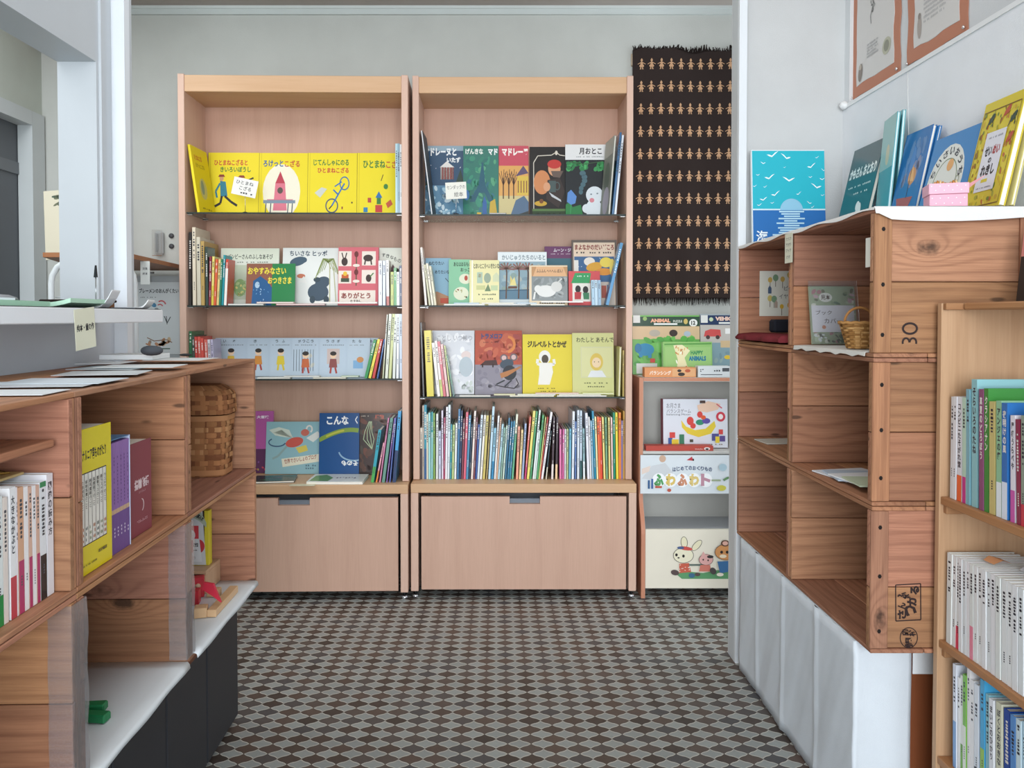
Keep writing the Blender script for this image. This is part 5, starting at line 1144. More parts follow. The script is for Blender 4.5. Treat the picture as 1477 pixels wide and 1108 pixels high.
def pebble(name, label, px, py, r, h, col, zofs, seed):
    x, y = lt(px, py); g = G([M_STONE]); n = 9; prof = [(.001, 0)]
    for k in range(1, n): a = -math.pi/2 + math.pi*k/n; prof.append((r*math.cos(a)**.8, h/2+h/2*math.sin(a)))
    prof.append((.001, h)); g.lathe(prof, 0, 0, col, n=22, sx=1.0, sy=.75); g.v = [(a*(1+.06*math.sin(seed+3*b/r)), b*(1+.05*math.sin(seed*2+2*a/r)), c) for a, b, c in g.v]
    o = g.build(name); o.location = (x, y, zt+zofs); return tag(o, label, 'stone')
pebble('stone_paperweight', 'dark grey oval stone weighing down leaflets on the left crates', 219, 526, .025, .024, '#4b5158', .0215, 1)
pebble('stone_paperweight', 'small black stone at the far end of the left crate top', 268, 519, .016, .007, '#2e3234', .0095, 3)

# ================================================================ woven basket (far upper left crate)
def basket(root, prof, n_st, n_row, sx, sy, p, cols, cy0=0, name='weave'):
    """interlaced flat strips over a rounded-square body; prof(v)->(radius,z)"""
    g = G([M_CLOTH]); rn = random.Random(n_st)
    per = n_st*4
    def P(i, v, off):
        t = 2*math.pi*i/per; c, q = math.cos(t), math.sin(t); e = 2/p; r, z = prof(v)
        return ((r+off)*sx*math.copysign(abs(c)**e, c), (r+off)*sy*math.copysign(abs(q)**e, q), z)
    for j in range(n_row):
        v0, v1 = (j+.06)/n_row, (j+.94)/n_row; cc = rn.choice(cols)
        for i in range(per):
            ph = lambda k: .0016*math.cos(math.pi*(k/4.0+.5)+math.pi*j)
            a0, a1 = ph(i), ph(i+1)
            g.add([P(i, v0, a0), P(i+1, v0, a1), P(i+1, v1, a1), P(i, v1, a0)], [(0, 1, 2, 3)], cc if (i//4) % 5 else rn.choice(cols), smooth=False)
    for s in range(n_st):
        cc = rn.choice(cols)
        for j in range(n_row*2):
            off = lambda k: -.0016*math.cos(math.pi*(k/2.0-.5)+math.pi*s) * -1 * (1 if True else 0)
            v0, v1 = j/(n_row*2), (j+1)/(n_row*2)
            g.add([P(s*4+.6, v0, off(j)), P(s*4+3.4, v0, off(j)), P(s*4+3.4, v1, off(j+1)), P(s*4+.6, v1, off(j+1))], [(0, 1, 2, 3)], cc)
    r0, z0_ = prof(0); g.add([P(i, 0, 0) for i in range(per)], [tuple(range(per))[::-1]], cols[-1])
    # dark lining just inside so no light shows through
    k = 8
    g.add([P(i, j/k, -.003) for j in range(k+1) for i in range(per)], [(j*per+i, j*per+(i+1) % per, (j+1)*per+(i+1) % per, (j+1)*per+i) for j in range(k) for i in range(per)], cols[-1])
    return g, P, per
BSY = .50
BC = ['#a9764f', '#8f6040', '#b98a60', '#9a6c48', '#7a4f36']
bx, by_ = LX(2.05)-.152, 2.040
root = empty('lidded_basket', 'tall brown plaited basket with lid in the far upper left crate', 'basket', (bx, by_, ZL[1]+.0095), LROT)
g, P, per = basket(root, lambda v: (.104+.008*v, v*.160), 20, 11, 1.0, BSY, 4.5, BC); g.build('body', root)
for zz, rr, th in ((.146, .1135, .014), (.004, .1065, .014)):
    g = G([M_CLOTH]); g.add([((rr+o_)*math.copysign(abs(math.cos(2*math.pi*i/64))**(2/4.5), math.cos(2*math.pi*i/64)), (rr+o_)*BSY*math.copysign(abs(math.sin(2*math.pi*i/64))**(2/4.5), math.sin(2*math.pi*i/64)), z) for z, o_ in ((zz, 0), (zz+th, .0005)) for i in range(64)], [(i, (i+1) % 64, 64+(i+1) % 64, 64+i) for i in range(64)], '#b07f58')
    g.build('rim_band', root)
g, P, per = basket(root, lambda v: ((.118 - .004*v) if v < .6 else (.116-.035*((v-.6)/.4)**2), .163+.075*v), 20, 6, 1.0, BSY, 4.5, BC)
g.add([P(i, 1, 0) for i in range(per)], [tuple(range(per))], '#9a6c48'); g.build('lid', root)

# ---- box sets in the middle upper crate (fronts face +x)
zs = ZL[1]+.0095
def lbook(name, label, y0, y1, h, t, col, art, rect, xoff, tilt=0, cat='book', gloss=False, lean_yaw=0):
    o = cover_book(name, label, y1-y0, h, t, col, art, rect, cat, None, gloss); ym = y0
    settle(o, (LX(ym)-xoff, ym, zs), LROT+R(90)+lean_yaw, R(tilt)); return o
def ly(px): 
    return 0.62/((717-px)/F - .0234)
def narnia(c):
    c.T('ナルニア国ものがたり', 125, 640, 164, 656, '#22240f', .03)
    c.rect(121, 672, 164, 772, '#2a2a22')
    for k in range(7):
        x0 = 122+k*6; c.rect(x0, 673.5, x0+5.2, 770.5, '#e2e2da', k == 0); 
    for k in range(7):
        x0 = 122+k*6; c.V('カ銀朝馬魔最ラスチアリ'[k:k+4]+'のこと', x0+.9, 682, x0+4.3, 722, '#3a3d3a', .01); c.marks(x0+1, 745, x0+4.4, 768, ['#a9653a', '#4a5a5a', '#7a8a6a'][k % 3], 2, 3, k)
    c.T('岩波書店', 148, 786, 163, 791, '#4a4a14', .03); c.marks(121, 797, 146, 801, '#6a6a1a', 14)
# rectangle in own coordinates: x 113..173, y 612..812
o = lbook('boxed_book_set', 'yellow slipcase book set with seven little spines printed on it', 1.1995, ly(170), .236, .105, '#dccb1c', narnia, (113, 612, 173, 812), .014, 0, gloss=True)
y0, y1 = ly(171.5), ly(200)
root = empty('boxed_book_set', 'row of six purple paperbacks in a white slipcase', 'book', (LX(y0)-.020, y0, zs), LROT+R(90))
wq = (y1-y0); n = 6; hq = .196
g = G([M_PAPER]); g.box(wq+.0005, -.001, 0, wq+.002, .11, hq+.006, '#c3cfe6'); g.box(0, -.0, hq+.0048, wq+.0005, .11, hq+.006, '#5f86b0'); g.box(0, .1101, 0, wq+.002, .1115, hq+.006, '#c3cfe6'); g.build('slipcase', root)
for k in range(n):
    t = wq/n; g = G([M_PAPER]); x0 = t*k; g.box(x0+.0003, 0, .0002, x0+t-.0003, .10, hq, '#8f6aa8')
    c = Cover(g, t-.0006, hq, (0, 0, 100, 1000), ox=x0+.0003, step=.0001); c.rect(0, 620, 100, 1000, '#6f4f8e'); c.rect(0, 600, 100, 640, '#c9a98a'); c.marks(35, 120, 65, 560, '#5a3a74', 1, 14, k); c.marks(30, 760, 70, 860, '#d9cfe2', 1, 3, k+9); g.build('paperback', root)
def maroon(c):
    c.T('指輪物語', 213, 682, 234, 696, '#e2cfd2', .04); c.T('エクスムス', 219, 699, 229, 702, '#c9a9b0', .0); c.ring(223, 719, 3, 8, 1, '#e2cfd2', -80, 90); c.marks(216, 738, 232, 742, '#c9a0a8', 8, 2)
lbook('boxed_book_set', 'maroon boxed set with white title at the far end of the crate', ly(201.5), ly(238), .178, .12, '#87404a', maroon, (200, 632, 238, 758), .030, 0)

# ---- near upper crate: inner shelf and paperbacks
zi = zat(672, 1.1)
root = empty('inner_shelf', 'rough wooden inner shelf standing in the near upper left crate', 'shelf', (LX(.95)-.05, .95, ZL[1]+.0095), LROT)
g = G([W_CR[1]]); hs = .222; g.bbox(-.25, -.19, hs, .035, .195, hs+.012, '#f2e9e0', r=.002); g.build('board', root)
g = G([W_CR[2]]); g.bbox(-.24, -.185, 0, .028, -.173, hs-.0005, r=.002); g.build('upright', root)
g = G([W_CR[2]]); g.bbox(-.24, .178, 0, -.12, .190, hs-.0005, r=.002); g.build('upright', root)
LBK = [(1.0, 1.014, .176, '#dfe6e6', '#2a8a4a', .24), (1.015, 1.030, .176, '#dfe8e8', '#1f8a44', .24), (1.031, 1.041, .172, '#e6dcd4', None, 0), (1.046, 1.060, .182, '#eceef0', '#c24450', .32), (1.0605, 1.064, .18, '#efe9ee', None, 0),
       (1.065, 1.078, .178, '#d6a98a', '#b43a6a', .42), (1.079, 1.089, .176, '#f0eef0', None, 0), (1.090, 1.098, .174, '#d9b3a0', '#b43a6a', .42), (1.099, 1.108, .173, '#f0eef0', None, 0), (1.109, 1.117, .172, '#d9b3a0', '#b43a6a', .42), (1.118, 1.134, .174, '#e6ebf0', '#26262a', .38), (1.136, 1.153, .182, '#e9eaf0', None, 0)]
LBL = ['pale spine with green foot at the frame edge, near upper left crate', 'wide pale spine with green foot, second from the frame edge', 'cream spine just before the small gap of the near crate', 'white spine with red foot and large lettering', 'very thin white page edge beside the red-footed spine', 'tan spine with magenta foot, widest of three', 'first white book edge among the magenta-footed spines', 'tan spine with magenta foot, middle of three', 'second white book edge among the magenta-footed spines', 'tan spine with magenta foot, farthest of three', 'pale spine with black foot and green cap', 'pale spine farthest along, against the crate end board']
TX = [None, None, None, '大きなかぶと', None, None, None, None, None, None, None, '図鑑の読み方']
for i, (a, b, h, c1, c2, fr) in enumerate(LBK):
    o = spine_book('paperback_book', LBL[i], b-a-.0006, h, .12, c1, None, 'paperbacks in the near upper left crate', True, low=c2, frac=fr, seed=900+i, txt=TX[i], txtcol='#4a5058', capcol=('#2a8a5a' if i == 10 else None))
    settle(o, (LX(a)-.022, a, ZL[1]+.0095), LROT+R(90), 0)
g = G([M_PAPER]); g.bbox(-.03, -.035, 0, .02, .035, .004, '#c9b27a', r=.001); g.tube([(-.02, -.02, .006), (0, -.01, .009), (.01, .015, .006), (-.01, .02, .009), (-.02, -.02, .006)], .0016, '#8a6a2a', n=6); o = g.build('price_card'); o.location = (LX(1.1)-.075, 1.10, ZL[1]+.0095+.1835); tag(o, 'small gold-patterned card lying on top of the paperbacks', 'card')

# ---- lower left crates: white sheets, toys, clear film
def liner(label, ya, yb, z):
    g = G([M_PAPER]); n = 12; vs = []; fs = []
    prof = [(-.300, .0), (-.02, .0), (.004, -.0005), (.008, -.004), (.0095, -.012)]
    for i in range(n+1):
        y = ya+(yb-ya)*i/n; wv = .0018*math.sin(i*1.1+ya*9)
        for x, dz in prof: vs.append((x, y-LP[1], z+dz+(wv if dz < -.003 else 0)))
    m = len(prof)
    for i in range(n):
        for j in range(m-1): a = i*m+j; fs.append((a, a+1, a+m+1, a+m))
    g.add(vs, fs, '#dfe6ea', smooth=True); o = g.build('paper_liner'); o.location = (LP[0], LP[1], 0); o.rotation_euler = (0, 0, LROT); tag(o, label, 'paper sheet')
    md = o.modifiers.new('thickness', 'SOLIDIFY'); md.thickness = .0006; md.offset = 1
liner('white paper sheet under the wooden toys, curling over the crate lip', YLc[1]+.021, YLc[0]-.021, ZL[0]+.0108)
liner('white paper sheet under the two green blocks, curling over the crate lip', YLc[2]+.021, YLc[1]-.021, ZL[0]+.0108)
zl = ZL[0]+.0122
for (px, py, lb, yw) in ((132, 1026, 'farther of the two dark green wooden blocks on the white sheet', 4), (136, 1040, 'nearer of the two dark green wooden blocks on the white sheet', -7)):
    Y = yfl(py, zl); X_ = xat(px, Y, zl); g = G([M_PAINT]); g.bbox(-.06, -.011, 0, .026, .011, .015, '#1f7a4a', r=.0025); o = g.build('green_block'); o.location = (X_, Y, zl+.0004); o.rotation_euler = (0, 0, LROT+R(yw)); tag(o, lb, 'block')
def film(label, yc, wd_):
    """clear film wrapped over a crate post: front face and two short returns"""
    g = G([M_FILM]); z0_, z1_ = ZL[0]+.014, ZL[1]-.0125
    pts = []
    for k in range(11):
        z = z0_+(z1_-z0_)*k/10; s = .0015*math.sin(k*1.7)
        pts.append([(-.034, yc-wd_-.002+s, z), (.0035+s, yc-wd_-.002, z), (.004+s, yc+wd_+.002, z), (-.034, yc+wd_+.002-s, z)])
    vs = [p for r in pts for p in r]; fs = [(r*4+c, r*4+c+1, r*4+c+5, r*4+c+4) for r in range(10) for c in range(3)]
    vs = [(x, y-LP[1], z) for x, y, z in vs]
    g.add(vs, fs, '#ffffff', smooth=False); o = g.build('plastic_film'); o.location = (LP[0], LP[1], 0); o.rotation_euler = (0, 0, LROT); tag(o, label, 'plastic film')
film('clear plastic film wrapped over the post between middle and near lower crates', YLc[2], .0200)
film('clear plastic film wrapped over the post between far and middle lower crates', YLc[1], .0200)

# puzzle box, little wooden rack and wooden toys in the far lower crate
Yp = 2.085
def pz(c):
    c.rect(278, 733, 300, 820, '#c9cfd2'); c.rect(300, 733, 306, 820, '#3a2f2c'); c.poly([(278, 733), (303, 733), (308, 820), (278, 820)], '#cfd3d6'); c.rect(278, 757, 297, 786, '#d2454f'); c.ell(284, 772, 8, 9, '#d9d9dc'); c.ell(297, 790, 9, 11, '#c93f48'); c.rect(286, 785, 297, 800, '#c93f48', False); c.poly([(288, 778), (298, 778), (302, 815), (288, 815)], '#dfe3e6')
    c.T('凹', 289, 785, 296, 791, '#22252a', .04); c.marks(289, 795, 297, 798, '#22252a', 4); c.T('あそぼう', 279, 806, 292, 811, '#6a4a4a', .0)
    c.poly([(281, 733), (300, 733), (309, 752), (309, 760), (299, 750), (279, 738)], '#a9b6a4'); c.T('数の積み木', 287, 738, 306, 746, '#22252a', .03, 33)
bxx0, bxx1 = xat(262, Yp, .6), xat(309, Yp, .6)
zr_ = zl+.062
root = empty('toy_rack', 'little wooden riser under the yellow puzzle box', 'riser', (bxx0, 2.02, zl+.0004), 0)
wdr = bxx1-bxx0+.008
g = G([W_PI[0]]); g.bbox(0, -.02, .052, wdr, .085, .0605, '#ffffff', r=.001); g.build('top_board', root)
for x in (0, wdr-.008):
    g = G([W_PI[2]]); g.bbox(x, -.02, 0, x+.008, .085, .0515, '#ffffff', r=.001); g.build('leg_board', root)
g = G([M_PAINT]); bw = bxx1-bxx0; bh = zat(731, Yp)-zl-.0625
g.bbox(0, 0, 0, bw, .022, bh, '#d8c93a', r=.001); c = Cover(g, bw*.93, bh, (262, 733, 309, 821), ox=0, step=.00008); pz(c)
o = g.build('puzzle_box'); o.location = (bxx0, 2.045, zl+.0615); tag(o, 'yellow and red wooden puzzle box standing in the far lower crate', 'box')
TW = '#d9b48a'; TR = '#c8323f'
toys = [((322, 872), (.022, .17, .018), TW, 1.3, 'long plain wooden slat toy lying along the lip of the white sheet', 0), ((290, 889), (.030, .030, .024), TW, 14, 'plain wooden cube nearest on the white sheet', 0), ((281, 871), (.024, .03, .036), TR, 10, 'red wooden block beside the plain cube', 0),
        ((286, 856), (.03, .022, .052), TR, 18, 'upright red wooden block with a pale dowel end', 1), ((309, 850), (.034, .016, .022), TW, 0, 'plain wooden block behind the slat', 0)]
for (px, py), (a, b, h), cc, yw, lb, dw in toys:
    Y = yfl(py, zl); Y = min(Y, 1.985); X_ = min(xat(px, Y, zl), LX(Y)-a/2-.008); g = G([M_PAINT]); g.bbox(-a/2, -b/2, 0, a/2, b/2, h, cc, r=.0012)
    o = g.build('toy_block'); o.location = (X_, Y, zl+.0004); o.rotation_euler = (0, 0, R(yw)); tag(o, lb, 'toy')
    if dw: q = G([M_PAINT]); q.lathe([(.001, 0), (.007, 0), (.0065, .003), (.001, .003)], 0, 0, '#e6c8a8', n=14); q.v = [(x, -b/2-z, y+.03) for x, y, z in q.v]; q.build('dowel', o)
Y = 1.88; g = G([M_PAINT]); g.prism([(-.015, .012), (.010, -.004), (.030, -.020), (.024, -.006), (.012, .026), (-.012, .030)], 1, 0, .008, '#d03048'); o = g.build('toy_beak'); o.location = (xat(300, Y, .5), Y+.010, zl+.082); o.location = (LX(1.88)-.044, 1.872, zl+.0455); tag(o, 'flat red wooden wedge toy leaning above the blocks', 'toy')

# ================================================================ rack of wooden toys beside the right bookcase
rx = .5795; yf1, yf2 = 3.126, 3.07; zt_ = zat(545, yf1); rw = .56; ybk = 3.36
zz = [zat(652, 3.12), zat(711, 3.12), zat(762, 3.09), zat(852, 3.07)]
root = empty('toy_display_rack', 'orange-edged white display rack for boxed wooden toys beside the bookcase', 'rack', (rx, yf2, 0))
def prof():
    p = [(0, 0), (0, zz[2]-.02)]
    for k in range(9): t = k/8; p.append(((yf1-yf2)*(.5-.5*math.cos(math.pi*t)), zz[2]-.02+(.155)*t))
    return p + [(yf1-yf2, zt_), (ybk-yf2, zt_), (ybk-yf2, 0)]
for x in (0, rw):
    g = G([M_PAINT]); g.prism(prof(), 0, x, x+.016, '#c4876b'); g.build('side_panel', root)
    g = G([M_PAINT]); pr = prof(); g.prism([(a+.004 if a < .2 else a-.004, b) for a, b in pr][0:-2]+[(ybk-yf2-.004, zt_-.004), (ybk-yf2-.004, .0)], 0, x+(.0161 if x == 0 else -.0005), x+(.0170 if x == 0 else -.0001), '#dfe2e0'); g.build('side_laminate', root)
def rk(name, x0, y0, z0, x1, y1, z1, col, label=None, m=None):
    g = G([m or M_PAINT]); g.bbox(x0, y0, z0, x1, y1, z1, col, r=.001); o = g.build(name, root)
    if label: o['label'] = label
    return o
I0, I1 = .0172, rw-.0008
rk('back_panel', I0, ybk-yf2-.01, .02, I1, ybk-yf2, zt_-.02, '#b9b8b2')
rk('top_board', I0, yf1-yf2+.002, zt_-.016, I1, ybk-yf2-.0105, zt_, '#d8d8d2'); rk('top_edge', I0, yf1-yf2, zt_-.014, I1, yf1-yf2+.0018, zt_, '#c4876b')
rk('shelf', I0, .066, zz[0]-.012, I1, ybk-yf2-.0105, zz[0], '#cfcfca')
rk('shelf', I0, .05, zz[2]-.03, I1, ybk-yf2-.0105, zz[2]-.02, '#b9bcc0')
g = G([M_PAINT]); g.box(I0, .001, .04, I1, .014, zz[2], '#e6e0cf'); c = Cover(g, I1-I0, zz[2]-.04, (928, 762, 1120, 862), yf=.001, ox=I0, oz=.04, step=.00015)
# three plain cartoon-style animals printed on the bin front (stand-ins)
c.poly([(972, 838), (985, 833), (1010, 836), (1030, 831), (1060, 834), (1100, 832), (1100, 842), (1060, 846), (1010, 846), (980, 846)], '#5f9a6a')
c.ell(983, 784, 5, 10, '#4a4642', rot=-4); c.ell(983, 784, 4.2, 9.2, '#e6e0c0', rot=-4); c.ell(1001, 789, 5, 11, '#4a4642', rot=35); c.ell(1001, 789, 4.2, 10.2, '#e6e0c0', rot=35)
c.ell(982, 806, 14.8, 13.2, '#4a4642'); c.ell(982, 806, 14, 12.4, '#e9e4c9'); c.ell(985, 794, 10, 3.2, '#c8504a', rot=10); c.ell(978, 793, 5, 2.4, '#4a5f8a'); c.ell(972, 805, 1.8, 2.6, '#2a2422'); c.ell(982, 807, 1.8, 2.6, '#2a2422', False); c.ell(975, 810, 1.6, 1.2, '#2a2422', False)
c.poly([(976, 820), (990, 819), (993, 834), (976, 836)], '#c8604a'); c.scatter(976, 820, 992, 835, ['#f0e8dc'], 14, .8, 1.2, 3); c.ell(970, 835, 6, 4.6, '#5a4a4a', rot=20); c.ell(994, 840, 4.4, 4, '#3f6a8a'); c.line([(990, 822), (1016, 822)], 3, '#5a6a62')
c.ell(1014, 813, 10.4, 9.6, '#5a4642'); c.ell(1014, 813, 9.7, 8.9, '#dca9a4'); c.poly([(1007, 807), (1010, 799), (1014, 806)], '#dca9a4'); c.ell(1020, 808, 4.6, 2.6, '#3a3634'); c.ell(1010, 813, 1.1, 1.5, '#2a2422'); c.ell(1017, 814, 1.1, 1.5, '#2a2422', False); c.poly([(1006, 822), (1020, 822), (1021, 833), (1004, 833)], '#cf7a6a'); c.ell(1002, 838, 4, 3, '#5a4a4a')
c.ell(1043, 800, 16.8, 14, '#5a3a2a'); c.ell(1043, 800, 16, 13.2, '#d0925a'); c.ell(1041, 785, 6, 5.4, '#5a3a2a'); c.ell(1041, 785, 4, 3.6, '#e0b0a0'); c.ell(1036, 800, 2, 2.6, '#2a2422'); c.ell(1044, 800, 2, 2.6, '#2a2422', False); c.ell(1038, 807, 5, 3, '#ecdcc0'); c.poly([(1030, 816), (1046, 815), (1052, 832), (1034, 836)], '#3a6a9a'); c.ell(1024, 832, 4.4, 6, '#4a4444', rot=-20); c.ell(1034, 838, 5, 3, '#e6e0d0')
o = g.build('bin_front', root); o['label'] = 'cream bin front printed with a rabbit, a kitten and a bear'
# banner sign
g = G([M_PAPER]); zs0, zs1 = zz[1]-.0, zat(657, 3.10); g.box(.002, .036, zs0, rw-.01, .040, zs1, '#d5dde2'); c = Cover(g, rw-.012, zs1-zs0, (923, 657, 1125, 711), yf=.036, ox=.002, oz=zs0, step=.0001)
c.ell(956, 662, 5, 5, '#c9a890'); c.poly([(925, 690), (940, 672), (960, 668), (972, 682), (960, 692)], '#c9ced2'); c.poly([(925, 676), (938, 672), (936, 680), (925, 684)], '#e0cfc4'); c.poly([(992, 664), (1000, 659), (1002, 665)], '#b83a44'); c.rect(1001, 662, 1003, 665, '#2a2a2a')
for i, ch in enumerate('はじめてのおくりもの'): c.T(ch, 971+i*6, 672+.10*(i-4.5)**2, 976+i*6, 678+.10*(i-4.5)**2, '#4a5a78', .03)
for i, (ch, cc) in enumerate(zip('ふわふわト', ['#4f9a5a', '#d9bf6a', '#c98a6a', '#d9c27a', '#b98a9a'])):
    x0 = 943+i*17.5; c.ell(x0+7.5, 692, 10, 10, '#eef1f3'); c.T(ch, x0, 683, x0+15, 700, cc, .07)
c.rect(1029, 691, 1043, 693.5, '#9aa88a'); c.line([(1047, 692), (1055, 688)], 3, '#5f8a5a'); c.rect(934, 692, 937, 704, '#2f5a8a'); c.rect(939, 690, 942, 704, '#3a5f9a'); c.rect(945, 700, 955, 703, '#b8553f'); c.ell(966, 706, 3, 2.4, '#b8553f'); c.ell(1046, 674, 6, 5, '#a9c4d0'); c.ell(1044, 703, 7, 4, '#c9c24a')
for i, ch in enumerate('ーイ'): pass
o = g.build('banner', root); o['label'] = 'pale banner with pastel lettering across the rack'
# boxed toys on the rack
def toybox(name, label, rect, Y, z, t, col, art, tilt=0, gloss=False, edge=None, cat='toy box'):
    x0, y0, x1, y1 = rect; a, b = xat(x0, Y, z+.1), xat(x1, Y, z+.1); hh = zat(y0, Y)-z
    g = G([M_GLOSS if gloss else M_PAPER]); g.bbox(0, 0, 0, b-a, t, hh, edge or col, r=.0008)
    c = Cover(g, b-a, hh, rect, step=.0001); c.rect(x0, y0, x1, y1, col); art(c)
    o = g.build(name); tag(o, label, cat); return settle(o, (a, Y, z), 0, R(tilt))
def moon(c):
    c.T('お月さま', 962, 583, 982, 590, '#4a4a55', .0); c.T('バランスゲーム', 962, 591, 997, 597, '#4a4a55', .0); c.T('balancing Moon', 962, 597.5, 996, 601, '#4a4a55', .0)
    c.poly([(983, 607), (990, 616), (1003, 621), (1018, 619), (1031, 608), (1033, 616), (1026, 626), (1008, 631), (992, 626), (984, 617)], '#e0c63a')
    c.ell(996, 608, 5, 6, '#d2453f'); c.ell(1000, 615, 4, 4, '#d2453f'); c.ell(1010, 599, 4, 4.6, '#d2453f'); c.ell(1010, 610, 6, 4, '#2f8a6a'); c.ell(1019, 608, 6, 4, '#5a4a9a'); c.ell(1015, 603, 3.6, 3, '#d9582f')
    c.poly([(1006, 586), (1022, 580), (1040, 584), (1036, 592), (1020, 596), (1008, 594)], '#e6c4ac'); c.rect(1010, 579, 1018, 583, '#4a3630'); c.ell(1040, 602, 6.6, 7, '#c93a4a'); c.ell(1040, 602, 3.4, 3.8, '#efe4e4'); c.line([(1034, 584), (1042, 590)], 1.6, '#d05a6a')
    c.rect(966, 624, 974, 632, '#d2453f'); c.rect(964, 632, 970, 642, '#3a5a9a'); c.rect(969, 634, 979, 642, '#e0c63a'); c.rect(980, 627, 987, 642, '#3a7a5a'); c.rect(995, 634, 1000, 638, '#4a4a3a'); c.rect(1027, 626, 1037, 636, '#4a4a8a'); c.rect(1037, 620, 1043, 627, '#d2453f'); c.rect(1032, 630, 1038, 639, '#e0c63a'); c.rect(1038, 629, 1046, 637, '#5a4a8a'); c.marks(1020, 640, 1046, 642.5, '#7a6a5a', 9)
toybox('toy_box', 'white box with yellow moon balancing game and coloured blocks', (957, 577, 1050, 646), 3.20, zz[0]+.0005, .05, '#d9dce4', moon, 3, edge='#8a3a4a')
toybox('toy_box', 'flat red toy box lying before the moon game box', (932, 643.5, 1029, 655), 3.140, zz[0]+.0005, .05, '#b8473a', lambda c: (c.T('Balancing Moon', 1003, 649, 1014, 653, '#ecdcd8', .0), c.ell(1020, 650, 4.4, 3.6, '#ecdcd8'), c.ell(1020, 651, 2.4, 2.2, '#2a2a2a')))
def animal(c):
    c.rect(913, 457, 1010, 471, '#2f4a3a'); c.rect(914, 455, 924, 466, '#d8dad6'); c.T('ANIMAL', 939, 460, 968, 465.5, '#e6a98a', .06); c.T('PUZZLE', 972, 462, 985, 465.5, '#c9cfc4', .03); c.rect(944, 466.5, 978, 469, '#dfe2de'); c.ell(1001, 466, 6, 5.5, '#e3e6e2'); c.T('12', 998, 463, 1004, 469, '#3a3a3a', .04); c.ell(931, 460, 3, 3, '#8fae6a'); c.ell(990, 464, 3, 4, '#c9b46a')
    c.rect(913, 471, 1010, 490, '#cfb48f'); c.scatter(914, 484, 1008, 540, ['#5fae4f', '#6fb85a', '#54a04a'], 50, 5, 10, 3); c.ell(945, 481, 8, 5, '#b0a89a'); c.ell(972, 481, 6, 5, '#3a302c'); c.ell(992, 482, 5, 4, '#a9b8c4')
    c.ell(931, 505, 13, 9, '#2f86b0'); c.ell(921, 503, 5, 7, '#2a74a0'); c.rect(922, 508, 927, 516, '#2f86b0'); c.rect(935, 508, 940, 517, '#2f86b0'); c.rect(938, 518, 945, 524, '#c9483f'); c.rect(918, 525, 948, 540, '#d9dcd8')
toybox('toy_board', 'animal jigsaw board with a blue elephant on top of the rack', (913, 455, 1010, 541), 3.290, zt_+.0005, .010, '#6fae5a', animal, 4, gloss=True)
def vehic(c):
    c.rect(1011, 455, 1100, 469, '#26385a'); c.rect(1012, 455, 1022, 466, '#d8dad6'); c.T('VEHICLE', 1033, 457, 1066, 463, '#e6c4b4', .06); c.rect(1038, 465, 1060, 467.5, '#dfe2de'); c.ell(1027, 461, 3, 3, '#b9c9a9')
    c.rect(1011, 469, 1100, 495, '#b9b4ae'); c.poly([(1016, 486), (1018, 478), (1026, 475), (1040, 476), (1041, 486)], '#c4504f'); c.ell(1022, 487, 3, 3, '#4a3a3a'); c.ell(1036, 487, 3, 3, '#4a3a3a', False); c.rect(1047, 474, 1062, 482, '#e6e6e4'); c.rect(1011, 495, 1100, 541, '#7f9aa4'); c.rect(1040, 492, 1060, 502, '#c9b08a'); c.ell(1050, 516, 5, 3, '#d9b83a'); c.scatter(1013, 500, 1098, 538, ['#8fa4a4', '#748f9a'], 20, 3, 6, 3)
toybox('toy_board', 'vehicle jigsaw board with a red car on top of the rack', (1011, 453, 1100, 541), 3.290, zt_+.0005, .010, '#9aa4a8', vehic, 4, gloss=True)
def happy(c):
    c.poly([(960, 500), (1026, 500), (1026, 530), (960, 530)], '#9ac47a'); c.T('HAPPY', 997, 504, 1015, 508.5, '#3f8a5a', .05); c.T('ANIMALS', 994, 510, 1019, 515.5, '#2f7a9a', .06); c.poly([(972, 498), (984, 497), (996, 504), (988, 512), (994, 527), (976, 529), (978, 514)], '#e6e0b4'); c.scatter(974, 498, 994, 528, ['#d9b06a', '#f4f4e8', '#c98a5a'], 16, 1, 2.6, 4); c.line([(959, 497), (1027, 496)], 1.6, '#5f9a4f')
toybox('cloth_book', 'green soft animal toy pack with zip in front of the elephant board', (957, 494, 1028, 531.5), 3.225, zt_+.0005, .030, '#8fbf70', happy, 5, gloss=True)
toybox('toy_box', 'small orange toy box at the front edge of the rack top', (930, 530.5, 1004, 544), 3.150, zt_+.0005, .05, '#d9935f', lambda c: (c.T('バランシング', 937, 535, 968, 541, '#f0e6da', .03), c.rect(970, 532, 1003, 543, '#dca878'), c.ell(980, 535, 3, 2, '#3a302c'), c.ell(983, 540, 5, 2.6, '#3a302c'), c.ell(992, 535, 4, 2.4, '#b85a3a')))
toybox('toy_box', 'small white toy box with printed marks beside the orange one', (1007, 528.5, 1054, 544), 3.150, zt_+.0005, .05, '#d3d9db', lambda c: (c.marks(1010, 532, 1016, 537, '#3a3f44', 2, 2), c.marks(1030, 533, 1040, 537, '#3a3f44', 3, 1), c.rect(1042, 531, 1052, 536, '#4a4f54'), c.rect(1011, 540, 1042, 541, '#4a4f54')))

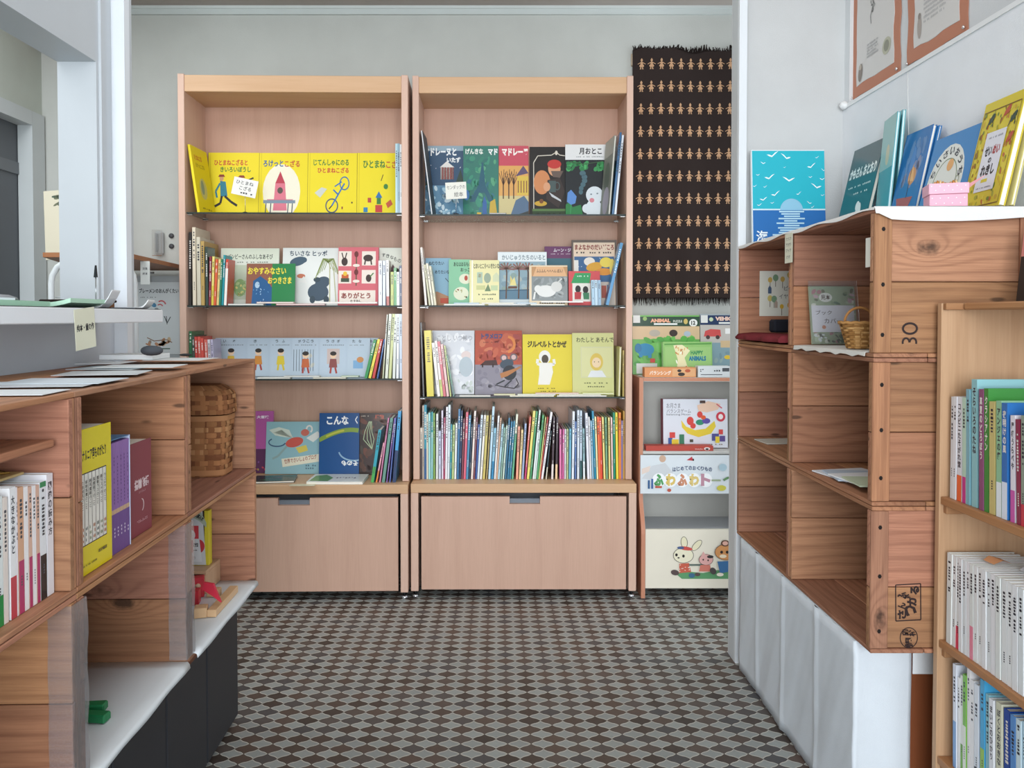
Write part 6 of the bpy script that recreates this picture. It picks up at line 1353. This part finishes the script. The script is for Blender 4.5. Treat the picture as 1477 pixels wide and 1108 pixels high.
# ================================================================ right crates: contents
zk = ZR[2]+.0095
Yw = YRc[2]-.0195                                   # face of the far end boards
def pcard(c):
    for x, y, k in ((1119, 401, 0), (1139, 397, 1), (1111, 404, 2), (1129, 403, 2), (1111, 431, 1), (1117, 432, 0), (1128, 443, 3), (1139, 441, 2)):
        c.line([(x, y+2), (x, y+13)], .8, '#5a4a3a'); c.ell(x, y, 4-k*.4, 5-k*.5, ['#7a9a7a', '#c9b86a', '#cfae5a', '#d9b03a'][k])
    c.poly([(1108, 424), (1108, 416), (1110.5, 412), (1113, 416), (1113, 424)], '#4a5f7a'); c.poly([(1118, 445), (1118, 437), (1120, 433), (1122, 437), (1122, 445)], '#b4a090')
    c.T('ピアス', 1131, 413, 1152, 419.5, '#4a4a4c', .0); c.T('イヤリング', 1124, 424.5, 1158, 431.5, '#4a4a4c', .0)
x0 = xat(1096, Yw-.004, 1.2); x1 = xat(1160, Yw-.004, 1.2); hh = zat(391, Yw)-zat(456, Yw)
g = G([M_PAPER]); g.box(0, 0, 0, x1-x0, .0008, hh, '#dcdccf'); pcard(Cover(g, x1-x0, hh, (1096, 391, 1160, 457))); o = g.build('picture_card'); o.location = (x0, Yw-.0015, zat(456, Yw)); tag(o, 'cream card with little trees pinned inside the far top crate', 'card')
# red folded cloth and black pouch
g = G([M_CLOTH]); vs = []; fs = []; n = 18; L0, L1 = YRc[1]+.05, YRc[2]-.03
for i in range(n+1):
    y = L0+(L1-L0)*i/n; xo = XRc-.012+.006*math.sin(i*.9)
    pf = [(xo, .0), (xo-.004, .008), (xo+.006, .017), (xo+.05, .020), (xo+.12, .018), (xo+.17, .012), (xo+.175, 0)]
    vs += [(x, y, z+ (0.002*math.sin(i*1.3+k) if 0 < k < 6 else 0)) for k, (x, z) in enumerate(pf)]
for i in range(n):
    for k in range(6): a = i*7+k; fs.append((a, a+7, a+8, a+1))
fs += [tuple(range(7)), tuple(range(n*7, n*7+7))[::-1]]
g.add(vs, fs, '#7c3238', smooth=True); o = g.build('red_cloth'); o.location = (0, 0, zk+.0045); tag(o, 'dark red folded cloth on the floor of the far top crate', 'cloth')
g = G([M_CLOTH]); g.bbox(0, 0, 0, .11, .05, .040, '#2a2c34', r=.006); o = g.build('black_pouch'); o.location = (xat(1116, 2.34, 1.1), 2.335, zk+.0275); tag(o, 'black cloth pouch lying on the red cloth', 'pouch')
# sample book cover in a bag
Ys = 1.965; a, b = xat(1173, Ys, 1.15), xat(1240, Ys, 1.15); hh = .150
def samp(c):
    c.scatter(1174, 410, 1240, 500, ['#7f9a7a', '#b9c9ae', '#4f7a66', '#b07a86', '#c9a9b4', '#dfe2d4', '#5f6f5a'], 60, 2.5, 6, 14); c.ell(1196, 426, 10, 7.5, '#e6e8e2'); c.T('見本', 1189, 421.5, 1203, 430, '#2c2f30', .02)
    c.rect(1174, 439, 1237, 482, '#e2e4ec'); c.T('ブック', 1180, 447, 1204, 454, '#3a3d45', .01); c.T('カバー', 1192, 460, 1218, 468, '#3a3d45', .01); c.ell(1191, 474, 3, 3, '#c98a6a')
    c.scatter(1174, 484, 1238, 500, ['#dfe6ea', '#4a5f5a'], 16, 1.5, 4, 4)
o = cover_book('fabric_cover_sample', 'floral fabric book cover in a clear bag with a white price note', b-a, hh, .008, '#9aae92', samp, (1173, 408, 1240, 501), 'book cover', None, False)
settle(o, (a, Ys, zk+.004), R(3), R(9))
q = G([M_BAG]); q.box(-.004, -.0035, -.0005, b-a+.006, -.0028, hh+.014); q.build('clear_bag', o)
# white lace mat
g = G([M_CLOTH]); n = 14; vs = []; fs = []
for i in range(n+1):
    y = YRc[0]+.03+(YRc[1]-YRc[0]-.06)*i/n; w1 = .003*math.sin(i*2.2)
    vs += [(XRc+.22, y, .0), (XRc+.02, y, .0), (XRc-.003, y, -.001), (XRc-.005, y, -.010+w1)]
for i in range(n):
    for k in range(3): a_ = i*4+k; fs.append((a_, a_+4, a_+5, a_+1))
g.add(vs, fs, '#dddcd6'); o = g.build('lace_mat'); o.location = (0, 0, zk+.0018); md = o.modifiers.new('thickness', 'SOLIDIFY'); md.thickness = .0012; tag(o, 'white cloth mat under the little basket in the near top crate', 'mat')
# little wicker basket with handle
yb_ = 1.735; xb_ = xat(1232, yb_, 1.08)
root = empty('wicker_basket', 'small golden wicker basket with a hoop handle', 'basket', (xb_+.012, yb_, zk+.0036))
g, P, per = basket(root, lambda v: (.026+.016*v, v*.058), 14, 12, 1.0, .85, 2.4, ['#b98d58', '#a87c48', '#c79c66', '#9a6f40']); g.build('body', root)
g = G([M_CLOTH]); g.tube([(.0435*math.cos(t), .037*math.sin(t), .058+.0015*math.sin(t*14)) for t in [2*math.pi*i/40 for i in range(40)]], .0034, '#b08350', n=8, closed=True); g.build('rim', root)
g = G([M_CLOTH]); g.tube([(-.033+.0*t, 0, .056) if False else (-.034*math.cos(t)+0, 0, .058+.034*math.sin(t)) for t in [math.pi*i/16 for i in range(17)]], .0030, '#a87848', n=8); g.build('handle', root)
# leaflets
zm = ZR[1]+.0095
LF = [((1195, 686), .14, .13, 12, 'white leaflet fanned at the far side, near middle crate', '#dfe3e8'), ((1225, 690), .13, .12, -6, 'pale blue leaflet in the middle of the fan', '#b9c9d8'), ((1235, 696), .12, .11, 8, 'white folded leaflet in the fan', '#e9ecee'), ((1248, 704), .12, .10, -3, 'pale green booklet nearest in the fan', '#c3d0b4')]
for i, ((px, py), w_, d_, yw, lb, cc) in enumerate(LF):
    Y = yfl(py, zm); X_ = max(xat(px, Y, zm), XRc+w_/2+.016); sheet('leaflet', lb, X_, min(max(Y, YRc[0]+.10), YRc[1]-.10), zm+.004*i, w_, d_, .0032, cc, R(yw), group='leaflets fanned in the near middle crate')
Y = yfl(636, zm); sheet('leaflet', 'thin leaflet lying alone in the far middle crate', XRc+.10, min(Y, 2.36), zm, .14, .09, .003, '#c9c9be', R(6))
# tag at the top of the divider
root = empty('hanging_tag', 'cream handwritten tag on the divider of the top right crates', 'tag', (XRc-.0065, YRc[1]+.0, ZR[3]-.004), R(-90))
g = G([M_PAPER]); yy0, yy1 = -.030, .022; g.box(yy0, 0, -.078, yy1, .0008, .0, '#dfe0cc'); c = Cover(g, yy1-yy0, .078, (0, 0, 50, 78), ox=yy0, oz=-.078, step=.0001)
for k, tx in enumerate(('てづくり', 'アクセサリ', 'ブック')): c.T(tx, 8, 10+k*15, 42, 19+k*15, '#4a4d4a', .01)
c.T('どうぞ', 12, 58, 36, 66, '#4a4d4a', .01); g.build('card', root)
g = G([M_PAPER]); g.box(0, 0, 0, .0008, .03, .062, '#e3e3da'); o = g.build('paper_note'); o.location = (XRc+.006, YRc[0]+.0215, zat(385, 1.62)); tag(o, 'narrow white note just inside the near top crate', 'note')

# ================================================================ top of the right crates
ztp = ZR[3]-.0005
g = G([M_CLOTH]); n = 36; vs = []; fs = []
ya, yb2 = YRc[0]-.003, YRc[2]-.003
cols_ = [1.118, 1.05, .95, .85, XRc-.0012, XRc-.0035]
for i in range(n+1):
    y = ya+(yb2-ya)*i/n
    for k, x in enumerate(cols_):
        vs.append((x, y, .0016+.0006*math.sin(i*.9+k) if k < 5 else -.006+.0035*math.sin(i*.7)))
m = len(cols_)
for i in range(n):
    for k in range(m-1): a_ = i*m+k; fs.append((a_, a_+1, a_+m+1, a_+m))
base = len(vs)
for k, x in enumerate([1.118, 1.07, 1.03, .99, .95, .91, .87, .84, .81, XRc+.004, XRc-.0035]):      # flap over the near end
    t = k/10; d = .020+.010*math.sin(t*math.pi) if k < 9 else .014
    vs += [(x, ya, .0012), (x, ya-.004, -.003), (x, ya-.0055, -d*.6), (x, ya-.006-.002*math.sin(k*1.4), -d)]
for k in range(10):
    for q in range(3): a_ = base+k*4+q; fs.append((a_, a_+4, a_+5, a_+1))
g.add(vs, fs, '#e4e4e2', smooth=True); o = g.build('cloth_runner'); o.location = (0, 0, ztp+.0015); tag(o, 'white cloth runner over the top of the right crate stack', 'cloth')
zt2 = ztp+.0042
# sea poster-book against the cross wall
def sea(c):
    c.rect(1087, 219, 1192, 303, '#1fb2c4'); c.rect(1087, 303, 1192, 352, '#1f6ab0'); c.rect(1085, 302, 1192, 304, '#cfe6ee')
    c.ell(1143, 304, 16.5, 16.5, '#8fc4de', a0=0, a1=180)
    c.k += 1
    for k in range(12): w = [16, 15, 13, 18, 12, 20, 11, 22, 16, 20, 26, 18][k]; c.rect(1143-w+((k*7) % 5)-2, 305+k*3.3, 1143+w-((k*5) % 7)+2, 307+k*3.3, '#b9dcea', False)
    rn = random.Random(8)
    for x, y, s in ((1116, 226, 9), (1137, 229, 8), (1181, 229, 3), (1103, 237, 4), (1172, 242, 7), (1134, 243, 2), (1190, 247, 3), (1111, 258, 8), (1140, 261, 9), (1171, 257, 3), (1095, 254, 3), (1188, 260, 4), (1105, 271, 3), (1180, 271, 8), (1119, 282, 7), (1090, 270, 3), (1153, 281, 4), (1102, 289, 6), (1188, 283, 3), (1169, 294, 4), (1115, 294, 3), (1173, 300, 3), (1096, 297, 4)):
        a = rn.uniform(-30, 25); dx, dy = math.cos(R(a)), math.sin(R(a))
        c.k += 0
        for sg in (-1, 1):
            tip = (x+sg*s*dx - dy*s*.35, y+sg*s*dy - s*.45); mid = (x+sg*s*.5*dx, y+sg*s*.5*dy - s*.32)
            c.poly([(x, y), mid, tip, (mid[0], mid[1]+s*.26), (x, y+s*.24)][::1], '#e9f6f8', sg == -1)
    c.T('海', 1091, 333, 1108, 350, '#eef6f8', .015)
fa = facing('sea_picture_book', 'large turquoise sea picture book with white gulls against the cross wall', (1086, 218, 1192, 353), 2.452, zt2, .012, 4, '#e6eef0', sea, 0, gloss=False, h=.305)
# books leaning on the right wall, covers facing the aisle
def wallbook(label, pxa, pxb, h, t, col, art, rect, x=.99, lean=10, yaw=-90, page=PAGE, gloss=True, z=zt2, name='picture_book'):
    ya_, yb_2 = pxa, pxb; w_ = ya_-yb_2
    o = cover_book(name, label, w_, h, t, col, art, rect, 'book', None, gloss, page=page)
    return settle(o, (x, ya_, z), R(yaw), R(lean))
def ducks(c):
    c.rect(0, 0, 100, 34, '#4f6468'); c.T('かもさん おとおり', 6, 22, 94, 34, '#e9eeea', .05); c.marks(12, 42, 88, 45, '#c9d2ce', 14); c.marks(36, 50, 84, 53, '#c9d2ce', 8)
    c.ell(66, 76, 9, 13, '#e3e8e4'); c.ell(60, 66, 6, 5, '#e3e8e4'); c.line([(62, 70), (58, 84)], 5, '#e3e8e4'); c.scatter(2, 80, 48, 99, ['#dfe6e2', '#b9c6c4'], 34, 1.5, 3.6, 5)
wallbook('dark teal picture book with a white goose, farthest along the right wall', 2.375, 2.190, .285, .012, '#2c5f66', ducks, (0, 0, 100, 100), 1.035, 13)
TEAL = ['#6fb4ba', '#58a9b2']
def tealart(c): c.rect(0, 0, 100, 45, '#8fc0bd'); c.rect(0, 45, 100, 100, '#3f9aa6'); c.ell(55, 33, 14, 9, '#c9c8a4'); c.marks(14, 90, 26, 94, '#dfeeee', 2)
wallbook('pale teal picture book, front one of two upright near the corner', 2.180, 2.065, .320, .008, '#58a9b2', tealart, (0, 0, 100, 100), 1.062, 5, yaw=-101, page='#dff0f0')
wallbook('pale teal picture book standing just behind its twin', 2.184, 2.069, .326, .008, '#6fb4ba', None, (0, 0, 100, 100), 1.080, 4, yaw=-99, page='#dff0f0')
def blueart(c): c.rect(0, 0, 100, 100, '#2a6fae'); c.scatter(10, 8, 90, 60, ['#3f7fc0', '#5a86b8', '#7a86a8', '#3a74b0'], 26, 6, 14, 5); c.ell(60, 48, 14, 9, '#c9905a'); c.poly([(48, 52), (58, 36), (70, 54)], '#e0b070'); c.poly([(15, 68), (80, 70), (66, 84), (28, 84)], '#a8504a'); c.line([(54, 40), (54, 70)], 2, '#4a3a3a')
wallbook('bright blue picture book with a red boat leaning on the right wall', 2.062, 1.938, .258, .010, '#2a6fae', blueart, (0, 0, 100, 100), 1.040, 12)
wallbook('second bright blue book tucked behind the boat book', 2.050, 1.930, .254, .007, '#2f78b8', None, (0, 0, 100, 100), 1.0515, 12)
def house(c):
    c.ell(46, 58, 40, 45, '#dfe2dc'); c.ring(46, 60, 26, 30, 1.4, '#7a8a6a', 0, 180)
    for i, ch in enumerate('ちいさいおうち'):
        a = 158-i*24; x = 46+33*math.cos(R(a)); y = 58-37*math.sin(R(a)); c.T(ch, x-5, y-4.5, x+5, y+4.5, '#2f3340', .03, 90-a)
    c.ell(52, 38, 7, 7, '#e0a86a'); c.poly([(36, 78), (36, 66), (44, 58), (52, 66), (52, 78)], '#a85a44'); c.rect(38, 66, 50, 78, '#4a342c'); c.rect(25, 78, 68, 81, '#8aa06a')
    for x, y in ((18, 76), (74, 72), (14, 88), (78, 88), (76, 58)): c.ring(x, y, 4, 4, 1, '#8a9078')
wallbook('blue picture book with a big white circle and a little house', 1.922, 1.738, .212, .012, '#3f84c0', house, (0, 0, 100, 100), 1.040, 14)
def history(c):
    c.rect(0, 0, 100, 7, '#d6c33c'); c.scatter(4, 8, 96, 98, ['#c9a93a', '#7a8a3a', '#b86a3a', '#a8a83a', '#8a6a2a', '#e0d25a'], 150, 1.6, 4.2, 9); c.line([(4, 9), (96, 9), (96, 97), (4, 97), (4, 9)], 1, '#7a5a2a')
    for x, y, k in ((28, 17, 0), (66, 14, 1), (86, 22, 0), (88, 40, 1)): c.ell(x, y, 8, 3.4, ['#3a4a3a', '#b8553a'][k], rot=-25); c.line([(x-6, y+2), (x-10, y+8)], 1.6, ['#3a4a3a', '#b8553a'][k]); c.line([(x+4, y+1), (x+6, y+8)], 1.6, ['#3a4a3a', '#b8553a'][k])
    c.rect(26, 30, 76, 84, '#dedee6'); c.marks(34, 34, 70, 37, '#8a8a94', 14)
    c.T('せい', 32, 43, 50, 52, '#26242c', .05); c.T('めい', 52, 43, 70, 52, '#a83a3a', .05); c.T('の', 46, 54, 54, 59, '#26242c', .04); c.T('れきし', 33, 60, 68, 70, '#26242c', .05); c.rect(40, 73, 56, 76, '#d6c33c'); c.marks(32, 80, 70, 82, '#8a8a94', 16)
wallbook('large yellow picture book with dinosaurs and a white title panel', 1.733, 1.601, .248, .014, '#d6c33c', history, (0, 0, 100, 100), 1.040, 13, page='#f4f2ea')
wallbook('cream-backed yellow book behind the dinosaur book at frame edge', 1.715, 1.592, .242, .008, '#d6cd8a', None, (0, 0, 100, 100), 1.060, 12, page='#f4f2ea')
# small pink gift box
root = empty('gift_box', 'small pink patterned gift box with open lid flap', 'box', (.958, 1.650, zt2+.0008), R(-16))
g = G([M_PAPER]); g.bbox(-.036, -.026, 0, .036, .026, .029, '#e3a9bc', r=.001); c = Cover(g, .072, .029, (0, 0, 72, 29), yf=-.026, ox=-.036, step=.0001)
for k in range(9): c.ell(5+k*7.6, 8+(k % 2)*11, 1.2, 1.2, '#f4dfe6', k == 0, 8)
g.build('body', root)
g = G([M_PAPER]); g.bbox(-.038, -.028, .0295, .038, .028, .052, '#e6b0c2', r=.001); c = Cover(g, .076, .022, (0, 0, 76, 22), yf=-.028, ox=-.038, oz=.030, step=.0001)
for k in range(9): c.ell(5+k*8, 6+(k % 2)*9, 1.2, 1.2, '#f4dfe6', k == 0, 8)
g.build('lid', root)
g = G([M_PAPER]); g.prism([(.0385, .040), (.072, .068), (.0385, .050)], 1, -.020, .022, '#c98a8e'); g.build('flap', root)
g = G([M_CLOTH]); rn = random.Random(2)
for k in range(9): t = rn.uniform(0, 3.1); g.tube([(-.022+.005*k, -.012, .0525), (-.02+.005*k, .0, .058+.003*math.sin(k)), (-.018+.005*k, .014, .0525)], .0022, ['#d9a06a', '#c98a4a', '#e6c89a'][k % 3], n=6)
g.build('straw_filling', root)
# dark leaning board above the pine shelf unit
o = cover_book('picture_book', 'dark picture book with a pink top leaning above the pine shelf', .16, .150, .010, '#2a2422', lambda c: c.rect(0, 0, 100, 40, '#c9807a'), (0, 0, 100, 100)); settle(o, (1.035, 1.535, ZT+.0005), R(-88), R(6))
b_ = G([W_PI[1]]); b_.bbox(.94, 1.20, ZT-.0145, 1.116, YS-.015, ZT-.0002, '#d9bfa4'); 
o = b_.build('top_board', bpy.data.objects['pine_shelf_unit']); o.location = (-1.01, -1.3, 0)

# posters above the ledge
def notice(label, ya_, yb_2, seed):
    z0_ = 1.826; h_ = 2.32-z0_; w_ = ya_-yb_2
    root = empty('notice_poster', label, 'poster', (XR+.0165, ya_, z0_), R(-90))
    def edge(n, w, h, o_):
        pts = []; rn = random.Random(seed)
        for k in range(n): pts.append((w*k/n, rn.uniform(-.003, .003)))
        for k in range(n*2): pts.append((w+rn.uniform(-.004, .004), h*k/(2*n)))
        for k in range(n): pts.append((w*(1-k/n), h+rn.uniform(-.003, .003)))
        for k in range(n*2): pts.append((rn.uniform(-.004, .004), h*(1-k/(2*n))))
        return [(a+o_, b+o_) for a, b in pts]
    g = G([M_PAPER]); g.prism(edge(6, w_, h_, 0), 1, -.0012, 0, '#b97c62'); g.build('mount', root)
    g = G([M_PAPER]); m_ = .035; g.prism(edge(6, w_-2*m_, h_-2*m_, m_), 1, -.0022, -.0013, '#d3d1ce'); c = Cover(g, w_-2*m_-.01, h_-2*m_-.01, (0, 0, 100, 200), yf=-.0023, ox=m_+.005, oz=m_+.005, step=.0002)
    if seed == 1:
        c.line([(48, 60), (42, 80), (46, 96), (38, 112), (40, 124)], 2.2, '#8a8a88'); c.scatter(36, 60, 52, 110, ['#a9a9a6', '#7a7a78'], 16, 1.5, 4, 4); c.ell(84, 172, 11, 12, '#b8b8a4', rot=30); c.ell(84, 172, 7, 8, '#8f9080'); c.ell(10, 186, 6, 13, '#8a8078', rot=10); c.ell(10, 178, 4, 4, '#b9aea0')
        c.marks(30, 150, 62, 172, '#b0b0b0', 12, 5, 3)
    else:
        c.marks(22, 128, 74, 178, '#b4b4b4', 18, 9, 4); c.ell(88, 150, 7, 12, '#8a827a', rot=15); c.ell(88, 140, 5, 5, '#6f6860'); c.ell(12, 178, 5, 15, '#a99f98'); c.ell(12, 164, 3.4, 4, '#8f8780'); c.marks(34, 118, 66, 124, '#9a9a98', 9)
    g.build('sheet', root)
    for x, z in ((.006, .006), (w_-.012, .010)):
        q = G([M_METAL]); q.lathe([(.001, 0), (.0045, .001), (.0045, .004), (.001, .005)], 0, 0, '#e3e3e3', n=12); q.v = [(a+x, -.003-c_, b+z) for a, b, c_ in q.v]; q.build('pin', root)
YA = XR+.0165
notice('left terracotta-edged notice with a drawn feather and shells above the ledge', yat(1229, YA, 1.83), yat(1299, YA, 1.83), 1)
notice('right terracotta-edged notice with printed text above the ledge', yat(1309, YA, 1.83), yat(1397, YA, 1.83), 2)
g = G([M_PAPER]); y_ = yat(1309, XR-.002, 1.8); g.tube([(XR-.0015, y_, 1.80), (XR-.0015, y_-.006, 1.66), (XR-.0015, y_-.014, 1.52)], .0007, '#f0f0ee', n=5); tag(g.build('thread'), 'thin white thread hanging down the right wall below the notices', 'thread')

# ================================================================ books in the pine shelf unit
def spos(off):
    def f(px, v):
        if px is None: s = v
        else: s = -yat(px, XS+off, v)
        return s, (XS+off, -s)
    return f
def shof(off): return lambda px, py: zat(py, yat(px, XS+off, .9))
def shelf_row(rows, where, group, z, off, depth, seed0, lo):
    spine_row(rows, 'paperback_book', where, group, z, spos(off), depth, R(-90), shof(off), min_t=.002, seed0=seed0, gloss=True, jit=.0015, lo=lo)
LO = -(YS-.013)
shelf_row([(1369, 1369, 572, 3.5, '#d8d9dc'), (1374, 1374, 572, 5, '#e3e4e8'), (1382, 1382, 573, 8, '#dfe0e6', '#e8683a', .25, 'コンビニたそがれ堂'), (1389.5, 1389.5, 574, 5, '#b9d4c0', '#c43a86', .25), (1395, 1395, 562, 5, '#7fb0bd'), (1403.5, 1403.5, 548, 11, '#8fc3c8', None, 0, 'そらいろのたね'),
           (1414.5, 1414.5, 562, 6, '#8a4f74', None, 0, '真夏のどろぼう'), (1421, 1421, 561, 7, '#3f8a3f', None, 0, 'クラシアナン'), (1429.5, 1429.5, 580, 9, '#c9ba7a'), (1439.5, 1439.5, 579, 7.5, '#8fc09a', '#e3ebee', .3, 'アンジェの庭'), (1448, 1448, 582, 9, '#2f6fb4', '#dbe3f0', .32, '夜明けの風'),
           (1459, 1459, 600, 10, '#e3dfe8', '#c85aa8', .3, '屋根うらべや'), (1468, 1466, 606, 5, '#8a2f4a'), (1474, 1474, 600, 7, '#8f9a8a', '#c43a4a', .2), (1483, 1483, 596, 8, '#d9d4c9'), (1493, 1493, 590, 9, '#5f86b0')],
          'on the upper pine shelf', 'novels on the upper pine shelf', zS[0], .012, .125, 1200, LO)
rows = []
x = 1361.5
CAP = ['#3a6a5a', '#2a3a5a', '#2a6a9a', '#2f86b0', '#2a6a9a', '#2a4a7a', '#c8486a', '#c8486a', '#c8688a', '#d97a9a', '#c8486a', '#2f8a6a', '#2f6a6a', '#3a9a6a', '#4a6a6a', '#3a8a6a', '#3a9a7a', '#3a6a5a']
WDS = [7.6, 5.8, 5.4, 5, 4.6, 4.6, 5.2, 5, 6, 5.8, 5.6, 6.2, 7.4, 8.4, 7, 8, 7.4, 8, 8, 8.4]
for i, w_ in enumerate(WDS):
    low = {2: ('#dc4560', .25), 6: ('#e58aa0', .35)}.get(i)
    rows.append((x+w_/2, x+w_/2, 795+ (x-1361)*.50, w_, ['#dfe3e0', '#e4e6e6', '#eceeee', '#e6e8ea', '#dfe4e6', '#e9e9ec'][i % 6], low[0] if low else None, low[1] if low else 0, None)); x += w_+.5
shelf_row(rows, 'on the middle pine shelf', 'white pocket books on the middle pine shelf', zS[1], .009, .135, 1300, LO)
for i in range(2):
    g = G([M_PAPER]); g.add([(0, 0, 0), (.02, .004, .006), (.036, 0, .001), (.03, .03, .003), (.012, .034, .007), (-.004, .026, .001)], [(0, 1, 4, 5), (1, 2, 3, 4), (5, 4, 1, 0), (4, 3, 2, 1)], ['#e8a878', '#dfe3ea'][i]); o = g.build('paper_scrap'); o.location = (.95+.03*i, 1.46-.06*i, max(b.location.z + b.dimensions.z for b in bpy.data.objects if b.get('group') == 'white pocket books on the middle pine shelf')+.001); tag(o, ['crumpled orange paper slip on top of the white pocket books', 'crumpled white paper slip on top of the white pocket books'][i], 'paper slip')
shelf_row([(1376.5, 1376.5, 955, 6.5, '#dfe4ee', '#7fa8d8', .45), (1381.5, 1381.5, 974, 3.4, '#eef0f2'), (1385.5, 1385.5, 971, 5, '#eef2ec', '#7ab84a', .3), (1390.5, 1390.5, 970, 5, '#7ab84a', '#e6ece0', .5), (1395.5, 1395.5, 958, 4, '#e9e6e6'), (1400.5, 1400.5, 978, 5, '#ecebec'), (1407, 1407, 984, 7, '#dfe6ee', '#2a3038', .2),
           (1416, 1416, 977, 8, '#4aa8d8', '#9ac45a', .4), (1422.5, 1422.5, 998, 5, '#8fc4d0'), (1429.5, 1429.5, 1005, 8.5, '#e9ecf2', None, 0, 'まいごのひかり'), (1439.5, 1439.5, 1010, 8, '#d4d4bc', None, 0, 'ぼくとおおきな'), (1450, 1450, 1020, 9, '#23489a'), (1459.5, 1459.5, 1028, 7, '#5f92cf'), (1467.5, 1467.5, 1034, 7, '#cfe2ea'), (1475.5, 1475.5, 1038, 7.5, '#b4d2e4'), (1485, 1485, 1044, 8, '#e3e6ea')],
          'on the lower pine shelf', 'novels on the lower pine shelf', zS[2], .012, .125, 1400, LO)
